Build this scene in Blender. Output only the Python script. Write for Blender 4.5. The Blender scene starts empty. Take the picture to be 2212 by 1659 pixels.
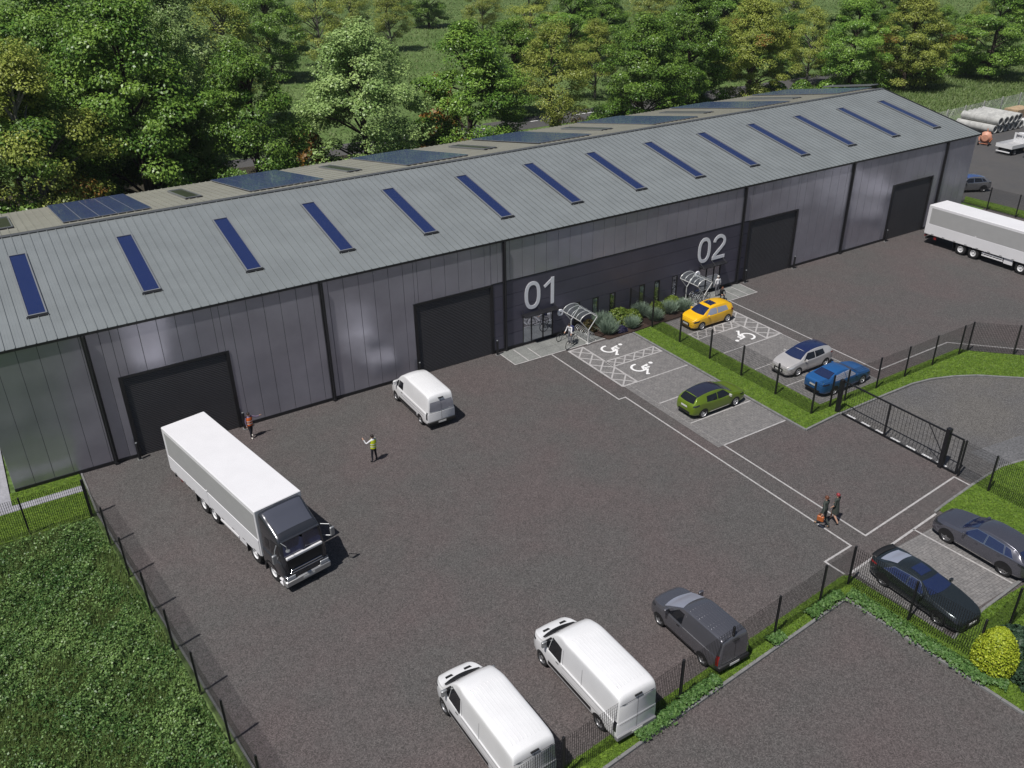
# A warehouse yard seen from above: procedural rebuild, metres, X along the front wall, Y away from the camera, Z up.
import bpy, bmesh, math, random
import numpy as np
from mathutils import Vector, Matrix

# ------------------------------------------------------------------ camera, sky, sun, exposure
scene = bpy.context.scene
COL = scene.collection
CAM_F, CAM_PITCH, CAM_YAW, CAM_ROLL = 1895.81487736, 0.50167291, 0.5515068, -0.01518516
CAM_POS = np.array([4.7938597, -47.99485904, 28.01432289])
_fw = np.array([math.sin(CAM_YAW) * math.cos(CAM_PITCH), math.cos(CAM_YAW) * math.cos(CAM_PITCH), -math.sin(CAM_PITCH)])
_r = np.array([math.cos(CAM_YAW), -math.sin(CAM_YAW), 0.0])
_u = np.cross(_r, _fw)
_r2 = _r * math.cos(CAM_ROLL) + _u * math.sin(CAM_ROLL)
_u2 = -_r * math.sin(CAM_ROLL) + _u * math.cos(CAM_ROLL)
cam_data = bpy.data.cameras.new('camera')
cam_data.sensor_width = 36.0
cam_data.lens = CAM_F / 2212.0 * 36.0
cam_data.clip_start = 0.5
cam_data.clip_end = 3000
cam = bpy.data.objects.new('camera', cam_data)
COL.objects.link(cam)
cam.matrix_world = Matrix(((_r2[0], _u2[0], -_fw[0], CAM_POS[0]), (_r2[1], _u2[1], -_fw[1], CAM_POS[1]),
                           (_r2[2], _u2[2], -_fw[2], CAM_POS[2]), (0, 0, 0, 1)))
scene.camera = cam

SUN_DIR = Vector((1.15, 0.33, -2.3)).normalized()          # the way the light travels
sun_el = math.asin(-SUN_DIR.z)
sun_az = math.atan2(-SUN_DIR.x, -SUN_DIR.y)                # clockwise from +Y
world = bpy.data.worlds.new('World')
scene.world = world
world.use_nodes = True
wn = world.node_tree.nodes
wl = world.node_tree.links
sky = wn.new('ShaderNodeTexSky')
sky.sky_type = 'NISHITA'
sky.sun_disc = False
sky.sun_elevation = sun_el
sky.sun_rotation = sun_az % (2 * math.pi)
sky.air_density = 1.0
sky.dust_density = 1.5
sky.ozone_density = 1.0
wl.new(sky.outputs[0], wn['Background'].inputs[0])
wn['Background'].inputs[1].default_value = 0.055
sun_data = bpy.data.lights.new('sun', 'SUN')
sun_data.energy = 4.35
sun_data.angle = math.radians(0.55)
sun_data.color = (1.0, 0.965, 0.92)
sun = bpy.data.objects.new('sun', sun_data)
COL.objects.link(sun)
sun.location = (-60, -20, 120)
sun.rotation_euler = SUN_DIR.to_track_quat('-Z', 'Y').to_euler()
vs = scene.view_settings
vs.view_transform = 'Standard'
vs.look = 'None'
vs.exposure = 0.0
vs.gamma = 1.0
vs.use_curve_mapping = False
scene.cycles.use_denoising = True
scene.cycles.max_bounces = 8
scene.cycles.diffuse_bounces = 3
scene.cycles.glossy_bounces = 3
scene.cycles.transmission_bounces = 4
scene.cycles.caustics_reflective = False
scene.cycles.caustics_refractive = False


def at(px, py, z=0.0, plane_y=None):
    """photo pixel (2212 wide frame) -> point on the level z, or on the upright plane y"""
    d = ((px - 1106.0) / CAM_F) * _r2 - ((py - 829.5) / CAM_F) * _u2 + _fw
    t = (z - CAM_POS[2]) / d[2] if plane_y is None else (plane_y - CAM_POS[1]) / d[1]
    return CAM_POS + d * t


# ------------------------------------------------------------------ helpers: materials
MATS = {}


def mat(name, col, rough=0.6, metal=0.0, var=0.0, scale=3.0, col2=None, bump=0.0, bscale=40.0, coat=0.0, spec=0.5, detail=4.0,
        fine=0.0, fscale=60.0, emit=None, alpha=None, trans=0.0, contrast=(0.35, 0.65)):
    """Principled material whose colour wanders between col and col2 on object-space noise, with fine speckle and bump"""
    if name in MATS:
        return MATS[name]
    m = bpy.data.materials.new(name)
    m.use_nodes = True
    n, l = m.node_tree.nodes, m.node_tree.links
    b = n['Principled BSDF']
    b.inputs['Roughness'].default_value = rough
    b.inputs['Metallic'].default_value = metal
    b.inputs['Specular IOR Level'].default_value = spec
    b.inputs['Coat Weight'].default_value = coat
    b.inputs['Coat Roughness'].default_value = 0.06
    b.inputs['Transmission Weight'].default_value = trans
    c1 = (*col, 1)
    b.inputs['Base Color'].default_value = c1
    geo = n.new('ShaderNodeNewGeometry')
    cur = None
    if var > 0 or col2 is not None:
        nz = n.new('ShaderNodeTexNoise')
        nz.inputs['Scale'].default_value = scale
        nz.inputs['Detail'].default_value = detail
        nz.inputs['Roughness'].default_value = 0.6
        l.new(geo.outputs['Position'], nz.inputs['Vector'])
        mr = n.new('ShaderNodeMapRange')
        mr.inputs['From Min'].default_value = contrast[0]
        mr.inputs['From Max'].default_value = contrast[1]
        l.new(nz.outputs['Fac'], mr.inputs['Value'])
        mx = n.new('ShaderNodeMix')
        mx.data_type = 'RGBA'
        mx.inputs['A'].default_value = c1
        c2 = col2 if col2 is not None else tuple(max(0, min(1, v * (1 - var))) for v in col)
        mx.inputs['B'].default_value = (*c2, 1)
        l.new(mr.outputs['Result'], mx.inputs['Factor'])
        cur = mx.outputs['Result']
    if fine > 0:
        nf = n.new('ShaderNodeTexNoise')
        nf.inputs['Scale'].default_value = fscale
        nf.inputs['Detail'].default_value = 3.0
        l.new(geo.outputs['Position'], nf.inputs['Vector'])
        mf = n.new('ShaderNodeMapRange')
        mf.inputs['From Min'].default_value = 0.3
        mf.inputs['From Max'].default_value = 0.7
        mf.inputs['To Min'].default_value = 1 - fine
        mf.inputs['To Max'].default_value = 1 + fine
        l.new(nf.outputs['Fac'], mf.inputs['Value'])
        mm = n.new('ShaderNodeMix')
        mm.data_type = 'RGBA'
        mm.blend_type = 'MULTIPLY'
        mm.inputs['Factor'].default_value = 1
        if cur is not None:
            l.new(cur, mm.inputs['A'])
        else:
            mm.inputs['A'].default_value = c1
        l.new(mf.outputs['Result'], mm.inputs['B'])
        cur = mm.outputs['Result']
    if cur is not None:
        l.new(cur, b.inputs['Base Color'])
    if bump > 0:
        nb = n.new('ShaderNodeTexNoise')
        nb.inputs['Scale'].default_value = bscale
        nb.inputs['Detail'].default_value = 3.0
        l.new(geo.outputs['Position'], nb.inputs['Vector'])
        bp = n.new('ShaderNodeBump')
        bp.inputs['Strength'].default_value = bump
        bp.inputs['Distance'].default_value = 0.02
        l.new(nb.outputs['Fac'], bp.inputs['Height'])
        l.new(bp.outputs['Normal'], b.inputs['Normal'])
    if emit:
        b.inputs['Emission Color'].default_value = (*emit[:3], 1)
        b.inputs['Emission Strength'].default_value = emit[3]
    MATS[name] = m
    return m


def leaf_mat(name, ca, cb, trans=0.3, rough=0.5):
    """foliage: each leaf carries its own 'tint', mixing two leaf colours; part of the light passes through"""
    if name in MATS:
        return MATS[name]
    m = bpy.data.materials.new(name)
    m.use_nodes = True
    n, l = m.node_tree.nodes, m.node_tree.links
    b = n['Principled BSDF']
    at_ = n.new('ShaderNodeAttribute')
    at_.attribute_name = 'tint'
    mx = n.new('ShaderNodeMix')
    mx.data_type = 'RGBA'
    mx.inputs['A'].default_value = (*ca, 1)
    mx.inputs['B'].default_value = (*cb, 1)
    l.new(at_.outputs['Fac'], mx.inputs['Factor'])
    oi = n.new('ShaderNodeObjectInfo')
    hs = n.new('ShaderNodeHueSaturation')
    mr = n.new('ShaderNodeMapRange')
    mr.inputs['To Min'].default_value = 0.8
    mr.inputs['To Max'].default_value = 1.2
    l.new(oi.outputs['Random'], mr.inputs['Value'])
    l.new(mr.outputs['Result'], hs.inputs['Value'])
    l.new(mx.outputs['Result'], hs.inputs['Color'])
    l.new(hs.outputs['Color'], b.inputs['Base Color'])
    b.inputs['Roughness'].default_value = rough
    b.inputs['Specular IOR Level'].default_value = 0.35
    t = n.new('ShaderNodeBsdfTranslucent')
    l.new(hs.outputs['Color'], t.inputs['Color'])
    ms = n.new('ShaderNodeMixShader')
    ms.inputs['Fac'].default_value = trans
    l.new(b.outputs[0], ms.inputs[1])
    l.new(t.outputs[0], ms.inputs[2])
    l.new(ms.outputs[0], n['Material Output'].inputs['Surface'])
    MATS[name] = m
    return m


# ------------------------------------------------------------------ helpers: meshes and objects
class MB:
    """collects shapes into one mesh"""

    def __init__(self):
        self.v, self.f, self.m = [], [], []

    def add(self, vs_, fs, mi=0):
        o = len(self.v)
        self.v += [tuple(p) for p in vs_]
        self.f += [tuple(i + o for i in q) for q in fs]
        self.m += [mi] * len(fs)
        return self

    def box(self, x0, x1, y0, y1, z0, z1, mi=0, mtx=None):
        vs_ = [(x, y, z) for z in (z0, z1) for y in (y0, y1) for x in (x0, x1)]
        if mtx is not None:
            vs_ = [mtx @ Vector(p) for p in vs_]
        return self.add(vs_, [(0, 2, 3, 1), (4, 5, 7, 6), (0, 1, 5, 4), (2, 6, 7, 3), (0, 4, 6, 2), (1, 3, 7, 5)], mi)

    def bbox(self, x0, x1, y0, y1, z0, z1, b=0.02, mi=0):
        """box with chamfered upright and top edges"""
        pl = [(x0 + b, y0), (x1 - b, y0), (x1, y0 + b), (x1, y1 - b), (x1 - b, y1), (x0 + b, y1), (x0, y1 - b), (x0, y0 + b)]
        pi = [(x0 + 2 * b, y0 + b), (x1 - 2 * b, y0 + b), (x1 - b, y0 + 2 * b), (x1 - b, y1 - 2 * b), (x1 - 2 * b, y1 - b), (x0 + 2 * b, y1 - b), (x0 + b, y1 - 2 * b), (x0 + b, y0 + 2 * b)]
        vs_ = [(*p, z0) for p in pl] + [(*p, z1 - b) for p in pl] + [(*p, z1) for p in pi]
        fs = [tuple(range(7, -1, -1)), tuple(range(16, 24))]
        for k in range(8):
            j = (k + 1) % 8
            fs += [(k, j, 8 + j, 8 + k), (8 + k, 8 + j, 16 + j, 16 + k)]
        return self.add(vs_, fs, mi)

    def prism(self, poly, z0, z1, mi=0):
        n = len(poly)
        area = sum(poly[i][0] * poly[(i + 1) % n][1] - poly[(i + 1) % n][0] * poly[i][1] for i in range(n))
        if area < 0:
            poly = poly[::-1]
        vs_ = [(x, y, z0) for x, y in poly] + [(x, y, z1) for x, y in poly]
        fs = [tuple(range(n - 1, -1, -1)), tuple(range(n, 2 * n))] + [(i, (i + 1) % n, n + (i + 1) % n, n + i) for i in range(n)]
        return self.add(vs_, fs, mi)

    def tube(self, path, r, n=8, mi=0, cap=True):
        """round bar along a path; r is one radius or one for each point"""
        path = [Vector(p) for p in path]
        rs = r if isinstance(r, (list, tuple)) else [r] * len(path)
        vs_, fs = [], []
        prev = None
        for i, p in enumerate(path):
            d = (path[min(i + 1, len(path) - 1)] - path[max(i - 1, 0)]).normalized()
            if prev is None:
                a = d.orthogonal().normalized()
            else:
                a = (prev - d * prev.dot(d))
                a = a.normalized() if a.length > 1e-6 else d.orthogonal().normalized()
            prev = a
            b = d.cross(a)
            for k in range(n):
                t = 2 * math.pi * k / n
                vs_.append(p + a * (math.cos(t) * rs[i]) + b * (math.sin(t) * rs[i]))
        for i in range(len(path) - 1):
            for k in range(n):
                j = (k + 1) % n
                fs.append((i * n + k, i * n + j, (i + 1) * n + j, (i + 1) * n + k))
        if cap:
            fs.append(tuple(range(n - 1, -1, -1)))
            e = (len(path) - 1) * n
            fs.append(tuple(e + k for k in range(n)))
        return self.add(vs_, fs, mi)

    def lathe(self, prof, axis='y', n=24, c=(0, 0, 0), mi=0):
        """(radius, along) profile turned about an axis through c"""
        vs_, fs = [], []
        for r, a in prof:
            for k in range(n):
                t = 2 * math.pi * k / n
                u, v = r * math.cos(t), r * math.sin(t)
                p = (u, a, v) if axis == 'y' else ((u, v, a) if axis == 'z' else (a, u, v))
                vs_.append((p[0] + c[0], p[1] + c[1], p[2] + c[2]))
        for i in range(len(prof) - 1):
            for k in range(n):
                j = (k + 1) % n
                fs.append((i * n + k, i * n + j, (i + 1) * n + j, (i + 1) * n + k))
        return self.add(vs_, fs, mi)

    def sheet(self, poly, z=0.0, mi=0):
        n = len(poly)
        area = sum(poly[i][0] * poly[(i + 1) % n][1] - poly[(i + 1) % n][0] * poly[i][1] for i in range(n))
        if area < 0:
            poly = poly[::-1]
        return self.add([(x, y, z) for x, y in poly], [tuple(range(n))], mi)

    def mesh(self, name, mats, smooth=False, fix=True):
        me = bpy.data.meshes.new(name)
        me.from_pydata(self.v, [], self.f)
        for m_ in (mats if isinstance(mats, (list, tuple)) else [mats]):
            me.materials.append(m_)
        me.polygons.foreach_set('material_index', self.m)
        if fix:
            bm = bmesh.new()
            bm.from_mesh(me)
            bmesh.ops.recalc_face_normals(bm, faces=bm.faces)
            bm.to_mesh(me)
            bm.free()
        if smooth:
            me.polygons.foreach_set('use_smooth', [True] * len(me.polygons))
            if smooth != 'all':
                try:
                    me.set_sharp_from_angle(angle=math.radians(38))
                except Exception:
                    pass
        me.update()
        return me

    def build(self, name, mats, parent=None, smooth=False, loc=None, fix=True):
        return link(name, self.mesh(name, mats, smooth, fix), parent, loc)


def link(name, me, parent=None, loc=None, rot=None, scale=None):
    o = bpy.data.objects.new(name, me)
    COL.objects.link(o)
    if parent is not None:
        o.parent = parent
    if loc is not None:
        o.location = loc
    if rot is not None:
        o.rotation_euler = rot
    if scale is not None:
        o.scale = scale
    return o


def tag(o, label=None, cat=None, group=None, kind=None):
    if label:
        o['label'] = label
    if cat:
        o['category'] = cat
    if group:
        o['group'] = group
    if kind:
        o['kind'] = kind
    return o


def thing(name, label, cat, loc=(0, 0, 0), rz=0.0, group=None):
    o = bpy.data.objects.new(name, None)
    o.empty_display_size = 0.3
    COL.objects.link(o)
    o.location = loc
    o.rotation_euler = (0, 0, rz)
    return tag(o, label, cat, group)


def copy_tree(o, parent=None):
    c = o.copy()
    COL.objects.link(c)
    c.parent = parent
    for ch in list(o.children):
        copy_tree(ch, c)
    return c


def dup(o, loc, rz, label, group=None):
    c = copy_tree(o)
    c.location = loc
    c.rotation_euler = (0, 0, rz)
    c['label'] = label
    if group:
        c['group'] = group
    return c


def quads(name, V, tint, mats, parent=None, mi=None):
    """one mesh of many free quads; V is (N,4,3), tint (N,) is stored on the faces"""
    N = len(V)
    me = bpy.data.meshes.new(name)
    me.vertices.add(N * 4)
    me.vertices.foreach_set('co', np.ascontiguousarray(V, dtype=np.float32).ravel())
    me.loops.add(N * 4)
    me.loops.foreach_set('vertex_index', np.arange(N * 4, dtype=np.int32))
    me.polygons.add(N)
    me.polygons.foreach_set('loop_start', np.arange(0, N * 4, 4, dtype=np.int32))
    try:
        me.polygons.foreach_set('loop_total', np.full(N, 4, dtype=np.int32))
    except Exception:
        pass
    for m_ in (mats if isinstance(mats, (list, tuple)) else [mats]):
        me.materials.append(m_)
    if mi is not None:
        me.polygons.foreach_set('material_index', np.asarray(mi, dtype=np.int32))
    me.update(calc_edges=True)
    a = me.attributes.new('tint', 'FLOAT', 'FACE')
    a.data.foreach_set('value', np.asarray(tint, dtype=np.float32))
    return me


rng = np.random.default_rng(7)
random.seed(7)
# ------------------------------------------------------------------ shared materials
def tarmac(name, a, b, grain=0.34):
    """rolled asphalt: broad reddish / grey patches, a salt-and-pepper aggregate and a rough relief"""
    m = mat(name, a, rough=0.85, col2=b, scale=0.16, detail=6, contrast=(0.38, 0.62), spec=0.3)
    n, l = m.node_tree.nodes, m.node_tree.links
    bs = n['Principled BSDF']
    src = bs.inputs['Base Color'].links[0].from_socket
    geo = [x for x in n if x.type == 'NEW_GEOMETRY'][0]
    for sc_, amt in ((21.0, grain), (43.0, grain), (1.3, 0.05)):
        if sc_ > 5:
            nf = n.new('ShaderNodeTexWhiteNoise')
            sn = n.new('ShaderNodeVectorMath')
            sn.operation = 'SNAP'
            sn.inputs[1].default_value = (1 / sc_, 1 / sc_, 1 / sc_)
            rt = n.new('ShaderNodeVectorRotate')
            rt.inputs['Angle'].default_value = sc_
            l.new(geo.outputs['Position'], rt.inputs['Vector'])
            l.new(rt.outputs[0], sn.inputs[0])
            l.new(sn.outputs[0], nf.inputs['Vector'])
        else:
            nf = n.new('ShaderNodeTexNoise')
            nf.inputs['Scale'].default_value = sc_
            nf.inputs['Detail'].default_value = 2.0
            nf.inputs['Roughness'].default_value = 0.7
            l.new(geo.outputs['Position'], nf.inputs['Vector'])
        mf = n.new('ShaderNodeMapRange')
        mf.inputs['From Min'].default_value = 0.0 if sc_ > 5 else 0.28
        mf.inputs['From Max'].default_value = 1.0 if sc_ > 5 else 0.72
        mf.inputs['To Min'].default_value = 1 - amt
        mf.inputs['To Max'].default_value = 1 + amt
        l.new(nf.outputs['Value'] if sc_ > 5 else nf.outputs['Fac'], mf.inputs['Value'])
        mm = n.new('ShaderNodeMix')
        mm.data_type = 'RGBA'
        mm.blend_type = 'MULTIPLY'
        mm.inputs['Factor'].default_value = 1
        l.new(src, mm.inputs['A'])
        l.new(mf.outputs['Result'], mm.inputs['B'])
        src = mm.outputs['Result']
    l.new(src, bs.inputs['Base Color'])
    return m


M_TAR = tarmac('yard_asphalt', (0.093, 0.078, 0.077), (0.083, 0.079, 0.077))
M_ROAD = tarmac('road_asphalt', (0.098, 0.096, 0.098), (0.112, 0.106, 0.100))
M_FAR = tarmac('dark_asphalt', (0.075, 0.074, 0.076), (0.088, 0.084, 0.082), 0.10)
M_LAWN = mat('lawn', (0.070, 0.125, 0.014), rough=0.9, col2=(0.110, 0.175, 0.022), scale=2.2, detail=8, bump=1.0, bscale=26, fine=0.45, fscale=9, spec=0.2)
M_FIELD = mat('field_soil', (0.035, 0.060, 0.018), rough=0.95, col2=(0.060, 0.085, 0.025), scale=0.8, detail=8, bump=1.0, bscale=8, fine=0.4, fscale=6, spec=0.1)
M_MEADOW = mat('meadow', (0.074, 0.126, 0.034), rough=0.95, col2=(0.130, 0.185, 0.066), scale=0.12, detail=10, bump=1.0, bscale=2.5, fine=0.5, fscale=2.2, spec=0.1)
M_KERB = mat('concrete_kerb', (0.20, 0.20, 0.20), rough=0.85, var=0.25, scale=3, bump=0.3, bscale=60)
M_PALE = mat('pale_concrete', (0.33, 0.33, 0.36), rough=0.85, var=0.2, scale=1.5, fine=0.15, fscale=12)
M_SLAB = mat('apron_concrete', (0.215, 0.22, 0.21), rough=0.85, col2=(0.17, 0.175, 0.168), scale=1.2, fine=0.18, fscale=14)
M_PAVER = mat('block_paver', (0.205, 0.196, 0.192), rough=0.85, col2=(0.150, 0.145, 0.145), scale=2.4, fine=0.22, fscale=9, bump=0.3, bscale=50)
M_JOINT = mat('paver_joint', (0.085, 0.08, 0.078), rough=0.9, fine=0.2, fscale=20)
M_LINE = mat('road_paint', (0.46, 0.445, 0.44), rough=0.6, col2=(0.32, 0.31, 0.31), scale=5, detail=6, fine=0.12, fscale=30)
M_LINEW = mat('bright_road_paint', (0.80, 0.80, 0.80), rough=0.6, col2=(0.70, 0.69, 0.69), scale=5, fine=0.06, fscale=30)
M_BLACK = mat('black_metal', (0.012, 0.012, 0.014), rough=0.45, var=0.2, scale=6)
M_MULCH = mat('bark_mulch', (0.055, 0.030, 0.020), rough=0.95, col2=(0.025, 0.015, 0.012), scale=9, bump=1.0, bscale=30, fine=0.4, fscale=20)

# ------------------------------------------------------------------ the setting: ground, tarmac, verges, kerbs, markings
def struct(name, mb, m, **k):
    return tag(mb.build(name, m, **k), kind='structure')


struct('ground', MB().sheet([(-700, -500), (1100, -500), (1100, 1100), (-700, 1100)], -0.06), M_MEADOW)
YARD = [(5.63, 0.5), (5.73, -4.5), (6.08, -7.6), (7.85, -23.5), (9.2, -36), (10, -70), (91.6, -70), (91.6, 0.5)]
struct('yard', MB().sheet(YARD, 0.0), M_TAR)
struct('access_road', MB().sheet([(46.5, -27.9), (46.5, -18.8), (53, -18.9), (60.4, -19.0), (66, -25), (90, -50), (90, -62), (60, -62), (50, -27.9)], 0.004), M_ROAD)
struct('footway', MB().sheet([(49.2, -25.9), (53.2, -26.4), (57, -30), (66, -40), (60, -44), (50.9, -28.0), (49.16, -27.75)], 0.008),
       mat('footway_asphalt', (0.125, 0.125, 0.13), rough=0.85, fine=0.4, fscale=9, var=0.2, scale=0.8))
struct('far_yard', MB().sheet([(91.7, -60), (91.7, 3.0), (88, 26), (200, 26), (200, -60)], 0.0), M_FAR)
struct('woodland_shade_floor', MB().sheet([(-60, 26.2), (64, 26.2), (70, 44), (62, 57), (-60, 72)], -0.02), mat('shade_dark_litter', (0.020, 0.017, 0.011), rough=0.95, col2=(0.040, 0.032, 0.016), scale=1.5, fine=0.4, fscale=6))  # woodland ground made near-black: shade under the trees put into its colour
struct('back_road', MB().sheet([(20, 58.5), (20, 65), (190, 63), (190, 56.5)], -0.03), M_FAR)


def line(pts, w=0.11, z=0.012, mb=None):
    """painted line of width w along pts, mitred"""
    mb = mb or MB()
    P = [Vector((x, y)) for x, y in pts]
    L, Rr = [], []
    for i, p in enumerate(P):
        if i == 0:
            d = (P[1] - P[0]).normalized()
            n, s = Vector((-d.y, d.x)), 1
        elif i == len(P) - 1:
            d = (P[-1] - P[-2]).normalized()
            n, s = Vector((-d.y, d.x)), 1
        else:
            d0, d1 = (p - P[i - 1]).normalized(), (P[i + 1] - p).normalized()
            n0, n1 = Vector((-d0.y, d0.x)), Vector((-d1.y, d1.x))
            n = (n0 + n1).normalized()
            s = 1 / max(0.3, n.dot(n0))
        L.append(p + n * (w / 2 * s))
        Rr.append(p - n * (w / 2 * s))
    for i in range(len(P) - 1):
        mb.add([(*Rr[i], z), (*Rr[i + 1], z), (*L[i + 1], z), (*L[i], z)], [(0, 1, 2, 3)])
    return mb


def marking(name, lines, m=M_LINE, w=0.10, z=0.012):
    mb = MB()
    for k, pts in enumerate(lines):
        line(pts, w, z + 0.001 * (k % 3), mb)
    return struct(name, mb, m)


marking('walkway_line', [[(36.18, -2.35), (36.18, -10.02), (36.71, -10.02), (36.71, -27.75), (34.70, -27.88), (34.76, -29.0)]])
marking('walkway_line', [[(37.96, -8.9), (37.96, -27.62), (46.22, -26.9), (46.22, -27.95)]])
marking('walkway_line', [[(53.3, -2.45), (53.22, -16.47), (60.83, -16.41), (64.28, -20.04), (66, -22)]])
marking('walkway_line', [[(52.11, -8.8), (52.07, -17.4)]])
marking('bay_edge_line', [[(51.64, -8.9), (51.64, -17.4)]])
for y in (-8.86, -11.85, -14.75, -17.66):
    marking('bay_line', [[(38.0, y), (43.05, y)]], z=0.026, w=0.10)
for y in (-8.9, -11.87, -14.65):
    marking('bay_line', [[(46.35, y), (51.62, y)]], z=0.026, w=0.10)


def hatch(name, x0, x1, y0, y1, n, along='y', w=0.14):
    """a boxed zone filled with crossed bars"""
    mb = MB()
    line([(x0, y0), (x1, y0), (x1, y1), (x0, y1), (x0, y0)], w, 0.030, mb)
    for k in range(n):
        if along == 'y':
            a, b = y0 + (y1 - y0) * k / n, y0 + (y1 - y0) * (k + 1) / n
            line([(x0, a), (x1, b)], w * 0.8, 0.031, mb)
            line([(x1, a), (x0, b)], w * 0.8, 0.032, mb)
        else:
            a, b = x0 + (x1 - x0) * k / n, x0 + (x1 - x0) * (k + 1) / n
            line([(a, y0), (b, y1)], w * 0.8, 0.031, mb)
            line([(a, y1), (b, y0)], w * 0.8, 0.032, mb)
    return struct(name, mb, M_LINE)


hatch('hatched_marking', 37.44, 38.66, -8.84, -2.68, 5)
hatch('hatched_marking', 38.72, 42.95, -6.25, -5.37, 5, 'x', 0.12)
hatch('hatched_marking', 50.68, 52.12, -8.84, -3.2, 5)
hatch('hatched_marking', 46.4, 50.6, -6.27, -5.25, 5, 'x', 0.12)


def wheelchair(cx, cy, flip):
    """the accessible-bay figure: open wheel arc, seated body, head, bent leg"""
    mb = MB()
    s = -1 if flip else 1

    def P(x, y):
        return (cx + s * x, cy + s * y)
    arc = [P(-0.22 + 0.50 * math.cos(t), 0.02 + 0.50 * math.sin(t)) for t in np.linspace(math.radians(75), math.radians(320), 22)]
    line(arc, 0.16, 0.034, mb)
    line([P(0.62, 0.10), P(0.05, -0.02), P(-0.10, -0.42)], 0.15, 0.035, mb)
    line([P(0.02, -0.02), P(0.30, -0.40)], 0.13, 0.036, mb)
    line([P(-0.12, -0.40), P(0.12, -0.52), P(-0.30, -0.98), P(-0.14, -1.06)], 0.15, 0.037, mb)
    line([P(0.34, 0.05), P(0.46, -0.34)], 0.13, 0.038, mb)
    n = 16
    c = P(0.92, 0.14)
    mb.add([(c[0] + 0.15 * math.cos(2 * math.pi * k / n), c[1] + 0.15 * math.sin(2 * math.pi * k / n), 0.036) for k in range(n)], [tuple(range(n))])
    return struct('wheelchair_marking', mb, M_LINEW)


wheelchair(40.25, -3.95, False)
wheelchair(40.22, -7.35, False)
wheelchair(49.5, -7.85, True)

# kerbs and grass verges
def kerb(name, pts, w=0.14, h=0.11, closed=False):
    """concrete kerb stones, each a separate 0.9 m piece of the run, along a polyline"""
    root = None
    segs = []
    for a, b in zip(pts[:-1], pts[1:]):
        a, b = Vector(a), Vector(b)
        n = max(1, round((b - a).length / 0.915))
        for k in range(n):
            segs.append((a + (b - a) * (k / n), a + (b - a) * ((k + 1) / n)))
    root = tag(thing(name, None, None, (*pts[0], 0)), kind='structure')
    me = MB().bbox(-0.5, 0.5, -w / 2, w / 2, -0.03, h, 0.015).mesh('kerb_stone', M_KERB)
    for a, b in segs:
        c = (a + b) / 2 - Vector(pts[0])
        d = b - a
        o = link('kerb_stone', me, root, (c.x, c.y, random.uniform(-0.004, 0.004)), (0, 0, math.atan2(d.y, d.x)), ((d.length - 0.012), 1, 1))
    return root


def verge(name, poly, h=0.085):
    return struct(name, MB().prism(poly, -0.05, h), M_LAWN)


ROADK = [(46.48, -18.87), (50.58, -18.92), (53.37, -18.95), (54.93, -19.2), (56.54, -19.78), (57.92, -20.54), (60.18, -22.5), (64.5, -27.2)]
CENTRE_LAWN = [(43.2, -2.85), (46.2, -2.65), (46.25, -17.55), (52.2, -17.5), (60.4, -17.5), (60.9, -18.2), (62.8, -20.2), (66.0, -23.6), (68, -26)] + ROADK[::-1] + [(43.22, -19.1)]
verge('grass_verge', CENTRE_LAWN)
kerb('kerb', [(43.16, -2.8), (43.18, -19.13), (46.4, -18.93)])
kerb('kerb', [(46.4, -18.98)] + [(x, y - 0.04) for x, y in ROADK[1:]])
GATE_LAWN = [(43.39, -28.21), (46.22, -27.95), (49.16, -27.77), (50.9, -28.1), (55, -34), (58, -44), (41.6, -44), (41.5, -33.8), (43.0, -33.7), (42.85, -28.35)]
verge('grass_verge', GATE_LAWN)
kerb('kerb', [(42.5, -28.32), (43.39, -28.20), (46.22, -27.93), (49.16, -27.74), (50.9, -28.05), (53.4, -31)])
D_L, D_APEX = [(16.0, -31.55), (18.53, -31.35), (23.05, -30.95), (33.42, -30.1)], (33.55, -30.09)
LOW_LAWN = [(14.0, -31.6)] + D_L + [(33.5, -30.12), (34.05, -38.2), (34.6, -46), (42, -46), (42, -34.0), (37.93, -33.95), (35.22, -34.3), (34.85, -29.25), (34.5, -29.05), (17.75, -30.5), (14, -30.8)]
verge('grass_verge', LOW_LAWN)
kerb('kerb', [(14.0, -31.66)] + [(x, y - 0.05) for x, y in D_L] + [(33.44, -30.14), (34.0, -38.2), (34.4, -44)])
kerb('kerb', [(35.24, -34.28), (37.93, -33.92), (41.42, -33.72), (43.0, -33.62)])
SITE_LAWN = [(-12, 0.3), (1.95, 0.3), (1.95, 0.0), (5.5, 0.0), (5.6, -4.6), (-14, -4.6), (-14, 0.3)]
verge('grass_verge', SITE_LAWN, 0.03)
struct('path', MB().box(-6, 5.46, -1.95, -1.33, -0.02, 0.045), M_PALE)
struct('path', MB().box(-6, 1.95, -1.325, 9.0, -0.02, 0.043), M_PALE)
kerb('kerb', [(5.62, -0.05), (5.72, -4.5), (6.06, -7.6), (6.37, -10.6), (6.71, -13.7), (7.05, -16.7), (7.36, -19.65), (7.69, -22.75), (8.0, -25.8)], 0.10, 0.06)
FAR_LAWN = [(91.8, 3.0), (93.6, 4.0), (93.9, -2.4), (94.2, -9), (91.9, -9)]
verge('grass_verge', FAR_LAWN)
struct('planting_bed', MB().prism([(39.9, -0.02), (50.0, -0.02), (49.4, -2.55), (41.0, -2.75)], -0.03, 0.09), M_MULCH)

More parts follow.
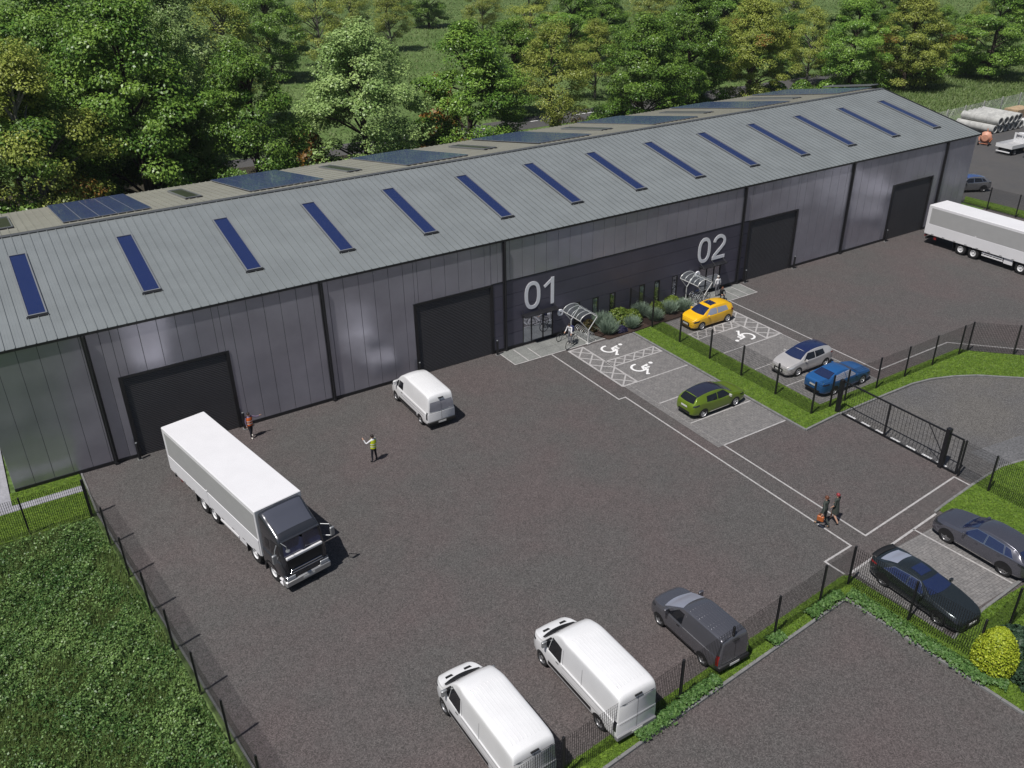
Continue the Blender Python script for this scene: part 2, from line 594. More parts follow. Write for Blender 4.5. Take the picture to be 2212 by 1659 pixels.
# light concrete aprons before the doors, laid as slabs
def apron(xs, y0, y1, name='apron'):
    root = tag(thing(name, None, None, (xs[0], y0, 0)), kind='structure')
    for a, b in zip(xs[:-1], xs[1:]):
        n = max(1, round((b - a) / 1.05))
        for k in range(n):
            x0, x1 = a + (b - a) * k / n, a + (b - a) * (k + 1) / n
            for j in range(2):
                ya, yb = y0 + (y1 - y0) * j / 2, y0 + (y1 - y0) * (j + 1) / 2
                MB().box(x0 + 0.006 - xs[0], x1 - 0.006 - xs[0], ya + 0.006 - y0, yb - 0.006 - y0, -0.02, 0.024 + random.uniform(0, 0.004)).build('paving_slab', M_SLAB, root)
    return root


apron([33.16, 38.3, 41.3], -2.33, -0.15)
apron([49.7, 53.3, 56.4], -2.33, -0.15)
marking('apron_edge_line', [[(33.16, -0.3), (33.18, -2.33), (41.3, -2.42)], [(34.3, -0.3), (34.3, -2.3)], [(35.3, -0.6), (35.3, -2.3)]], z=0.036, w=0.09)
marking('apron_edge_line', [[(56.45, -0.3), (56.38, -2.33), (52.2, -2.42)], [(54.4, -0.6), (54.4, -2.3)], [(55.4, -0.4), (55.4, -2.3)]], z=0.036, w=0.09)

# block paving of the parking bays: nearest blocks are single pieces, the rest one mesh
def paving(x0, x1, y0, y1, z, single=0, near=None, name='parking_bay'):
    root = struct(name, MB().sheet([(x0, y0), (x1, y0), (x1, y1), (x0, y1)], z), M_JOINT)
    bl, bw, g = 0.30, 0.15, 0.012
    cells = []
    ny, nx = int((y1 - y0) / bw), int((x1 - x0) / bl) + 1
    for j in range(ny):
        for i in range(nx):
            a = x0 + (i - 0.5 * (j % 2)) * bl
            b = a + bl
            a, b = max(a, x0), min(b, x1)
            if b - a > 0.05:
                cells.append((a, b, y0 + j * bw, y0 + (j + 1) * bw))
    if single:
        cells.sort(key=lambda c: (c[0] - near[0]) ** 2 + (c[2] - near[1]) ** 2)
        me = MB().box(-0.5, 0.5, -0.5, 0.5, 0, 1).mesh('paver', M_PAVER)
        for a, b, c, d in cells[:single]:
            link('paver', me, root, ((a + b) / 2, (c + d) / 2, z), None, (b - a - g, d - c - g, 0.009 + random.uniform(-0.002, 0.003)))
        cells = cells[single:]
    C = np.array(cells)
    h = z + 0.009 + rng.uniform(-0.002, 0.003, len(C))
    V = np.zeros((len(C), 4, 3))
    V[:, 0] = np.stack([C[:, 0] + g / 2, C[:, 2] + g / 2, h], 1)
    V[:, 1] = np.stack([C[:, 1] - g / 2, C[:, 2] + g / 2, h], 1)
    V[:, 2] = np.stack([C[:, 1] - g / 2, C[:, 3] - g / 2, h], 1)
    V[:, 3] = np.stack([C[:, 0] + g / 2, C[:, 3] - g / 2, h], 1)
    tag(link('paver_field', quads('paver_field', V, rng.random(len(C)), M_PAVER), root), kind='stuff')
    return root


paving(37.5, 43.08, -17.66, -2.66, 0.010)
paving(46.3, 52.1, -17.48, -2.7, 0.010)
paving(35.2, 42.8, -33.7, -29.0, 0.006, 300, (38.2, -31.5))
marking('bay_edge_line', [[(34.95, -29.1), (42.45, -28.42)]], z=0.022, w=0.12)
marking('bay_line', [[(40.37, -28.6), (40.74, -33.6)]], z=0.022, w=0.10)
marking('bay_line', [[(37.75, -33.0), (37.85, -33.7)]], z=0.022, w=0.10)
marking('dashed_gate_line', [[(46.74, y), (46.74, y - 0.62)] for y in (-19.25, -20.3, -21.35, -22.4, -23.45, -24.5, -25.45)], M_LINEW, 0.16, 0.016)
marking('road_centre_line', [[(x, 61.5), (x + 3.5, 61.4)] for x in (60, 68, 76, 84)], M_LINEW, 0.3, 0.0)
# ------------------------------------------------------------------ the warehouse
def clad_mat(name, col, rough, metal, rib=0.0, rscale=18.0, warp=0.25, spec=0.5, wscale=0.45):
    """coated steel cladding: slight oil-canning of the sheet, fine ribs across"""
    m = mat(name, col, rough=rough, metal=metal, var=0.12, scale=0.5, spec=spec)
    n, l = m.node_tree.nodes, m.node_tree.links
    b = n['Principled BSDF']
    geo = [x for x in n if x.type == 'NEW_GEOMETRY'][0]
    nz = n.new('ShaderNodeTexNoise')
    nz.inputs['Scale'].default_value = wscale
    nz.inputs['Detail'].default_value = 1.0
    l.new(geo.outputs['Position'], nz.inputs['Vector'])
    bp = n.new('ShaderNodeBump')
    bp.inputs['Strength'].default_value = warp
    bp.inputs['Distance'].default_value = 0.35
    l.new(nz.outputs['Fac'], bp.inputs['Height'])
    out = bp
    if rib > 0:
        wv = n.new('ShaderNodeTexWave')
        wv.bands_direction = 'Z'
        wv.inputs['Scale'].default_value = rscale
        l.new(geo.outputs['Position'], wv.inputs['Vector'])
        b2 = n.new('ShaderNodeBump')
        b2.inputs['Strength'].default_value = rib
        b2.inputs['Distance'].default_value = 0.008
        l.new(wv.outputs['Fac'], b2.inputs['Height'])
        l.new(bp.outputs['Normal'], b2.inputs['Normal'])
        out = b2
    l.new(out.outputs['Normal'], b.inputs['Normal'])
    return m


M_WALL = clad_mat('silver_grey_cladding', (0.43, 0.425, 0.49), 0.21, 0.58, rib=0.12, rscale=9.0, warp=0.45, wscale=0.3)
M_DARKW = clad_mat('charcoal_cladding', (0.100, 0.096, 0.132), 0.40, 0.3, warp=0.15)
M_ROOF = clad_mat('pale_grey_roofing', (0.225, 0.245, 0.25), 0.42, 0.15, warp=0.05)
M_ROOFB = clad_mat('sage_grey_roofing', (0.315, 0.31, 0.265), 0.45, 0.15, warp=0.05)
M_TRIM = mat('black_trim', (0.018, 0.018, 0.021), rough=0.4, var=0.2, scale=3)
M_DOOR = clad_mat('charcoal_roller_door', (0.080, 0.076, 0.080), 0.42, 0.35, warp=0.1)
M_GLASSB = mat('blue_rooflight_glazing', (0.014, 0.024, 0.092), rough=0.06, metal=0.0, spec=0.9, coat=0.6, var=0.06, scale=0.4)
M_SOLAR = mat('solar_cells', (0.070, 0.100, 0.215), rough=0.22, spec=0.8, coat=0.4, var=0.15, scale=2)
M_FRAME = mat('pale_frame', (0.30, 0.31, 0.32), rough=0.4, metal=0.5)
M_GLASS = mat('dark_glazing', (0.42, 0.44, 0.50), rough=0.05, metal=0.92, spec=0.9)
M_WHITE = mat('white_sign', (0.86, 0.86, 0.90), rough=0.5, var=0.06, scale=3)
M_GREEN = mat('dull_rooflight', (0.050, 0.058, 0.038), rough=0.3, spec=0.6, var=0.3, scale=2)

WX0, WX1, WH = 2.25, 86.3, 8.12
EY, EZ = -0.07, 8.30            # front eave edge
RY, RZ = 11.55, 10.70           # ridge
BY, BZ = 24.9, 8.50             # back eave
COLS = [7.52, 20.85, 33.82, 56.25, 68.96, 81.88]
DOORS = [(8.86, 14.70), (27.03, 32.75), (57.15, 62.58), (75.1, 80.56)]
DH = 5.15
DK0, DK1 = 32.80, 57.10         # the charcoal office front

W = thing('warehouse', 'long grey steel-clad warehouse with pitched roof and units numbered 01 and 02', 'warehouse', (WX0, 0, 0))


def wp(mb, name, m, parent=W, smooth=False):
    """part of the warehouse, built in site coordinates"""
    o = mb.build(name, m, parent, smooth)
    if parent is W:
        o.location = (-WX0, 0, 0)
    return o


# the wall behind the panels, gables and back
core = MB()
core.box(WX0 + 0.06, WX1 - 0.06, 0.10, 0.16, 0, WH)
core.box(WX0 + 0.06, WX1 - 0.06, BY - 0.4, BY - 0.3, 0, 8.2)
for x0, x1 in ((WX0 + 0.01, WX0 + 0.05), (WX1 - 0.05, WX1 - 0.01)):
    core.add([(x, y, z) for x in (x0, x1) for y, z in ((0.12, 0), (BY - 0.3, 0), (BY - 0.3, BZ - 0.12), (RY, RZ - 0.14), (0.12, EZ - 0.1))],
             [(4, 3, 2, 1, 0), (5, 6, 7, 8, 9), (0, 1, 6, 5), (1, 2, 7, 6), (2, 3, 8, 7), (3, 4, 9, 8), (4, 0, 5, 9)])
wp(core, 'wall_core', M_TRIM)

# upright wall panels, one object each
edges = [WX0] + [3.3 + k for k in range(83)] + [WX1]
cuts = sorted(set(edges + [d for D_ in DOORS for d in D_] + [DK0, DK1]))
panel_mesh = {}
for a, b in zip(cuts[:-1], cuts[1:]):
    if b - a < 0.03:
        continue
    mid = (a + b) / 2
    z0 = 0.22
    if any(x0 < mid < x1 for x0, x1 in DOORS):
        z0 = DH + 0.10
    elif DK0 < mid < DK1:
        z0 = 5.24
    key = (round(b - a, 2), z0)
    if key not in panel_mesh:
        w = (b - a) - 0.022
        panel_mesh[key] = MB().bbox(-w / 2, w / 2, 0.0, 0.07, z0, WH, 0.006).mesh('wall_panel', M_WALL)
    link('wall_panel', panel_mesh[key], W, (mid - WX0, random.uniform(-0.002, 0.002), 0))
# gable panels on the far end
for k in range(24):
    y0, y1 = 0.1 + k * 1.02, min(0.1 + (k + 1) * 1.02, BY - 0.3)
    zt = lambda y: (EZ + (RZ - EZ) * (y - EY) / (RY - EY) if y < RY else RZ + (BZ - RZ) * (y - RY) / (BY - RY)) - 0.16
    p = MB().add([(WX1, y0 + 0.012, 0.2), (WX1, y1 - 0.012, 0.2), (WX1, y1 - 0.012, zt(y1)), (WX1, y0 + 0.012, zt(y0)),
                  (WX1 - 0.04, y0 + 0.012, 0.2), (WX1 - 0.04, y1 - 0.012, 0.2), (WX1 - 0.04, y1 - 0.012, zt(y1)), (WX1 - 0.04, y0 + 0.012, zt(y0))],
                 [(0, 1, 2, 3), (7, 6, 5, 4), (0, 4, 5, 1), (1, 5, 6, 2), (2, 6, 7, 3), (3, 7, 4, 0)])
    wp(p, 'wall_panel', M_WALL)
# charcoal planks round the office front
E1, E2 = (35.30, 37.90), (52.05, 54.35)
WINS = [(39.75, 40.30), (41.45, 42.00), (43.05, 43.60), (45.90, 46.45), (47.40, 47.95), (49.20, 49.75)]
for k in range(5):
    z0, z1 = 0.22 + k * 1.0, 0.22 + (k + 1) * 1.0
    holes = sorted([E1, E2] + WINS) if k < 2 else []
    runs = []
    for s0, s1 in ((DK0 + 0.02, COLS[2] - 0.12), (COLS[2] + 0.12, 45.0), (45.0, COLS[3] - 0.12), (COLS[3] + 0.12, DK1 - 0.02)):
        cur = s0
        for h0, h1 in holes:
            if s0 < h0 and h1 < s1:
                runs.append((cur, h0))
                cur = h1
        runs.append((cur, s1))
    for a, b in runs:
        if b - a > 0.05:
            wp(MB().bbox(a + 0.004, b - 0.004, -0.012, 0.06, z0 + 0.014, z1 - 0.014, 0.006), 'cladding_plank', M_DARKW)
wp(MB().box(DK0, DK1, -0.03, 0.03, 5.225, 5.285), 'cladding_trim', M_TRIM)
# plinth, eaves, gutter, downpipes
for a, b in zip([WX0] + [d[1] + 0.2 for d in DOORS], [d[0] - 0.2 for d in DOORS] + [WX1]):
    for c, d in ([(a, min(b, E1[0])), (E1[1], E2[0]), (E2[1], b)] if a < E1[0] < b else [(a, b)]):
        wp(MB().box(c, d, -0.035, 0.06, 0.0, 0.215), 'plinth', M_TRIM)
wp(MB().box(WX0 - 0.15, WX1 + 0.2, -0.06, 0.05, WH + 0.003, 8.22), 'eaves_trim', M_TRIM)
wp(MB().box(WX0 - 0.2, WX1 + 0.22, EY - 0.04, -0.065, 8.15, 8.27), 'gutter', M_TRIM)
for x in COLS:
    dp = MB().bbox(x - 0.13, x + 0.13, -0.10, 0.0, 0.02, WH, 0.012)
    dp.tube([(x, -0.16, 8.15), (x, -0.16, 0.12)], 0.055, 10)
    dp.box(x - 0.09, x + 0.09, -0.23, -0.09, 0.0, 0.16)
    wp(dp, 'downpipe', M_TRIM)

# roller doors: ribbed curtain in a black frame
def ribbed(x0, x1, z0, z1, y, pitch=0.11):
    n = int((z1 - z0) / pitch)
    vs_, fs = [], []
    prof = []
    for k in range(n):
        z = z0 + k * (z1 - z0) / n
        p = (z1 - z0) / n
        prof += [(y + 0.03, z), (y, z + 0.2 * p), (y - 0.012, z + 0.5 * p), (y, z + 0.8 * p)]
    prof.append((y + 0.03, z1))
    for yy, z in prof:
        vs_ += [(x0, yy, z), (x1, yy, z)]
    for i in range(len(prof) - 1):
        fs.append((2 * i, 2 * i + 1, 2 * i + 3, 2 * i + 2))
    return MB().add(vs_, fs)


for x0, x1 in DOORS:
    d = wp(ribbed(x0 + 0.02, x1 - 0.02, 0.02, DH - 0.02, 0.045), 'roller_door', M_DOOR)
    fr = MB().box(x0 - 0.16, x0 + 0.05, -0.045, 0.09, 0.0, DH + 0.09).box(x1 - 0.05, x1 + 0.16, -0.045, 0.09, 0.0, DH + 0.09).box(x0 + 0.05, x1 - 0.05, -0.04, 0.09, DH - 0.03, DH + 0.08)
    fr.build('door_frame', M_TRIM, d)

# entrance glazing with canopy, slot windows
def pane_set(x0, x1, z0, z1, splits, name, canopy=True):
    fr = MB()
    fr.box(x0 + 0.005, x1 - 0.005, -0.02, 0.10, z1 - 0.07, z1)
    fr.box(x0 + 0.005, x1 - 0.005, -0.02, 0.10, z0, z0 + 0.12)
    xs = [x0 + 0.035] + splits + [x1 - 0.035]
    for x in xs:
        fr.box(x - 0.03, x + 0.03, -0.021, 0.10, z0 + 0.121, z1 - 0.071)
    root = wp(fr, name, M_TRIM)
    for a, b in zip(xs[:-1], xs[1:]):
        MB().box(a + 0.031, b - 0.031, 0.03, 0.05, z0 + 0.122, z1 - 0.072).build('glass_pane', M_GLASS, root)
    if canopy:
        c = MB().box(x0 - 0.15, x1 + 0.15, -0.62, -0.022, z1 + 0.16, z1 + 0.22)
        for x in (x0 - 0.05, (x0 + x1) / 2, x1 + 0.05):
            c.tube([(x, -0.56, z1 + 0.2), (x, -0.03, z1 + 0.5)], 0.022, 6)
        c.build('canopy', M_TRIM, root)
    return root


pane_set(*E1, 0.03, 2.22, [36.05, 37.05], 'entrance')
pane_set(*E2, 0.03, 2.22, [52.85, 53.65], 'entrance')
for a, b in WINS:
    pane_set(a, b, 0.24, 2.21, [], 'window', False)

# unit numbers
def stroke2d(pts, w, y=-0.040, th=0.025, closed=False):
    """a thick flat stroke standing on the wall, pts in (x, z)"""
    P = [Vector(p) for p in pts]
    n = len(P)
    L, R = [], []
    for i, p in enumerate(P):
        a = P[(i - 1) % n] if closed or i > 0 else p
        b = P[(i + 1) % n] if closed or i < n - 1 else p
        d = (b - a).normalized()
        nn = Vector((-d.y, d.x))
        s = 1.0
        if 0 < i < n - 1 or closed:
            d0 = (p - a).normalized()
            s = 1 / max(0.5, nn.dot(Vector((-d0.y, d0.x))))
        L.append(p + nn * w / 2 * s)
        R.append(p - nn * w / 2 * s)
    mb = MB()
    vs_, fs = [], []
    for i in range(n):
        vs_ += [(L[i].x, y, L[i].y), (R[i].x, y, R[i].y), (L[i].x, y + th, L[i].y), (R[i].x, y + th, R[i].y)]
    for i in range(n if closed else n - 1):
        a, b = 4 * i, 4 * ((i + 1) % n)
        fs += [(a, a + 1, b + 1, b), (a + 2, b + 2, b + 3, a + 3), (a, b, b + 2, a + 2), (a + 1, a + 3, b + 3, b + 1)]
    if not closed:
        fs += [(0, 2, 3, 1), (4 * n - 4, 4 * n - 3, 4 * n - 1, 4 * n - 2)]
    return mb.add(vs_, fs)


def digit(ch, x0, x1, z0, z1):
    w = 0.27
    if ch == '0':
        cx, cz, rx, rz = (x0 + x1) / 2, (z0 + z1) / 2, (x1 - x0 - w) / 2, (z1 - z0 - w) / 2
        pts = []
        for k in range(40):
            t = 2 * math.pi * k / 40
            c, s = math.cos(t), math.sin(t)
            pts.append((cx + rx * math.copysign(abs(c) ** 0.85, c), cz + rz * math.copysign(abs(s) ** 0.8, s)))
        return stroke2d(pts, w, closed=True)
    if ch == '1':
        xb = x1 - w / 2
        mb = stroke2d([(xb, z0), (xb, z1)], w)
        o = stroke2d([(x0 + 0.03, z1 - 0.62), (xb - 0.02, z1 - 0.16)], 0.22, y=-0.039)
        return mb.add(o.v, o.f)
    cx, r = (x0 + x1) / 2, (x1 - x0 - w) / 2
    zc = z1 - w / 2 - r * 0.92
    pts = [(cx + r * math.cos(t), zc + r * 0.92 * math.sin(t)) for t in np.linspace(math.radians(172), math.radians(-28), 18)]
    pts += [(cx + r * 0.35, zc - r * 0.95), (x0 + 0.22, z0 + 0.34), (x0 + w / 2, z0 + w * 0.52)]
    mb = stroke2d(pts, w)
    o = stroke2d([(x0, z0 + w / 2), (x1, z0 + w / 2)], w, y=-0.039)
    return mb.add(o.v, o.f)


for ds in ((('0', 35.46, 36.78), ('1', 37.08, 37.95)), (('0', 51.68, 53.0), ('2', 53.24, 54.6))):
    u = wp(digit(ds[0][0], ds[0][1], ds[0][2], 2.68, 4.76), 'unit_number', M_WHITE)
    digit(ds[1][0], ds[1][1], ds[1][2], 2.70, 4.74).build('digit', M_WHITE, u)
# round white signs beside the entrances
for x, z in ((38.32, 1.95), (51.55, 1.98)):
    s = MB().lathe([(0.0, -0.05), (0.24, -0.05), (0.26, 0.0), (0.24, 0.05), (0.0, 0.05)], 'y', 24, (x, -0.32, z))
    s.tube([(x, -0.28, z), (x, 0.0, z)], 0.025, 6)
    r = wp(s, 'wall_sign', M_WHITE, smooth=True)
    MB().box(x - 0.10, x + 0.08, -0.376, -0.372, z - 0.03, z + 0.04).box(x - 0.02, x + 0.02, -0.3765, -0.3725, z - 0.09, z + 0.1).build('sign_mark', M_TRIM, r)

# the roof: standing-seam sheets
SL = math.hypot(RY - EY, RZ - EZ)
sa = math.atan2(RZ - EZ, RY - EY)
SP = 5.96 / 12
rf = MB()
rf.add([(WX0 - 0.2, EY + 0.01, EZ - 0.10), (WX1 + 0.25, EY + 0.01, EZ - 0.10), (WX1 + 0.25, RY, RZ - 0.10), (WX0 - 0.2, RY, RZ - 0.10), (WX1 + 0.25, BY, BZ - 0.10), (WX0 - 0.2, BY, BZ - 0.10),
        (WX0 - 0.2, EY + 0.01, EZ - 0.02), (WX1 + 0.25, EY + 0.01, EZ - 0.02), (WX1 + 0.25, RY, RZ - 0.02), (WX0 - 0.2, RY, RZ - 0.02), (WX1 + 0.25, BY, BZ - 0.02), (WX0 - 0.2, BY, BZ - 0.02)],
       [(0, 1, 2, 3), (3, 2, 4, 5), (6, 9, 8, 7), (9, 11, 10, 8), (0, 6, 7, 1), (5, 4, 10, 11), (1, 7, 8, 2), (2, 8, 10, 4), (0, 3, 9, 6), (3, 5, 11, 9)])
ROOF = wp(rf, 'roof', M_TRIM)
# one sheet: flat pan with two stiffener swages and a raised seam, in (x, along slope, out of roof)
sh = MB()
prof = [(0, 0), (0, 0.06), (0.035, 0.06), (0.045, 0.006), (0.17, 0.006), (0.18, 0.012), (0.19, 0.006), (0.32, 0.006), (0.33, 0.012), (0.34, 0.006), (SP - 0.003, 0.006), (SP - 0.003, 0)]
n = len(prof)
sh.add([(x, 0, z) for x, z in prof] + [(x, SL - 0.05, z) for x, z in prof], [(i, i + 1, n + i + 1, n + i) for i in range(n - 1)] + [tuple(range(n)), tuple(range(2 * n - 1, n - 1, -1))])
sheet_me = sh.mesh('roof_sheet', M_ROOF)
k = 0
x = 5.33 - 7 * SP
while x < WX1 + 0.2:
    o = link('roof_sheet', sheet_me, ROOF, (x, EY - 0.02, EZ - 0.016), (sa, 0, 0))
    x += SP
    k += 1
XR = x
sb = math.atan2(RZ - BZ, BY - RY)
SLB = math.hypot(BY - RY, RZ - BZ)
bk = MB()
x = 5.33 - 7 * SP
while x < WX1 + 0.2:
    pr = [(x, 0.0), (x, 0.055), (x + 0.045, 0.055), (x + 0.055, 0.006), (x + SP - 0.003, 0.006), (x + SP - 0.003, 0)]
    c, s = math.cos(sb), math.sin(sb)
    vs_ = [(px, RY + 0.05 * c + h * s, RZ - 0.018 - 0.05 * s + h * c) for px, h in pr] + [(px, RY + (SLB + 0.06) * c + h * s, RZ - 0.018 - (SLB + 0.06) * s + h * c) for px, h in pr]
    bk.add(vs_, [(i, i + 6, i + 7, i + 1) for i in range(5)])
    x += SP
tag(bk.build('back_roof_sheet', M_ROOFB, ROOF), kind='stuff')
cap = MB()
for s_, an, dy in ((-1, sa, 0), (1, sb, 0)):
    c, s = math.cos(an), math.sin(an)
    cap.add([(x_, RY + s_ * q * c, RZ + 0.068 - q * s + h) for x_ in (WX0 - 0.22, XR) for q, h in ((0, 0.01), (0.20, 0.01), (0.20, -0.03))], [(0, 1, 4, 3), (1, 2, 5, 4)])
cap.build('ridge_cap', mat('ridge_capping', (0.10, 0.105, 0.11), rough=0.5, metal=0.3), ROOF)
for x_ in (WX0 - 0.24, XR + 0.005):
    v = MB()
    for (ya, za), (yb, zb) in (((EY - 0.03, EZ), (RY, RZ)), ((RY, RZ), (BY + 0.05, BZ))):
        v.add([(x_ + dx, y, z + dz) for dx in (0, 0.07) for y, z in ((ya, za), (yb, zb)) for dz in (-0.2, 0.075)],
              [(0, 1, 3, 2), (4, 6, 7, 5), (1, 5, 7, 3), (0, 2, 6, 4), (0, 4, 5, 1), (2, 3, 7, 6)])
    v.build('verge_trim', M_TRIM, ROOF)


def on_roof(x, y, h):
    if y <= RY:
        return (x, y - h * math.sin(sa), EZ + (y - EY) * math.tan(sa) + h * math.cos(sa))
    return (x, y + h * math.sin(sb), RZ - (y - RY) * math.tan(sb) + h * math.cos(sb))


def on_roof_slab(mb, x0, x1, y0, y1, h0, h1):
    mb.add([on_roof(x, y, h) for h in (h0, h1) for y in (y0, y1) for x in (x0, x1)],
           [(0, 2, 3, 1), (4, 5, 7, 6), (0, 1, 5, 4), (2, 6, 7, 3), (0, 4, 6, 2), (1, 3, 7, 5)])
    return mb


def rooflight(x0, x1, y0, y1, pane_m, frame_m):
    f = MB()
    t = 0.075
    on_roof_slab(f, x0, x1, y0, y0 + t, 0.01, 0.13)
    on_roof_slab(f, x0, x1, y1 - t, y1, 0.01, 0.13)
    on_roof_slab(f, x0, x0 + t, y0 + t, y1 - t, 0.01, 0.125)
    on_roof_slab(f, x1 - t, x1, y0 + t, y1 - t, 0.01, 0.125)
    o = wp(f, 'rooflight', frame_m)
    on_roof_slab(MB(), x0 + t, x1 - t, y0 + t, y1 - t, 0.055, 0.075).build('pane', pane_m, o)
    on_roof_slab(MB(), x0 - 0.06, x1 + 0.06, y0 - 0.12, y0 - 0.002, 0.01, 0.075).build('flashing', M_TRIM, o)
    return o


for k in range(14):
    rooflight(5.33 + 5.96 * k, 6.33 + 5.96 * k, 2.38, 9.02, M_GLASSB, M_FRAME)
# back slope: solar arrays between dull rooflights
panel_m = {}
cellm = MB()
for k in range(7):
    x0 = 8.95 + 12.13 * k
    x1 = x0 + 5.45
    base = on_roof_slab(MB(), x0, x1, 13.1, 24.55, 0.06, 0.10)
    a = wp(base, 'solar_array', M_FRAME)
    nx, ny = 5, 6
    for i in range(nx):
        for j in range(ny):
            a0, a1 = x0 + (x1 - x0) * i / nx + 0.03, x0 + (x1 - x0) * (i + 1) / nx - 0.03
            b0, b1 = 13.1 + 11.45 * j / ny + 0.02, 13.1 + 11.45 * (j + 1) / ny - 0.02
            on_roof_slab(MB(), a0, a1, b0, b1, 0.10, 0.125).build('solar_panel', M_SOLAR, a)
    for xr in ((x1 + 2.7,) if k < 7 else ()):
        rooflight(xr, xr + 1.1, 15.2, 21.6, M_GREEN, M_FRAME)
rooflight(5.1, 6.2, 15.2, 21.6, M_GREEN, M_FRAME)

# bollards guarding the door jambs
bol = MB().lathe([(0.0, 1.12), (0.06, 1.12), (0.085, 1.06), (0.085, 0.0)], 'z', 16)
bol_me = bol.mesh('bollard_post', M_BLACK, smooth=True)
base_me = MB().bbox(-0.13, 0.13, -0.13, 0.13, 0.0, 0.03, 0.008).mesh('base_plate', M_KERB)
cap_me = MB().lathe([(0.0, 1.16), (0.05, 1.155), (0.066, 1.12)], 'z', 16).mesh('cap', M_FRAME, smooth=True)
names = ['door behind the box truck', 'door left of the 01 sign', 'door right of the 02 sign', 'door behind the far truck']
for (x0, x1), nm in zip(DOORS, names):
    for xx, sd in ((x0 - 0.12, 'left'), (x1 + 0.22, 'right')):
        b = thing('bollard', f'black steel bollard at the {sd} jamb of the roller {nm}', 'bollard', (xx, -0.32, 0), 0, 'bollards guarding the roller doors')
        link('post', bol_me, b)
        link('base_plate', base_me, b)
        link('cap', cap_me, b)
# ------------------------------------------------------------------ fences and gate
FH = 2.28
post_me = MB().bbox(-0.045, 0.045, -0.045, 0.045, -0.05, FH + 0.04, 0.008).mesh('post', M_BLACK)


def wire_mesh(name, h, L=3.0, dv=0.10, dh=0.15, tv=0.022, th=0.008, z0=0.10, m=None, dep=0.003):
    """welded mesh of unit length L: upright flat bars and level wires as real pieces"""
    mb = MB()
    n = int(L / dv)
    for k in range(n + 1):
        x = L * k / n
        mb.box(x - tv / 2, x + tv / 2, -dep / 2, dep / 2, z0, h)
    nh = int((h - z0) / dh)
    for k in range(nh + 1):
        z = z0 + (h - z0) * k / nh
        mb.box(0, L, -dep * 1.5, -dep / 2 - 0.0005, z - th / 2, z + th / 2)
    return mb.mesh(name, m or M_BLACK, fix=False)


panel_me = wire_mesh('mesh_panel', FH - 0.02)


def fence(label, pts, group='black welded mesh fences', name='mesh_fence', z=0.0, skip=False):
    x0, y0 = pts[0]
    root = thing(name, label, 'fence', (x0, y0, z), 0, group)
    for i, (x, y) in enumerate(pts[1 if skip else 0:]):
        link('post', post_me, root, (x - x0, y - y0, 0))
    for (ax, ay), (bx, by) in zip(pts[:-1], pts[1:]):
        L = math.hypot(bx - ax, by - ay)
        if L > 0.3:
            link('mesh_panel', panel_me, root, (ax - x0, ay - y0, 0), (0, 0, math.atan2(by - ay, bx - ax)), (L / 3.0, 1, 1))
    return root


FL = [(5.47, -4.56), (5.83, -7.60), (6.14, -10.60), (6.48, -13.66), (6.80, -16.66), (7.13, -19.68), (7.46, -22.73), (7.8, -25.8), (8.14, -28.8)]
fence('black mesh fence between the bramble patch and the yard beside the box truck', FL)
fence('black mesh fence across the lawn at the near left end of the warehouse', [(-6.5, -4.53), (-3.5, -4.53), (-0.5, -4.53), (2.49, -4.53), (5.40, -4.56)])
FC = [(44.88, -0.25), (44.88, -2.90), (44.88, -5.95), (44.88, -9.05), (44.88, -12.05), (44.88, -15.1), (44.88, -18.03)]
fence('black mesh fence on the grass strip dividing the two parking rows', FC)
fence('black mesh fence behind the blue saloon, turning along the curved road', [(44.90, -18.05), (46.52, -18.08), (47.88, -18.08), (50.90, -18.10), (53.76, -18.10), (56.71, -18.08), (59.64, -18.09), (60.66, -18.08), (62.76, -20.15), (64.7, -22.1), (66.5, -24)], skip=True)
fence('black mesh fence from the sliding gate over the lawn by the grey estate', [(46.44, -26.95), (46.44, -28.72), (46.5, -31.6), (46.5, -34.6), (46.5, -37.6)])
FD = [(14.3, -31.15), (17.2, -30.93), (20.22, -30.71), (23.16, -30.50), (26.06, -30.27), (28.97, -30.02), (32.13, -29.74), (34.26, -29.58)]
fence('black mesh fence behind the three parked vans along the lower verge', FD)
fence('black mesh fence alongside the dark coupe saloon on the lower verge', [(34.28, -29.62), (34.56, -32.56), (34.9, -35.5), (37.86, -35.19), (40.8, -34.9), (43.8, -34.6)], skip=True)
fence('black mesh fence on the far grass strip behind the trailer truck', [(91.4, 3.1), (91.32, 0.13), (91.35, -2.88), (91.4, -5.9)])

# the sliding gate
g = thing('sliding_gate', 'long black sliding gate with diagonal brace across the access road', 'gate', (46.45, -18.71, 0))


def gp(mb, name, m=M_BLACK):
    return mb.build(name, m, g)


gp(MB().bbox(-0.11, 0.11, -0.11, 0.11, 0, 2.32, 0.01), 'gate_post')
gp(MB().bbox(-0.13, 0.13, -7.28, -7.04, 0, 2.48, 0.015), 'gate_post')
gp(MB().bbox(-0.14, 0.14, -7.29, -7.03, 2.482, 2.52, 0.01), 'post_cap')
fr = MB().box(0.02, 0.10, -8.05, 0.1, 2.18, 2.26).box(0.02, 0.10, -8.05, 0.1, 0.05, 0.11).box(0.0, 0.12, -8.1, 0.2, 0.006, 0.03)
for y in (0.06, -3.38, -8.05):
    fr.box(0.015, 0.105, y - 0.05, y + 0.05, 0.11, 2.18)
gp(fr, 'gate_frame')
gp(MB().tube([(0.06, -5.9, 2.2), (0.06, -7.1, 0.75)], 0.028, 8), 'brace')
gm = wire_mesh('gate_mesh', 2.2, 3.0, 0.145, 0.26, 0.014, 0.008, 0.18)
for a, b in ((0.0, -3.35), (-3.42, -8.0)):
    link('gate_mesh', gm, g, (0.06, a, 0), (0, 0, -math.pi / 2), (abs(b - a) / 3.0, 1, 1))

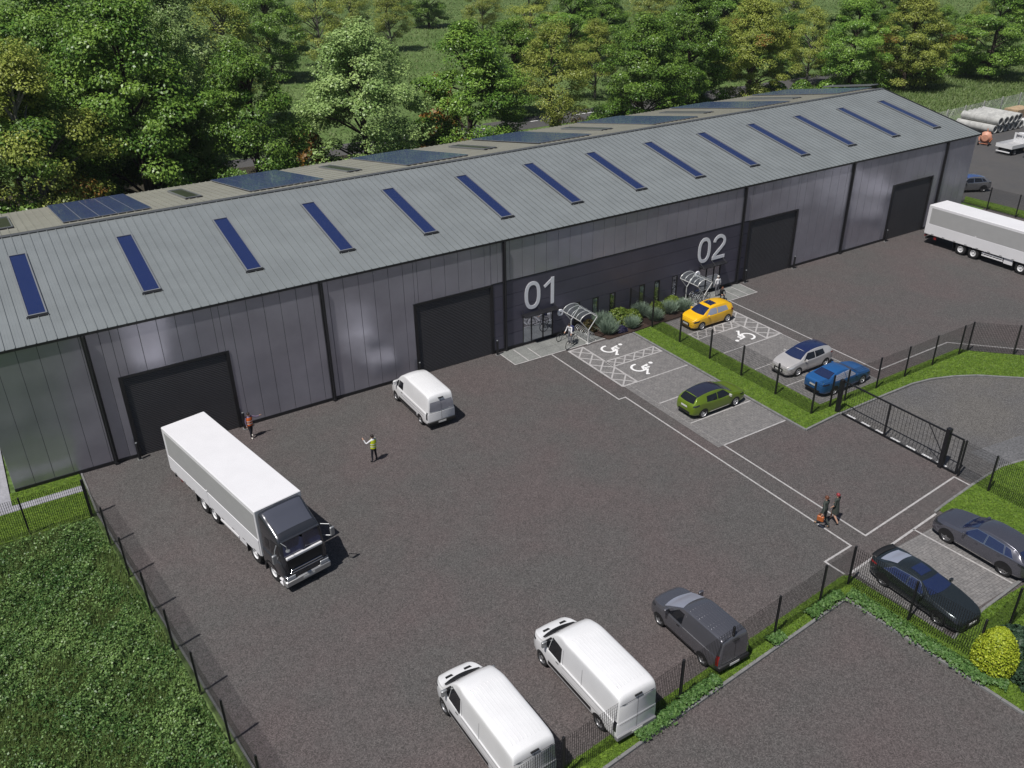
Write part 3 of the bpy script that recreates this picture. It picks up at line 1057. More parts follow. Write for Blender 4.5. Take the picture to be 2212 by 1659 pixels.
# chain-link fence far right
M_GALV = mat('galvanised_steel', (0.36, 0.37, 0.36), rough=0.5, metal=0.4, var=0.2, scale=4)
M_CONCP = mat('concrete_post', (0.42, 0.42, 0.38), rough=0.9, var=0.2, scale=3)
cp = [(112.0, 24.9), (116.4, 25.1), (120.9, 25.35), (125.35, 25.62), (130.15, 25.92), (135.11, 26.24), (140.1, 26.5), (145.1, 26.8)]
r = thing('chain_link_fence', 'pale chain-link fence on concrete posts beside the rough grass', 'fence', (*cp[0], 0))
cpm = MB().bbox(-0.075, 0.075, -0.075, 0.075, -0.05, 2.35, 0.015).mesh('post', M_CONCP)
diag = MB()
for k in range(-12, 26):
    for sgn in (1, -1):
        x0 = k * 0.2
        a, b = Vector((x0, 0, 0.05)), Vector((x0 + 2.2, 0, 2.25))
        if sgn < 0:
            a, b = Vector((x0, 0, 2.25)), Vector((x0 + 2.2, 0, 0.05))
        d = b - a
        t0, t1 = max(0, (0 - a.x) / d.x), min(1, (5 - a.x) / d.x)
        if t1 > t0:
            diag.tube([a + d * t0, a + d * t1], 0.010, 3, cap=False)
cm = diag.mesh('chain_mesh', M_GALV, fix=False)
for (ax, ay), (bx, by) in zip(cp[:-1], cp[1:]):
    link('post', cpm, r, (ax - cp[0][0], ay - cp[0][1], 0))
    link('chain_mesh', cm, r, (ax - cp[0][0], ay - cp[0][1] - 0.08, 0), (0, 0, math.atan2(by - ay, bx - ax)), (math.hypot(bx - ax, by - ay) / 5.0, 1, 1))
link('post', cpm, r, (cp[-1][0] - cp[0][0], cp[-1][1] - cp[0][1], 0))

# ------------------------------------------------------------------ cycle shelters and racks
M_STEEL = mat('pale_steel_tube', (0.62, 0.62, 0.61), rough=0.35, metal=0.3)
M_CLEAR = bpy.data.materials.new('clear_sheet')
M_CLEAR.use_nodes = True
_n, _l = M_CLEAR.node_tree.nodes, M_CLEAR.node_tree.links
_tr = _n.new('ShaderNodeBsdfTransparent')
_tr.inputs['Color'].default_value = (0.93, 0.95, 0.96, 1)
_ms = _n.new('ShaderNodeMixShader')
_n['Principled BSDF'].inputs['Base Color'].default_value = (0.5, 0.55, 0.58, 1)
_n['Principled BSDF'].inputs['Roughness'].default_value = 0.12
_ms.inputs['Fac'].default_value = 0.10
_l.new(_tr.outputs[0], _ms.inputs[1])
_l.new(_n['Principled BSDF'].outputs[0], _ms.inputs[2])
_l.new(_ms.outputs[0], _n['Material Output'].inputs['Surface'])


def shelter(cx, y0, y1, label):
    r = thing('cycle_shelter', label, 'shelter', (cx, y0, 0), 0, 'arched cycle shelters')
    L = y1 - y0

    def arch(y):
        return [(0.76 * math.sin(t), y, 1.86 + 0.52 * math.cos(t)) for t in np.linspace(-math.pi * 0.44, math.pi * 0.44, 13)]
    for y in (0.0, L):
        p = MB().tube([(0, y, 0), (0, y, 1.10)], 0.045, 10)
        e = arch(y)
        p.tube([(0, y, 1.06), e[0]], 0.032, 8).tube([(0, y, 1.06), e[-1]], 0.032, 8)
        p.build('forked_post', M_STEEL, r, smooth=True)
        MB().bbox(-0.14, 0.14, y - 0.14, y + 0.14, 0.022, 0.05, 0.01).build('base_plate', M_STEEL, r)
    for k in range(5):
        y = L * k / 4
        MB().tube(arch(y), 0.028 if k in (0, 4) else 0.02, 8).build('arch', M_STEEL, r, smooth=True)
    for e in (0, -1):
        q = arch(0)[e]
        MB().tube([(q[0], 0.0, q[2]), (q[0], L, q[2])], 0.03, 8).build('rail', M_STEEL, r, smooth=True)
    a0, a1 = arch(0.0), arch(L)
    mb = MB()
    mb.add([(x, y, z + 0.03) for x, y, z in a0] + [(x, y, z + 0.03) for x, y, z in a1], [(i, i + 1, 14 + i, 13 + i) for i in range(12)])
    mb.build('roof_sheet', M_CLEAR, r, smooth='all')
    return r


shelter(39.35, -0.25, -2.38, 'white tubular arched cycle shelter near the cyclist, left of the planting bed')
shelter(50.62, -0.2, -2.2, 'white tubular arched cycle shelter behind the yellow car, right of the planting bed')


def rack(x, y0, y1, n, label):
    r = thing('bike_rack', label, 'bike rack', (x, y0, 0.024), 0, 'cycle racks under the shelters')
    hm = MB().tube([(-0.36, 0, 0.04)] + [(-0.34 + 0.34 * (1 - math.cos(t)), 0, 0.42 + 0.22 * math.sin(t)) for t in np.linspace(0, math.pi, 9)] + [(0.36, 0, 0.04)], 0.017, 6).mesh('hoop', M_STEEL, smooth=True)
    for k in range(n):
        link('hoop', hm, r, (0, (y1 - y0) * k / (n - 1), 0), (0, 0, 0.35))
    for xx in (-0.36, 0.36):
        MB().bbox(xx - 0.025, xx + 0.025, -abs(y1 - y0) - 0.1, 0.1, 0.0, 0.05, 0.008).build('rail', M_STEEL, r)
    return r


rack(39.75, -0.45, -2.25, 11, 'row of steel hoops beside the cyclist, under the left cycle shelter')
rack(50.95, -0.45, -2.05, 10, 'row of steel hoops holding bicycles, behind the yellow car')

# ------------------------------------------------------------------ vegetation
L_DARK = leaf_mat('deep_green_leaves', (0.060, 0.150, 0.018), (0.235, 0.370, 0.060), trans=0.15, rough=0.38)
L_PALE = leaf_mat('pale_green_leaves', (0.165, 0.270, 0.075), (0.340, 0.450, 0.160), trans=0.2, rough=0.4)
L_YEL = leaf_mat('yellow_green_leaves', (0.190, 0.245, 0.040), (0.370, 0.410, 0.085), trans=0.24, rough=0.42)
L_ORANGE = leaf_mat('rust_orange_leaves', (0.20, 0.110, 0.022), (0.34, 0.175, 0.040))
L_BRAM = leaf_mat('bramble_leaves', (0.040, 0.105, 0.022), (0.225, 0.350, 0.105), trans=0.15, rough=0.42)
L_GRASS = leaf_mat('grass_blades', (0.085, 0.140, 0.032), (0.175, 0.225, 0.075), trans=0.25)
L_LAWN = leaf_mat('lawn_blades', (0.070, 0.130, 0.014), (0.130, 0.200, 0.028), trans=0.2)
L_LIME = leaf_mat('lime_yellow_leaves', (0.20, 0.28, 0.014), (0.50, 0.56, 0.050), trans=0.18)
L_CONIF = leaf_mat('blue_green_needles', (0.018, 0.042, 0.022), (0.045, 0.080, 0.045), trans=0.1)
L_LAV = leaf_mat('silver_grey_leaves', (0.16, 0.23, 0.16), (0.34, 0.42, 0.33), trans=0.2)
L_PURP = leaf_mat('purple_leaves', (0.030, 0.028, 0.075), (0.06, 0.055, 0.13), trans=0.1)
L_SHRUB = leaf_mat('bright_green_leaves', (0.090, 0.150, 0.020), (0.19, 0.24, 0.040), trans=0.25)
L_HEDGE = leaf_mat('ground_cover_leaves', (0.038, 0.105, 0.022), (0.150, 0.265, 0.075), trans=0.2)
M_BARK = mat('bark', (0.075, 0.055, 0.042), rough=0.95, var=0.4, scale=6, bump=0.8, bscale=20)
M_BARKP = mat('pale_bark', (0.16, 0.15, 0.13), rough=0.95, var=0.4, scale=6, bump=0.6, bscale=20)


def unit(v):
    return v / np.maximum(np.linalg.norm(v, axis=-1, keepdims=True), 1e-9)


def leaves(P, N, size, rg, aspect=0.62, fold=0.18):
    """pointed leaf quads at P facing N"""
    n = len(P)
    a = unit(np.cross(N, unit(rg.normal(size=(n, 3)))))
    b = np.cross(N, a)
    s = size[:, None] if np.ndim(size) else np.full((n, 1), size)
    V = np.zeros((n, 4, 3))
    V[:, 0] = P - a * s
    V[:, 1] = P + b * s * aspect + N * s * fold
    V[:, 2] = P + a * s
    V[:, 3] = P - b * s * aspect + N * s * fold
    return V


def make_tree(kind, seed):
    """unit tree 10 m tall, about 3.4 m crown radius: (trunk mesh, crown mesh)"""
    rg = np.random.default_rng(seed)
    H = 10.0
    airy = kind == 'airy'
    n_cl = 120 if not airy else 84
    base = 0.05 if not airy else 0.13
    cl = []
    while len(cl) < n_cl:
        t = rg.uniform(0, 1) ** 0.85
        z = H * (base + (0.93 - base) * t)
        R = (3.35 if not airy else 2.9) * (math.sin(math.pi * min(1, 0.16 + t * 0.80)) ** 0.72) * (1.0 if t < 0.55 else 1 - 0.28 * (t - 0.55) / 0.45)
        th = rg.uniform(0, 2 * math.pi)
        q = rg.uniform(0.30, 1.0) ** 0.55
        cl.append((R * q * math.cos(th), R * q * math.sin(th), z + rg.normal() * 0.15, R * q))
    cl = np.array(cl)
    # lobes: push some clumps outward so the outline is uneven
    lob = 1 + 0.17 * np.sin(3 * np.arctan2(cl[:, 1], cl[:, 0]) + seed) * np.cos(cl[:, 2] * 1.3 + seed)
    cl[:, 0] *= lob
    cl[:, 1] *= lob
    P, Nn, S, T = [], [], [], []
    for c in cl:
        n = int(rg.uniform(360, 560) * (1.0 if not airy else 0.6))
        r = rg.uniform(0.42, 0.88) * (1.0 if not airy else 1.0)
        d = unit(rg.normal(size=(n, 3)))
        rad = r * rg.uniform(0.55, 1.05, (n, 1))
        p = c[:3] + d * rad * np.array([1.15, 1.15, 0.62])
        out = unit(np.array([c[0], c[1], max(0.2, (c[2] - 4.5) * 0.6)]))
        nn = unit(d * 0.55 + out * 0.35 + np.array([0, 0, 0.55]) + rg.normal(size=(n, 3)) * 0.42)
        P.append(p)
        Nn.append(nn)
        S.append(rg.uniform(0.042, 0.092, n) * (1.0 if not airy else 0.95))
        T.append(np.clip(rg.normal(0.25 + 0.5 * rg.random(), 0.22, n), 0, 1))
    P, Nn, S, T = np.concatenate(P), np.concatenate(Nn), np.concatenate(S), np.concatenate(T)
    keep = P[:, 2] > 0.15
    P, Nn, S, T = P[keep], Nn[keep], S[keep], T[keep]
    V = leaves(P, Nn, S, rg)
    m = {'dark': L_DARK, 'pale': L_PALE, 'airy': L_YEL, 'autumn': L_YEL}[kind]
    mi = None
    ms = [m]
    if kind in ('airy', 'autumn'):
        ms = [L_YEL, L_ORANGE]
        lobe = np.sin(P[:, 0] * 0.9 + seed) + np.sin(P[:, 2] * 0.8 + 2 * seed)
        mi = ((lobe > (1.75 if kind == 'airy' else 1.35)) & (rg.random(len(P)) < 0.5)).astype(int)
    crown = quads('crown', V, T, ms, mi=mi)
    tr = MB()
    lean = rg.normal(size=2) * 0.25
    top = Vector((lean[0], lean[1], H * 0.80))
    pts = [Vector((0, 0, -0.3)), Vector((lean[0] * 0.1, lean[1] * 0.1, H * 0.18)), Vector((lean[0] * 0.5, lean[1] * 0.5, H * 0.45)), top]
    tr.tube(pts, [0.24, 0.19, 0.12, 0.03] if not airy else [0.17, 0.14, 0.09, 0.025], 8)
    for c in cl[::3 if airy else 4]:
        z0 = max(H * 0.16, c[2] - rg.uniform(0.8, 2.2))
        f = z0 / (H * 0.80)
        s = Vector((lean[0] * f, lean[1] * f, z0))
        e = Vector(c[:3])
        mid = (s + e) / 2 + Vector((0, 0, 0.25))
        tr.tube([s, mid, e], [0.075, 0.05, 0.015], 5)
    trunk = tr.mesh('trunk', M_BARKP if airy else M_BARK, smooth=True)
    return trunk, crown


TREES = {k: [make_tree(k, 11 + 7 * i + len(k)) for i in range(n)] for k, n in (('dark', 4), ('pale', 2), ('airy', 3), ('autumn', 2))}
tree_n = {k: 0 for k in TREES}


def tree(px, top_py, Y, kind, label, width=1.0, name=None):
    """stand a tree on the level Y so that its top meets the photo's pixel"""
    p = at(px, top_py, plane_y=Y)
    h = p[2]
    i = tree_n[kind]
    tree_n[kind] += 1
    tm, cm_ = TREES[kind][i % len(TREES[kind])]
    s = h / 9.7
    o = thing(name or {'dark': 'broadleaf_tree', 'pale': 'maple_tree', 'airy': 'birch_tree', 'autumn': 'autumn_tree'}[kind], label, 'tree', (p[0], Y, -0.06), rng.uniform(0, 6.28), 'trees behind the warehouse')
    link('trunk', tm, o, None, None, (s * width, s * width, s))
    link('crown', cm_, o, None, None, (s * width, s * width, s))
    return o


FRONT = [
    (10, 90, 33, 'airy', 'yellow-green thin tree at the left edge, trunk showing above the roof', 0.9),
    (-60, 60, 36, 'dark', 'dark tree cut off by the left edge of the picture', 0.95),
    (225, -40, 40, 'dark', 'tallest dark green tree behind the near end of the warehouse', 0.92),
    (105, 30, 46, 'dark', 'dark green tree left behind the tallest tree at the near end', 0.8),
    (345, 30, 45, 'pale', 'green tree squeezed between the tallest dark tree and its right neighbour', 0.62),
    (510, 85, 37, 'dark', 'dark rounded tree directly right of the tallest one', 0.88),
    (768, 40, 42, 'pale', 'big pale green tree behind the second solar array', 1.12),
    (1010, 45, 42, 'dark', 'dense dark green tree with an orange bush at its left shoulder', 1.15),
    (1195, 35, 47, 'airy', 'thin yellow-green tree beside the strip of road behind the roof', 1.0),
    (1395, 25, 46, 'dark', 'broad dark green tree right of the strip of road', 1.2),
    (1500, -25, 54, 'dark', 'tall dark tree behind the broad dark one, at the top edge', 1.0),
    (1640, -15, 52, 'autumn', 'yellow-green tree with rust-orange patches above the ridge', 1.05),
    (1765, 10, 58, 'airy', 'thin pale tree between the orange-tinged tree and the dark tree near the gable', 1.0),
    (1868, -20, 50, 'dark', 'dark green tree standing just left of the far gable peak', 1.0),
    (1990, -20, 47, 'autumn', 'wide yellow-green tree with bare trunk right of the far gable peak', 1.25),
    (2085, 60, 50, 'airy', 'small yellow-green tree between the wide tree and the right-edge tree', 1.0),
    (2180, -40, 44, 'dark', 'dark green tree with visible trunk at the right edge', 1.2),
]
for px, py, Y, k, lab, wd in FRONT:
    tree(px, py, Y, k, lab, wd)
BACK = [
    (60, -60, 66, 'dark', 'dark tree filling the top left corner'),
    (330, -70, 72, 'pale', 'tree top behind the tallest dark tree at the upper edge'),
    (455, -30, 84, 'airy', 'thin sunlit tree at the top edge left of the first grassy clearing'),
    (560, -50, 118, 'dark', 'dark shady tree at the top edge above the first grassy clearing'),
    (675, -45, 128, 'airy', 'yellowish tree at the top edge left of the big pale tree'),
    (745, -55, 150, 'airy', 'thin tree at the top edge above the big pale tree'),
    (835, -45, 138, 'airy', 'yellowish tree casting a round shadow on the grassy slope'),
    (920, -70, 170, 'dark', 'dark tree at the top edge above the open grass'),
    (1040, -50, 140, 'airy', 'thin tree at the top edge above the dense dark tree'),
    (1150, -45, 108, 'airy', 'thin tree at the top edge left of the two dark trees'),
    (1235, -40, 92, 'dark', 'left of the two dark trees at the top edge in the middle'),
    (1300, -45, 98, 'dark', 'right of the two dark trees at the top edge in the middle'),
    (1410, -60, 110, 'airy', 'thin tree at the top edge above the broad dark tree'),
    (1570, -50, 84, 'dark', 'dark tree top left behind the orange-tinged tree'),
    (1720, -45, 92, 'airy', 'far thin tree right behind the orange-tinged tree'),
    (1930, -50, 84, 'dark', 'dark tree top behind the far gable peak'),
    (2240, -60, 72, 'dark', 'dark tree cut off by the top right corner'),
]
BACK += [
    (1105, 35, 66, 'dark', 'dark tree half hidden behind the left side of the thin tree by the road'),
    (1290, 40, 70, 'airy', 'yellow-green tree between the thin tree by the road and the broad dark tree'),
    (1455, 20, 64, 'dark', 'dark tree between the broad dark tree and the orange-tinged tree'),
    (1575, 30, 70, 'airy', 'thin tree just left of the orange-tinged tree'),
    (1705, 25, 66, 'dark', 'dark tree just right of the orange-tinged tree'),
    (1815, 20, 66, 'pale', 'pale green tree left of the dark tree near the far gable'),
    (1930, 10, 64, 'dark', 'dark tree between the gable-side tree and the wide yellow-green tree'),
    (2050, 10, 62, 'dark', 'dark tree right behind the wide yellow-green tree'),
    (2130, 0, 66, 'airy', 'yellow-green tree left behind the right-edge dark tree'),
]
for px, py, Y, k, lab in BACK:
    tree(px, py, Y, k, lab, 1.15)


def bush_mesh(name, rg, mats, n, rx, rz, leaf, blade=False, cone=0.0):
    """rounded shrub of n leaves; cone pulls the top in"""
    d = unit(rg.normal(size=(n, 3)))
    d[:, 2] = np.abs(d[:, 2])
    rad = rg.uniform(0.55, 1.0, (n, 1)) ** 0.5
    p = d * rad
    taper = 1 - cone * p[:, 2:3]
    lump = 1 + 0.12 * np.sin(5 * d[:, 0:1] + 3 * d[:, 2:3]) * np.cos(4 * d[:, 1:2])
    p = p * np.concatenate([taper * rx * lump, taper * rx * lump, np.full((n, 1), rz)], 1)
    p[:, 2] += leaf * 0.5
    if blade:
        N = unit(np.cross(d, rg.normal(size=(n, 3))))
        dirn = unit(np.stack([d[:, 0] * 0.5, d[:, 1] * 0.5, np.full(n, 0.9)], 1) + rg.normal(size=(n, 3)) * 0.18)
        L = rg.uniform(0.6, 1.3, (n, 1)) * rz * 0.8
        base = p * np.array([0.55, 0.55, 0.2])
        w = np.cross(dirn, N) * leaf * 0.35
        V = np.stack([base - w, base + w, base + dirn * L + w * 0.3, base + dirn * L - w * 0.3], 1)
    else:
        N = unit(d * 0.8 + np.array([0, 0, 0.3]) + rg.normal(size=(n, 3)) * 0.45)
        V = leaves(p, N, rg.uniform(0.6, 1.25, n) * leaf, rg)
    return quads(name, V, np.clip(rg.normal(0.45, 0.28, n), 0, 1), mats)


stem_me = MB()
for k in range(5):
    a = k * 1.26
    stem_me.tube([(0.03 * math.cos(a), 0.03 * math.sin(a), -0.02), (0.12 * math.cos(a), 0.12 * math.sin(a), 0.35)], [0.02, 0.008], 5)
stem_me = stem_me.mesh('stem', M_BARK)
rs = np.random.default_rng(3)
B_GREEN = [bush_mesh('foliage', rs, L_SHRUB, 1500, 0.85, 1.05, 0.085) for _ in range(2)]
B_LAV = [bush_mesh('foliage', rs, L_LAV, 900, 0.65, 1.0, 0.07, True) for _ in range(2)]
B_PURP = bush_mesh('foliage', rs, L_PURP, 900, 0.55, 0.5, 0.06)
B_RED = bush_mesh('foliage', rs, [leaf_mat('bronze_leaves', (0.05, 0.055, 0.018), (0.15, 0.10, 0.03))], 900, 0.6, 1.0, 0.07)
B_WILD = [bush_mesh('foliage', rs, L_DARK, 1500, 1.6, 1.9, 0.15) for _ in range(3)]
B_FERN = [bush_mesh('foliage', rs, L_ORANGE, 1300, 1.3, 2.2, 0.12) for _ in range(2)]
def egg_mesh(name, rg, m, n, R, H, leaf):
    """clipped egg-shaped shrub: leaves close to one smooth rounded surface"""
    t = rg.uniform(0, 1, n)
    r = R * (np.clip(1 - t, 0, 1) ** 0.68) * ((t + 0.10) ** 0.34) * 1.52
    th = rg.uniform(0, 2 * math.pi, n)
    k = rg.uniform(0.78, 1.02, n)
    p = np.stack([r * k * np.cos(th), r * k * np.sin(th), 0.05 + t * H], 1)
    N = unit(np.stack([np.cos(th), np.sin(th), 0.2 + 0.9 * (t - 0.35)], 1) + rg.normal(size=(n, 3)) * 0.6)
    return quads(name, leaves(p, N, rg.uniform(0.6, 1.3, n) * leaf, rg), np.clip(rg.normal(0.5, 0.3, n), 0, 1), m)


B_LIME = egg_mesh('foliage', np.random.default_rng(5), L_LIME, 8500, 0.98, 2.2, 0.05)
B_CON = [bush_mesh('foliage', rs, L_CONIF, 2600, 0.8, 0.95, 0.075) for _ in range(2)]


def shrub(x, y, me, name, label, s=1.0, sz=None, group=None, z=0.08, cat='shrub'):
    o = thing(name, label, cat, (x, y, z), rng.uniform(0, 6.28), group)
    link('foliage', me, o, None, None, (s, s, sz or s))
    link('stem', stem_me, o, None, None, (s, s, s))
    return o


G1 = 'shrubs in the bed under the slot windows'
BED = [
    (40.55, -0.85, B_RED, 'bronze_shrub', 'bronze-green shrub at the left end of the bed, against the 01 shelter', 0.95),
    (41.55, -1.9, B_LAV[0], 'lavender_bush', 'silver-grey lavender at the front left of the bed by the 01 shelter', 1.0),
    (41.9, -0.8, B_LAV[1], 'lavender_bush', 'silver-grey lavender second from the left, under the second slot window', 1.05),
    (42.55, -2.1, B_PURP, 'purple_shrub', 'low purple shrub at the front edge of the bed', 0.9),
    (43.35, -0.95, B_GREEN[0], 'green_shrub', 'large lime-green shrub in the middle of the bed, under the third window', 1.15),
    (43.6, -2.05, B_LAV[0], 'lavender_bush', 'silver-grey lavender in front of the large lime-green shrub', 0.85),
    (44.35, -1.2, B_GREEN[1], 'green_shrub', 'green shrub left of the fence end post at the wall', 0.9),
    (45.5, -0.8, B_LAV[1], 'lavender_bush', 'silver-grey lavender just right of the fence end, under the fourth window', 0.95),
    (45.9, -2.0, B_LAV[0], 'lavender_bush', 'silver-grey lavender at the front right of the fence end', 0.85),
    (46.9, -1.0, B_GREEN[0], 'green_shrub', 'lime-green shrub under the fifth window', 0.85),
    (47.7, -1.6, B_LAV[1], 'lavender_bush', 'silver-grey lavender below the fifth and sixth windows', 0.9),
    (48.6, -0.9, B_GREEN[1], 'green_shrub', 'lime-green shrub at the right end of the bed by the 02 shelter', 0.9),
    (48.9, -1.9, B_LAV[0], 'lavender_bush', 'silver-grey lavender nearest the bonnet of the yellow car', 0.9),
]
for x, y, me, nm, lab, s in BED:
    shrub(x, y, me, nm, lab, s, None, G1)
shrub(35.02, -36.15, B_LIME, 'golden_shrub', 'large golden yellow egg-shaped shrub on the lower right verge', 1.0)
shrub(36.95, -35.95, B_CON[0], 'dark_conifer', 'dark blue-green dwarf conifer at the right edge, above the other', 1.05, None, 'dwarf conifers at the right edge')
shrub(35.75, -37.55, B_CON[1], 'dark_conifer', 'dark blue-green dwarf conifer at the right edge, below the other', 1.05, None, 'dwarf conifers at the right edge')
# undergrowth under the tree row, just past the back eave
k = 0
for px in range(-40, 1120, 40):
    p = at(px + rng.uniform(-14, 14), 0, plane_y=31)
    x = p[0]
    y = 30.5 + rng.uniform(0, 6)
    q = at(px, 300, plane_y=y)
    s = rng.uniform(1.3, 2.3)
    fern = k % 6 == 2
    o = shrub(q[0], y, (B_FERN if fern else B_WILD)[k % 2], 'fern_clump' if fern else 'wild_bush',
              'rust-orange clump in the shade under the trees behind the roof' if fern else 'dark wild bush in the shade under the trees behind the roof', s, s * (1.3 if fern else 1.2),
              'orange clumps under the trees' if fern else 'bushes under the trees behind the warehouse', -0.06, 'bush')
    k += 1
for i, px in enumerate(range(1290, 2180, 55)):
    y = 49 + rng.uniform(0, 5)
    q = at(px, 200, plane_y=y)
    s = rng.uniform(1.0, 1.7)
    shrub(q[0], y, B_WILD[i % 3], 'roadside_bush', 'green bush along the foot of the right-hand tree row, beyond the ridge', s, s, 'bushes along the right-hand tree row', -0.06, 'bush')
for px, py, Y, lab in ((945, 150, 52, 'tall rust-orange bush peeping out left of the dense dark tree'), (655, 255, 44, 'rust-orange bush between the dark rounded tree and the big pale tree')):
    p = at(px, py, plane_y=Y)
    shrub(p[0], Y, B_FERN[0], 'autumn_bush', lab, p[2] / 4.6, p[2] / 2.3, None, -0.06, 'bush')


def scatter(poly, n, rg):
    """n random points in a polygon"""
    P = np.array(poly)
    out = np.zeros((0, 2))
    lo, hi = P.min(0), P.max(0)
    while len(out) < n:
        q = rg.uniform(lo, hi, (n * 2, 2))
        ins = np.zeros(len(q), bool)
        j = len(P) - 1
        for i in range(len(P)):
            a, b = P[i], P[j]
            c = ((a[1] > q[:, 1]) != (b[1] > q[:, 1])) & (q[:, 0] < (b[0] - a[0]) * (q[:, 1] - a[1]) / (b[1] - a[1] + 1e-12) + a[0])
            ins ^= c
            j = i
        out = np.concatenate([out, q[ins]])
    return out[:n]


def bumps(q, f=1.0, s=0.0):
    """smooth random height, 0..1"""
    x, y = q[:, 0] * f, q[:, 1] * f
    h = np.sin(x * 1.3 + s) * np.cos(y * 1.1 + 2 * s) + 0.6 * np.sin(2.7 * x - 1.9 * y + s) + 0.5 * np.cos(4.1 * x + 3.3 * y) + 0.35 * np.sin(7.9 * y - 6.7 * x)
    return np.clip(0.5 + h / 4.2, 0, 1)


def blades(q, h, w, rg, lean=0.5):
    n = len(q)
    th = rg.uniform(0, 2 * math.pi, n)
    d = np.stack([np.cos(th), np.sin(th), np.zeros(n)], 1)
    b = np.stack([q[:, 0], q[:, 1], q[:, 2] if q.shape[1] > 2 else np.zeros(n)], 1)
    tip = b + np.stack([np.cos(th + 1.5) * lean, np.sin(th + 1.5) * lean, np.ones(n)], 1) * h[:, None]
    w = w[:, None] if np.ndim(w) else w
    return np.stack([b - d * w, b + d * w, tip + d * w * 0.15, tip - d * w * 0.15], 1)


# bramble and nettle patch, left
rg = np.random.default_rng(21)
BR = [(-4, -4.75), (5.45, -4.75), (5.75, -7.6), (6.05, -10.6), (6.4, -13.7), (6.75, -16.7), (7.05, -19.7), (7.35, -22.7), (7.8, -27), (-4, -27)]
struct('rough_ground', MB().prism(BR, -0.05, 0.02), M_FIELD)
q = scatter(BR, 120000, rg)
hh = bumps(q, 0.9, 1.0)
edge = np.clip((5.3 + (-4.6 - q[:, 1]) * 0.112 - q[:, 0]) / 0.8, 0.15, 1) * np.clip((-4.7 - q[:, 1]) / 0.8, 0.2, 1)
patch = bumps(q, 0.38, 4.0)
isl = (patch > 0.36) | (rg.random(len(q)) < 0.30)
q, hh, edge, patch = q[isl], hh[isl], edge[isl], patch[isl]
z = (0.03 + 0.55 * hh ** 1.3 * edge + 0.50 * bumps(q, 3.3, 2.0) ** 1.8 * edge) * rg.uniform(0.35, 1.0, len(q)) ** 0.6
e = 0.15
def relief(q_):
    return 0.55 * bumps(q_, 0.9, 1.0) ** 1.3 + 0.50 * bumps(q_, 3.3, 2.0) ** 1.8


g0 = relief(q + [e, 0]) - relief(q - [e, 0])
g1 = relief(q + [0, e]) - relief(q - [0, e])
N = unit(np.stack([-g0 * 1.8, -g1 * 1.8, np.full(len(q), 0.62)], 1) + rg.normal(size=(len(q), 3)) * 0.5)
V1 = leaves(np.stack([q[:, 0], q[:, 1], z], 1), N, rg.uniform(0.028, 0.068, len(q)), rg, 0.7)
t1 = np.clip(0.05 + 0.75 * bumps(q, 0.55, 9.0) + rg.normal(0, 0.28, len(q)), 0, 1)
br = tag(link('bramble_patch', quads('bramble_patch', V1, t1, L_BRAM)), 'dark green tangle of brambles and nettles filling the left corner', 'undergrowth', None, 'stuff')
q = scatter(BR, 42000, rg)
pt = bumps(q, 0.38, 4.0)
q = q[(pt < 0.46) | (rg.random(len(q)) < 0.15)]
V2 = blades(q, rg.uniform(0.22, 0.62, len(q)), rg.uniform(0.010, 0.018, len(q)), rg, 0.55)
tag(link('long_grass', quads('long_grass', V2, np.clip(rg.normal(0.45, 0.28, len(q)), 0, 1), L_GRASS)), 'long green grass growing among the brambles', 'grass', None, 'stuff')

# short lawn tufts on the verges
VV, TT = [], []
for poly, dens, z0, hmax in ((CENTRE_LAWN, 230, 0.085, 0.075), (GATE_LAWN, 230, 0.085, 0.08), (LOW_LAWN, 420, 0.085, 0.10), (SITE_LAWN[2:], 300, 0.03, 0.07), (FAR_LAWN, 60, 0.085, 0.1)):
    P = np.array(poly)
    area = 0.5 * abs(np.sum(P[:, 0] * np.roll(P[:, 1], -1) - np.roll(P[:, 0], -1) * P[:, 1]))
    q = scatter(poly, int(area * dens), rg)
    q = q[(q[:, 0] > -4) & (q[:, 1] > -42)]
    if poly is SITE_LAWN[2:] or poly == SITE_LAWN[2:]:
        q = q[~((q[:, 1] > -1.99) & (q[:, 1] < -1.29)) & ~((q[:, 0] < 1.98) & (q[:, 1] > -1.99))]
    q = np.concatenate([q, np.full((len(q), 1), z0)], 1)
    VV.append(blades(q, rg.uniform(0.03, hmax, len(q)), rg.uniform(0.010, 0.022, len(q)), rg, 0.8))
    TT.append(np.clip(0.35 + 0.4 * (bumps(q, 0.5, 2.0) - 0.5) + rg.normal(0, 0.22, len(q)), 0, 1))
tag(link('lawn_grass', quads('lawn_grass', np.concatenate(VV), np.concatenate(TT), L_LAWN)), 'short mown bright green grass on the verges', 'grass', None, 'stuff')

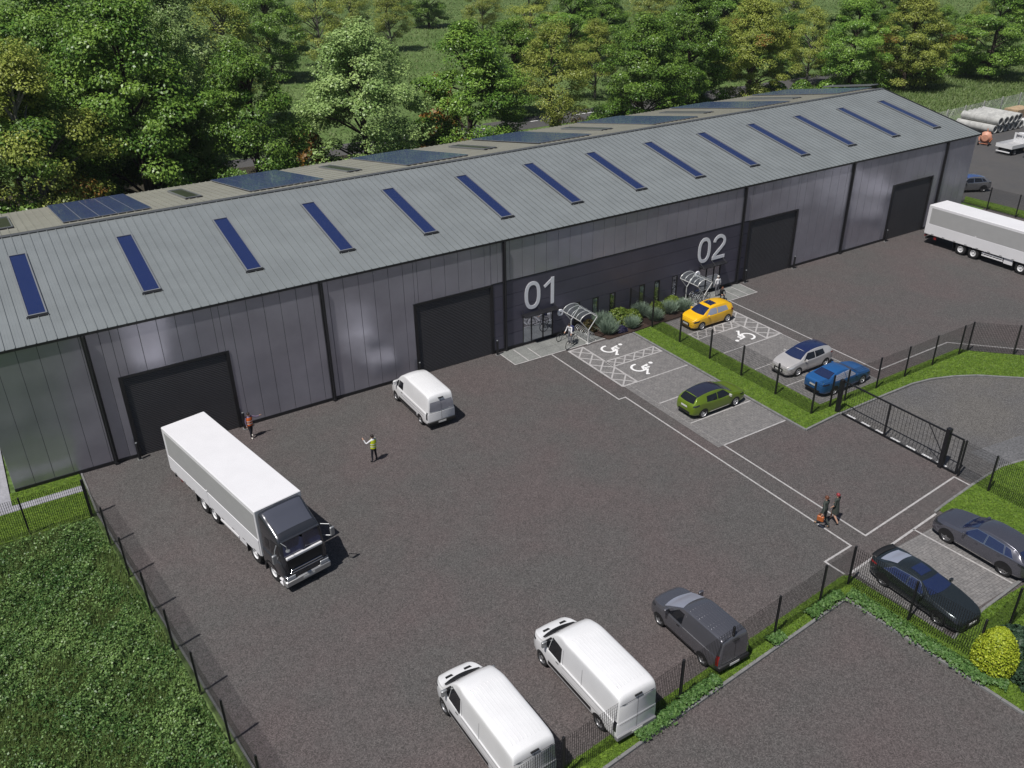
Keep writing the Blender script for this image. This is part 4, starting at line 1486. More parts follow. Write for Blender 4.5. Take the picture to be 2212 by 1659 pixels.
# leafy ground cover along the lower kerbs
VV, TT = [], []
seg = [((17.5, -31.25), (23.0, -30.78), 0.30, [(0.55, 1.0)]), ((23.05, -30.72), (33.3, -29.9), 0.26, [(0.0, 0.20), (0.52, 0.60), (0.78, 1.0)]), ((33.72, -30.1), (34.15, -36.6), 0.34, [(0.0, 1.0)]), ((34.3, -36.3), (34.9, -37.6), 0.3, [(0.0, 0.6)])]
for (a, b, wd, spans) in seg:
    a, b = np.array(a), np.array(b)
    L = np.linalg.norm(b - a)
    for s0, s1 in spans:
        n = int(L * (s1 - s0) * 900)
        t = rg.uniform(s0, s1, n)
        nrm = np.array([-(b - a)[1], (b - a)[0]]) / L
        off = rg.normal(0, 0.5, n) * wd
        c = a + (b - a) * t[:, None] + nrm * off[:, None]
        top = 0.10 + 0.28 * np.clip(1 - (off / (1.6 * wd)) ** 2, 0.1, 1) * (0.45 + 0.75 * bumps(c, 2.2, 0.5))
        zz = 0.08 + top * rg.uniform(0.4, 1, n) ** 0.6
        Nn = unit(np.stack([nrm[0] * off / wd * 0.6, nrm[1] * off / wd * 0.6, np.full(n, 0.8)], 1) + rg.normal(size=(n, 3)) * 0.4)
        VV.append(leaves(np.concatenate([c, zz[:, None]], 1), Nn, rg.uniform(0.035, 0.075, n), rg, 0.7))
        TT.append(np.clip(rg.normal(0.5, 0.28, n), 0, 1))
tag(link('ground_cover', quads('ground_cover', np.concatenate(VV), np.concatenate(TT), L_HEDGE)), 'leafy green ground cover spilling along the lower kerbs', 'plants', None, 'stuff')
# rough grass beyond the far gable
RGH = [(90, 27.5), (150, 29.5), (190, 40), (190, 75), (120, 54), (95, 40)]
q = scatter(RGH, 60000, rg)
V = blades(q, rg.uniform(0.12, 0.42, len(q)), rg.uniform(0.03, 0.07, len(q)), rg, 0.9)
tag(link('rough_grass', quads('rough_grass', V, np.clip(rg.normal(0.5, 0.3, len(q)), 0, 1), L_GRASS)), 'rough green grass beyond the far gable, before the trees', 'grass', None, 'stuff')
MDW = [(20, 66), (200, 60), (330, 120), (260, 260), (40, 260), (10, 120)]
q = scatter(MDW, 90000, rg)
V = blades(q, rg.uniform(0.12, 0.45, len(q)), rg.uniform(0.08, 0.18, len(q)), rg, 1.2)
tag(link('meadow_grass', quads('meadow_grass', V, np.clip(0.15 + 0.6 * bumps(q, 0.05, 3.0) + rg.normal(0, 0.2, len(q)), 0, 1), L_GRASS)), 'tufted grass of the open slope behind the tree row', 'grass', None, 'stuff')
# ------------------------------------------------------------------ vehicles
def pchip(pts):
    """smooth monotone curve through (x, value) points"""
    P = sorted(pts)
    X = np.array([p[0] for p in P], float)
    Y = np.array([p[1] for p in P], float)
    h = np.diff(X)
    d = np.diff(Y) / h
    m = np.zeros(len(X))
    m[0], m[-1] = d[0], d[-1]
    for i in range(1, len(X) - 1):
        if d[i - 1] * d[i] > 0:
            w1, w2 = 2 * h[i] + h[i - 1], h[i] + 2 * h[i - 1]
            m[i] = (w1 + w2) / (w1 / d[i - 1] + w2 / d[i])

    def f(x):
        x = np.clip(np.asarray(x, float), X[0], X[-1])
        i = np.clip(np.searchsorted(X, x) - 1, 0, len(X) - 2)
        t = (x - X[i]) / h[i]
        return (Y[i] * (1 + 2 * t) * (1 - t) ** 2 + h[i] * m[i] * t * (1 - t) ** 2 + Y[i + 1] * t * t * (3 - 2 * t) + h[i] * m[i + 1] * t * t * (t - 1))
    return f


class Body:
    """vehicle shell: top, belt and sill lines with plan widths; x forward, z up; patches are cut from its own surface"""

    def __init__(s, top, belt, sill, wid, rwid, bulge=0.03, crown=0.03, tumble=None):
        s.x0, s.x1 = min(p[0] for p in top), max(p[0] for p in top)
        s.ft, s.fb, s.fs, s.fw, s.fr = pchip(top), pchip(belt), pchip(sill), pchip(wid), pchip(rwid)
        s.bulge, s.crown = bulge, crown
        keys = sorted(set([p[0] for p in top] + [p[0] for p in wid] + list(np.linspace(s.x0, s.x1, 44))))
        s.xs = [k for i, k in enumerate(keys) if i == 0 or k - keys[i - 1] > 0.012]
        s.cache = {}

    def section(s, x):
        k = round(float(x), 4)
        if k in s.cache:
            return s.cache[k]
        zt, zb, z0, w, wr = (float(f(x)) for f in (s.ft, s.fb, s.fs, s.fw, s.fr))
        zb = min(zb, zt - 0.02)
        h = zb - z0
        up = zt - zb
        wr = min(wr, w * 0.985)
        wr = w * 0.95 + (wr - w * 0.95) * min(1, up / 0.35)
        c = [(0, z0), (0.80 * w, z0), (0.955 * w, z0 + 0.10 * h), (w * (1 - 0.2 * s.bulge), z0 + 0.35 * h), (w, z0 + 0.68 * h), (w * 0.985, z0 + 0.92 * h), (w * 0.955, zb),
             (wr + (w * 0.955 - wr) * 0.45, zb + up * 0.5), (wr, zb + up * 0.84), (wr * 0.94, zb + up * 0.955), (wr * 0.72, zt), (wr * 0.35, zt + s.crown * min(1, up / 0.3) * 0.8), (0, zt + s.crown * min(1, up / 0.3))]
        out = []
        n = len(c)
        for i in range(n - 1):
            p0, p1, p2, p3 = c[max(i - 1, 0)], c[i], c[i + 1], c[min(i + 2, n - 1)]
            if i == 0:
                out.append(p1)
                continue
            for t in (0.0, 0.34, 0.67):
                out.append(tuple(0.5 * (2 * b + (-a + cc) * t + (2 * a - 5 * b + 4 * cc - d) * t * t + (-a + 3 * b - 3 * cc + d) * t ** 3) for a, b, cc, d in zip(p0, p1, p2, p3)))
        out.append(c[-1])
        out = np.array(out)
        out[:, 0] = np.maximum(out[:, 0], 0)
        s.cache[k] = out
        return out

    def W(s, x, z):
        q = s.section(x)
        i = int(np.argmax(q[:, 1] > q[0, 1] + 1e-4)) - 1
        q = q[max(i, 1):]
        zz = np.maximum.accumulate(q[:, 1])
        return float(np.interp(z, zz, q[:, 0], left=q[0, 0], right=0.0))

    def T(s, x, y):
        q = s.section(x)
        i = int(np.argmax(q[:, 0]))
        u = q[i:][::-1]
        return float(np.interp(abs(y), np.maximum.accumulate(u[:, 0]), u[:, 1]))

    def X(s, y, z, front=True):
        xs = np.linspace(s.x1, s.x1 - 1.6, 160) if front else np.linspace(s.x0, s.x0 + 1.6, 160)
        for k, x in enumerate(xs):
            if s.W(x, z) >= abs(y) - 1e-6:
                return float(x)
        return float(xs[-1])

    def shell(s):
        mb = MB()
        rings = []
        for x in s.xs:
            q = s.section(x)
            rings.append([(x, y, z) for y, z in q] + [(x, -y, z) for y, z in q[-2:0:-1]])
        n = len(rings[0])
        vs_ = [p for r_ in rings for p in r_]
        fs = [(i * n + k, i * n + (k + 1) % n, (i + 1) * n + (k + 1) % n, (i + 1) * n + k) for i in range(len(rings) - 1) for k in range(n)]
        # the flat ends are closed with strips across
        for e in (0, len(rings) - 1):
            h = n // 2
            for k in range(h):
                a, b = e * n + k, e * n + k + 1
                c, d = e * n + (n - k - 1) % n if k else e * n + n - 1, e * n + (n - k) % n
                fs.append((a, b, e * n + (n - k - 1), d) if k else (a, b, e * n + n - 1))
        return mb.add(vs_, [tuple(dict.fromkeys(f)) for f in fs if len(set(f)) > 2])

    @staticmethod
    def grid(c, nu, nv):
        (a, b, cc, d) = [np.array(p, float) for p in c]
        G = []
        for j in range(nv + 1):
            v = j / nv
            for i in range(nu + 1):
                u = i / nu
                G.append(a * (1 - u) * (1 - v) + b * u * (1 - v) + cc * u * v + d * (1 - u) * v)
        return G

    @staticmethod
    def gfaces(nu, nv):
        return [(j * (nu + 1) + i, j * (nu + 1) + i + 1, (j + 1) * (nu + 1) + i + 1, (j + 1) * (nu + 1) + i) for j in range(nv) for i in range(nu)]

    def side(s, c, sd=1, off=0.008, nu=10, nv=6):
        return MB().add([(x, sd * (s.W(x, z) + off), z) for x, z in s.grid(c, nu, nv)], s.gfaces(nu, nv))

    def over(s, c, off=0.008, nu=10, nv=8, bow=0.0):
        """patch on the upper surface; c are (x, y); bow pushes the middle forward"""
        out = []
        ym = max(abs(p[1]) for p in c)
        for x, y in s.grid(c, nu, nv):
            x2 = x + bow * (1 - (y / ym) ** 2)
            out.append((x2, y, s.T(x2, y) + off))
        return MB().add(out, s.gfaces(nu, nv))

    def end(s, c, front=True, off=0.008, nu=10, nv=5):
        sg = 1 if front else -1
        return MB().add([(s.X(y, z, front) + sg * off, y, z) for y, z in s.grid(c, nu, nv)], s.gfaces(nu, nv))


def paint(name, col, metal=0.25, rough=0.32):
    return mat('paint_' + name, col, rough=rough, metal=metal, coat=0.8, var=0.05, scale=1.2)


M_TYRE = mat('tyre_rubber', (0.014, 0.014, 0.015), rough=0.8, var=0.2, scale=12)
M_RIM = mat('alloy_rim', (0.72, 0.72, 0.74), rough=0.35, metal=0.5)
M_RIMD = mat('dark_alloy_rim', (0.30, 0.30, 0.31), rough=0.3, metal=0.8)
M_RIMS = mat('steel_rim', (0.24, 0.24, 0.25), rough=0.4, metal=0.6)
M_RIMW = mat('white_truck_rim', (0.70, 0.70, 0.71), rough=0.4)
M_ARCH = mat('black_plastic', (0.010, 0.010, 0.011), rough=0.6)
M_AUTO = mat('car_glass', (0.014, 0.022, 0.066), rough=0.04, spec=1.0, coat=0.8)
M_AUTOD = mat('shaded_car_glass', (0.010, 0.011, 0.014), rough=0.06, spec=0.7)
M_AUTOP = mat('pale_reflecting_glass', (0.27, 0.29, 0.36), rough=0.08, spec=0.9, coat=0.5)
M_LAMP = mat('headlamp_lens', (0.45, 0.47, 0.50), rough=0.1, spec=0.9, coat=0.6)
M_LAMPD = mat('smoked_headlamp', (0.020, 0.022, 0.028), rough=0.08, spec=0.9, coat=0.8)
M_RED = mat('tail_lamp', (0.22, 0.012, 0.012), rough=0.15, coat=0.5)
M_CHROME = mat('chrome', (0.70, 0.70, 0.71), rough=0.12, metal=1.0)
M_PLATE = mat('number_plate', (0.62, 0.62, 0.60), rough=0.5, var=0.08, scale=10)


def wheel_meshes(key, r, w, rim_m, spokes=5, fill=False, rf=1.0):
    t = MB().lathe([(r * 0.64 * rf, -w / 2 + 0.01), (r * 0.88, -w / 2), (r * 0.97, -w / 2 + 0.02), (r, -w / 2 + 0.05), (r, w / 2 - 0.05), (r * 0.97, w / 2 - 0.02), (r * 0.88, w / 2), (r * 0.64 * rf, w / 2 - 0.01)], 'y', 28)
    tyre = t.mesh('tyre', M_TYRE, smooth=True)
    q = MB().lathe([(r * 0.66, w / 2 - 0.012), (r * 0.60, w / 2 - 0.004), (r * 0.55, w / 2 - 0.03), (r * 0.54, w / 2 - 0.08)], 'y', 28)
    q.lathe([(r * 0.54, w / 2 - 0.085), (0.0, w / 2 - 0.09)], 'y', 28, mi=1)
    if fill:
        q.lathe([(r * 0.56, w / 2 - 0.055), (r * 0.40, w / 2 - 0.06), (r * 0.22, w / 2 - 0.10), (r * 0.20, w / 2 - 0.02), (0, w / 2 - 0.015)], 'y', 24)
        for k in range(spokes):
            a = 2 * math.pi * k / spokes
            cx, cz = r * 0.45 * math.cos(a), r * 0.45 * math.sin(a)
            q.lathe([(0, w / 2 - 0.052), (r * 0.055, w / 2 - 0.052), (r * 0.055, w / 2 - 0.065)], 'y', 8, (cx, 0, cz), 1)
    else:
        for k in range(spokes):
            a = 2 * math.pi * k / spokes
            R = Matrix.Rotation(a, 4, 'Y')
            q.add([R @ Vector(p) for p in ((-r * 0.10, w / 2 - 0.015, 0.03), (r * 0.10, w / 2 - 0.015, 0.03), (r * 0.065, w / 2 - 0.02, r * 0.57), (-r * 0.065, w / 2 - 0.02, r * 0.57),
                                           (-r * 0.10, w / 2 - 0.06, 0.03), (r * 0.10, w / 2 - 0.06, 0.03), (r * 0.065, w / 2 - 0.06, r * 0.57), (-r * 0.065, w / 2 - 0.06, r * 0.57))],
                  [(0, 1, 2, 3), (7, 6, 5, 4), (0, 4, 5, 1), (1, 5, 6, 2), (2, 6, 7, 3), (3, 7, 4, 0)])
        q.lathe([(r * 0.16, w / 2 - 0.05), (r * 0.14, w / 2 - 0.005), (0, w / 2 - 0.002)], 'y', 16)
    if rf != 1.0:
        q.v = [(x * rf, y, z * rf) for x, y, z in q.v]
    rim = q.mesh('rim', [rim_m, M_ARCH], smooth=True)
    return tyre, rim


WHEELS = {}


def add_wheels(root, xs, track, r, w, rim_m, spokes=5, fill=False, rf=1.0):
    key = (r, w, rim_m.name, spokes, fill, rf)
    if key not in WHEELS:
        WHEELS[key] = wheel_meshes(key, r, w, rim_m, spokes, fill, rf)
    ty, ri = WHEELS[key]
    for x in xs:
        for sd in (1, -1):
            o = link('wheel', ty, root, (x, sd * track, r), (0, 0, 0 if sd > 0 else math.pi))
            link('rim', ri, o, None, (0, random.uniform(0, 1.2), 0))


def arches(B, root, xs, r, off=0.006, zmin=None):
    for x in xs:
        for sd in (1, -1):
            n = 20
            z0 = zmin if zmin is not None else float(B.fs(x)) + 0.02
            pts = [(x, r * 0.95)]
            vs_ = []
            rr = [0.0, 0.5, 0.8, 1.0]
            for q in rr:
                for k in range(n + 1):
                    a = math.pi * (-0.12 + 1.24 * k / n)
                    px, pz = x + (r * 1.13) * q * math.cos(a), max(z0, r * 0.97 + (r * 1.13) * q * math.sin(a))
                    vs_.append((px, sd * (B.W(px, pz) + off), pz))
            fs = [(j * (n + 1) + i, j * (n + 1) + i + 1, (j + 1) * (n + 1) + i + 1, (j + 1) * (n + 1) + i) for j in range(len(rr) - 1) for i in range(n)]
            MB().add(vs_, fs).build('wheel_arch', M_ARCH, root, smooth='all', fix=False)


def mirror(root, B, x, z, m, size=(0.12, 0.20, 0.15)):
    for sd in (1, -1):
        y = sd * (B.W(x, z) + 0.02)
        mb = MB().bbox(-size[0] / 2, size[0] / 2, 0, size[1], 0, size[2], 0.025)
        mb.tube([(0, -0.06, 0.02), (0, 0.06, 0.05)], 0.025, 6)
        o = mb.build('wing_mirror', m, root, True, (x, y, z))
        if sd < 0:
            o.rotation_euler = (0, 0, math.pi)


def strip(B, root, x0, z0, x1, z1, w, m, name, sd=None, off=0.010):
    for s_ in ((1, -1) if sd is None else (sd,)):
        B.side([(x0, z0 - w / 2), (x1, z1 - w / 2), (x1, z1 + w / 2), (x0, z0 + w / 2)], s_, off, 14, 1).build(name, m, root, 'all', fix=False)


def car(name, label, col, B, spec, loc, rz):
    """a car from its shell: panes, lamps, arches, wheels, seams"""
    r = thing(name, label, spec.get('cat', 'car'), (loc[0], loc[1], 0.012), rz)
    B.shell().build('body', col, r, 'all')
    for c in spec['side']:
        cx_, cz_ = sum(p[0] for p in c) / 4, sum(p[1] for p in c) / 4
        ct = [(p[0] + math.copysign(0.022, p[0] - cx_), p[1] + math.copysign(0.020, p[1] - cz_)) for p in c]
        for sd in (1, -1):
            B.side(c, sd, 0.010).build('side_window', spec.get('sglass', M_AUTOD), r, 'all', fix=False)
            if spec.get('trim'):
                B.side(ct, sd, 0.006).build('window_trim', spec['trim'], r, 'all', fix=False)
    xb, yb, xt, yt = spec['screen']
    B.over([(xb, -yb), (xb, yb), (xt, yt), (xt, -yt)], 0.009, bow=0.10).build('windscreen', spec.get('glass', M_AUTO), r, 'all', fix=False)
    if 'rear' in spec:
        xb, yb, xt, yt = spec['rear']
        B.over([(xb, -yb), (xb, yb), (xt, yt), (xt, -yt)], 0.009, bow=-0.06).build('rear_window', spec.get('rglass', M_AUTO), r, 'all', fix=False)
    if 'roof' in spec:
        a, ya, b, yb2, m = spec['roof']
        B.over([(a, -ya), (a, ya), (b, yb2), (b, -yb2)], 0.006, 12, 12).build('roof_panel', m, r, 'all', fix=False)
    if 'sunroof' in spec:
        a, b, y = spec['sunroof']
        B.over([(a, -y), (a, y), (b, y), (b, -y)], 0.014, 8, 6).build('sunroof', M_AUTO, r, 'all', fix=False)
    arches(B, r, spec['axles'], spec['wr'])
    add_wheels(r, spec['axles'], spec['track'], spec['wr'], 0.22, spec.get('rim', M_RIM), spec.get('spokes', 5))
    for c in spec['head']:
        for sd in (1, -1):
            B.side(c, sd, 0.010, 8, 3).build('headlight', spec.get('lamp', M_LAMPD), r, 'all', fix=False)
    for c in spec['tail']:
        for sd in (1, -1):
            B.side(c, sd, 0.010, 8, 3).build('tail_light', spec.get('tlamp', M_RED), r, 'all', fix=False)
    gy, g0, g1 = spec['grille']
    B.end([(-gy, g0), (gy, g0), (gy * 0.9, g1), (-gy * 0.9, g1)], True, 0.010).build('grille', M_ARCH, r, 'all', fix=False)
    if 'intake' in spec:
        gy, g0, g1 = spec['intake']
        B.end([(-gy, g0), (gy, g0), (gy, g1), (-gy, g1)], True, 0.012).build('air_intake', M_ARCH, r, 'all', fix=False)
    zf, zr = spec['plate']
    for fr_, z_ in ((True, zf), (False, zr)):
        x = B.X(0.0, z_ + 0.05, fr_) + (0.02 if fr_ else -0.02)
        MB().box(x - 0.008, x + 0.008, -0.26, 0.26, z_, z_ + 0.11).build('number_plate', M_PLATE, r)
    if 'diffuser' in spec:
        gy, g0, g1 = spec['diffuser']
        B.end([(-gy, g0), (gy, g0), (gy, g1), (-gy, g1)], False, 0.010).build('rear_valance', M_ARCH, r, 'all', fix=False)
    mirror(r, B, *spec['mirror'], spec.get('mirror_m', col))
    for x0, x1 in spec.get('seams', []):
        z0 = float(B.fs(x0)) + 0.10
        strip(B, r, x0 - 0.006, (z0 + float(B.fb(x0))) / 2, x0 + 0.006, (z0 + float(B.fb(x0))) / 2, float(B.fb(x0)) - z0 - 0.06, M_ARCH, 'door_seam')
        hz = float(B.fb(x1)) - 0.16
        strip(B, r, x1 - 0.09, hz, x1 + 0.09, hz, 0.035, spec.get('handle_m', col), 'door_handle', None, 0.022)
    if 'sill' in spec:
        a, b, z, m = spec['sill']
        strip(B, r, a, z, b, z, 0.05, m, 'sill_trim')
    if 'spoiler' in spec:
        x, z, y = spec['spoiler']
        n = 15
        vs_ = []
        for t in np.linspace(-1, 1, n):
            for dx, dz in ((0.10, 0.0), (-0.16, 0.05), (-0.17, 0.09), (0.05, 0.035)):
                vs_.append((x + dx + 0.12 * (1 - t * t) * -0.6, t * y, z + dz - 0.03 * t * t))
        MB().add(vs_, [(4 * i + k, 4 * i + (k + 1) % 4, 4 * i + 4 + (k + 1) % 4, 4 * i + 4 + k) for i in range(n - 1) for k in range(4)] + [(0, 1, 2, 3), (4 * n - 4, 4 * n - 3, 4 * n - 2, 4 * n - 1)]).build('spoiler', M_ARCH, r, 'all')
    return r


PI = math.pi


def hatch_body(L0=-2.18, L1=2.30, H=1.53, w=0.90):
    k = H / 1.53
    return Body(top=[(L1, 0.62), (L1 - 0.05, 0.74), (L1 - 0.25, 0.85), (1.72, 0.95), (1.25, 1.03), (1.10, 1.07), (0.75, 1.24 * k), (0.30, 1.44 * k), (-0.10, 1.515 * k), (-0.55, H), (-1.10, 1.50 * k), (-1.55, 1.42 * k), (-1.78, 1.33 * k), (-2.0, 1.08), (L0 + 0.06, 0.98), (L0, 0.80)],
                belt=[(L1, 0.55), (L1 - 0.25, 0.72), (1.6, 0.86), (1.1, 0.95), (0.2, 0.97), (-0.8, 1.01), (-1.5, 1.07), (-1.9, 1.02), (L0, 0.76)],
                sill=[(L1, 0.24), (L1 - 0.4, 0.20), (1.0, 0.20), (-1.0, 0.20), (L0 + 0.3, 0.26), (L0, 0.34)],
                wid=[(L1, 0.56), (L1 - 0.06, 0.68), (L1 - 0.25, 0.80), (L1 - 0.6, 0.865), (0.6, w * 0.985), (-0.6, w), (-1.5, w * 0.985), (L0 + 0.25, 0.82), (L0 + 0.06, 0.74), (L0, 0.64)],
                rwid=[(L1, 0.5), (1.1, 0.70), (0.3, 0.62), (-0.5, 0.64), (-1.5, 0.60), (L0, 0.60)])


HB = hatch_body()
hatch_spec = dict(side=[[(0.86, 0.985), (-0.20, 0.995), (-0.20, 1.385), (0.36, 1.375)], [(-0.26, 0.998), (-1.12, 1.055), (-1.05, 1.36), (-0.26, 1.388)]],
                  screen=(1.06, 0.70, 0.36, 0.56), rear=(-2.02, 0.60, -1.66, 0.52), axles=(1.335, -1.335), wr=0.325, track=0.785,
                  head=[[(2.20, 0.64), (1.72, 0.72), (1.62, 0.82), (2.12, 0.74)]], tail=[[(-2.13, 0.86), (-1.72, 0.94), (-1.72, 1.04), (-2.08, 0.97)]],
                  grille=(0.40, 0.36, 0.62), intake=(0.55, 0.26, 0.33), plate=(0.42, 0.72), mirror=(0.72, 0.96), seams=[(0.95, 0.0), (-0.23, -1.05)], diffuser=(0.5, 0.36, 0.50))
M_NAVY = mat('navy_roof', (0.012, 0.020, 0.075), rough=0.18, coat=0.8, spec=0.8)
M_INK = mat('dark_violet_roof', (0.022, 0.022, 0.040), rough=0.2, coat=0.8, spec=0.8)
car('hatchback', 'green hatchback with dark roof in the bay before the 01 unit', paint('leaf_green', (0.155, 0.235, 0.014), 0.3), HB,
    dict(hatch_spec, roof=(0.42, 0.57, -1.66, 0.55, M_INK), rglass=M_AUTOD, tlamp=M_LAMPD, mirror_m=paint('pale_mirror', (0.55, 0.56, 0.50)), sill=(0.8, -0.8, 0.30, M_CHROME)), (40.42, -13.82), 0.0)
car('hatchback', 'silver hatchback with navy roof parked beside the blue saloon', paint('silver', (0.56, 0.54, 0.53), 0.35, 0.3), HB,
    dict(hatch_spec, roof=(0.42, 0.57, -1.72, 0.55, M_NAVY), lamp=M_LAMP, sill=(0.8, -0.8, 0.30, M_CHROME)), (49.36, -13.25), PI)
YB = hatch_body(-2.0, 2.12, 1.58, 0.88)
car('hatchback', 'bright yellow hatchback with black sunroof in the accessible bay of unit 02', paint('taxi_yellow', (0.82, 0.46, 0.008), 0.0), YB,
    dict(hatch_spec, axles=(1.29, -1.29), screen=(1.06, 0.69, 0.34, 0.55), rear=(-1.93, 0.58, -1.62, 0.52), sunroof=(0.16, -0.42, 0.40), side=[[(0.86, 0.985), (-0.20, 0.995), (-0.20, 1.42), (0.33, 1.40)], [(-0.26, 0.998), (-1.30, 1.055), (-1.18, 1.38), (-0.26, 1.42)]],
         head=[[(2.02, 0.64), (1.60, 0.70), (1.48, 0.84), (1.92, 0.76)]], tail=[[(-1.97, 0.86), (-1.62, 0.92), (-1.62, 1.10), (-1.92, 1.02)]], sglass=M_AUTOP), (48.98, -4.35), PI)

SB = Body(top=[(2.42, 0.58), (2.36, 0.70), (2.1, 0.80), (1.6, 0.90), (1.05, 0.98), (0.92, 1.01), (0.5, 1.21), (0.10, 1.37), (-0.35, 1.43), (-0.85, 1.42), (-1.25, 1.33), (-1.75, 1.13), (-1.92, 1.08), (-2.30, 1.04), (-2.36, 1.0), (-2.42, 0.75)],
          belt=[(2.42, 0.52), (2.1, 0.70), (1.5, 0.82), (1.0, 0.90), (0, 0.92), (-1.0, 0.96), (-1.8, 1.0), (-2.3, 0.98), (-2.42, 0.70)],
          sill=[(2.42, 0.24), (2.0, 0.19), (1.0, 0.19), (-1.0, 0.19), (-2.1, 0.24), (-2.42, 0.34)],
          wid=[(2.42, 0.56), (2.36, 0.68), (2.15, 0.80), (1.7, 0.88), (0.5, 0.91), (-0.7, 0.92), (-1.6, 0.91), (-2.15, 0.83), (-2.36, 0.72), (-2.42, 0.62)],
          rwid=[(2.42, 0.5), (0.9, 0.70), (0.1, 0.60), (-0.8, 0.60), (-1.8, 0.66), (-2.42, 0.6)])
sedan_spec = dict(side=[[(0.70, 0.93), (-0.30, 0.945), (-0.30, 1.31), (0.18, 1.30)], [(-0.36, 0.948), (-1.42, 1.00), (-1.10, 1.26), (-0.36, 1.315)]],
                  screen=(0.86, 0.70, 0.16, 0.54), rear=(-1.74, 0.62, -1.10, 0.52), axles=(1.36, -1.36), wr=0.335, track=0.80,
                  head=[[(2.33, 0.58), (1.82, 0.66), (1.72, 0.75), (2.26, 0.68)]], tail=[[(-2.37, 0.84), (-1.92, 0.90), (-1.92, 0.98), (-2.33, 0.95)]],
                  grille=(0.46, 0.38, 0.60), intake=(0.6, 0.25, 0.34), plate=(0.40, 0.68), mirror=(0.56, 0.92), seams=[(0.82, 0.0), (-0.33, -1.1)], diffuser=(0.6, 0.34, 0.48))
car('saloon_car', 'blue saloon parked by the gate behind the mesh fence', paint('mid_blue', (0.022, 0.120, 0.34), 0.3), SB,
    dict(sedan_spec, tlamp=M_LAMPD, rglass=M_AUTO, sglass=M_AUTOP), (49.35, -16.25), 0.0)
CB = Body(top=[(2.46, 0.56), (2.40, 0.68), (2.1, 0.82), (1.6, 0.91), (1.05, 0.98), (0.80, 1.02), (0.40, 1.20), (0.0, 1.34), (-0.45, 1.40), (-0.95, 1.37), (-1.45, 1.25), (-1.95, 1.08), (-2.28, 1.03), (-2.38, 0.98), (-2.44, 0.72)],
          belt=[(2.46, 0.50), (2.1, 0.71), (1.5, 0.82), (1.0, 0.89), (0, 0.92), (-1.0, 0.96), (-1.8, 1.0), (-2.3, 0.95), (-2.44, 0.66)],
          sill=[(2.46, 0.22), (2.0, 0.17), (1.0, 0.17), (-1.0, 0.17), (-2.1, 0.22), (-2.44, 0.32)],
          wid=[(2.46, 0.58), (2.40, 0.72), (2.15, 0.86), (1.7, 0.93), (0.5, 0.94), (-0.7, 0.95), (-1.6, 0.965), (-2.15, 0.89), (-2.38, 0.76), (-2.44, 0.66)],
          rwid=[(2.46, 0.5), (0.8, 0.72), (0.0, 0.60), (-0.9, 0.58), (-1.9, 0.64), (-2.44, 0.6)])
car('coupe_saloon', 'near-black coupe saloon with rear spoiler and sunroof in the lower bay', paint('graphite_green', (0.040, 0.050, 0.054), 0.6, 0.2), CB,
    dict(sedan_spec, axles=(1.45, -1.45), wr=0.35, track=0.835, screen=(0.76, 0.72, 0.10, 0.54), rear=(-1.98, 0.60, -1.18, 0.50), sunroof=(-0.05, -0.62, 0.36), rim=M_RIMD, spokes=7, trim=M_CHROME, spoiler=(-2.22, 1.06, 0.72), rglass=M_AUTOP,
         side=[[(0.62, 0.93), (-0.30, 0.945), (-0.32, 1.275), (0.10, 1.27)], [(-0.38, 0.948), (-1.55, 1.0), (-1.15, 1.20), (-0.38, 1.275)]], sglass=M_AUTO,
         head=[[(2.38, 0.58), (1.86, 0.66), (1.74, 0.72), (2.30, 0.70)]]), (36.42, -31.9), -PI / 2 - 0.035)
VB = Body(top=[(2.42, 0.70), (2.36, 0.86), (2.1, 0.98), (1.5, 1.08), (1.12, 1.12), (0.98, 1.15), (0.6, 1.38), (0.20, 1.56), (-0.3, 1.64), (-0.9, 1.63), (-1.5, 1.53), (-1.85, 1.40), (-2.15, 1.16), (-2.36, 1.08), (-2.44, 0.85)],
          belt=[(2.42, 0.62), (2.1, 0.85), (1.5, 0.97), (1.0, 1.04), (0, 1.07), (-1.0, 1.11), (-1.8, 1.14), (-2.3, 1.04), (-2.44, 0.80)],
          sill=[(2.42, 0.30), (2.0, 0.24), (1.0, 0.24), (-1.0, 0.24), (-2.1, 0.28), (-2.44, 0.40)],
          wid=[(2.42, 0.62), (2.36, 0.76), (2.15, 0.87), (1.7, 0.94), (0.5, 0.95), (-0.7, 0.96), (-1.6, 0.965), (-2.15, 0.90), (-2.38, 0.80), (-2.44, 0.70)],
          rwid=[(2.42, 0.5), (1.0, 0.76), (0.2, 0.66), (-0.9, 0.66), (-1.9, 0.64), (-2.44, 0.66)])
suv_spec = dict(side=[[(0.78, 1.07), (-0.28, 1.095), (-0.28, 1.50), (0.26, 1.48)], [(-0.35, 1.097), (-1.25, 1.13), (-1.12, 1.47), (-0.35, 1.505)], [(-1.32, 1.14), (-1.72, 1.16), (-1.45, 1.42), (-1.20, 1.455)]],
                screen=(0.93, 0.74, 0.24, 0.60), rear=(-2.14, 0.66, -1.78, 0.58), axles=(1.47, -1.47), wr=0.385, track=0.83,
                head=[[(2.34, 0.72), (1.86, 0.80), (1.78, 0.90), (2.28, 0.86)]], tail=[[(-2.40, 0.92), (-2.0, 0.98), (-2.0, 1.08), (-2.34, 1.04)]],
                grille=(0.50, 0.46, 0.78), intake=(0.62, 0.32, 0.42), plate=(0.46, 0.72), mirror=(0.64, 1.08), seams=[(0.92, 0.0), (-0.32, -1.1)], diffuser=(0.62, 0.42, 0.62),
                rim=M_RIMD, spokes=10, trim=M_CHROME, sill=(0.95, -0.95, 0.36, M_CHROME))
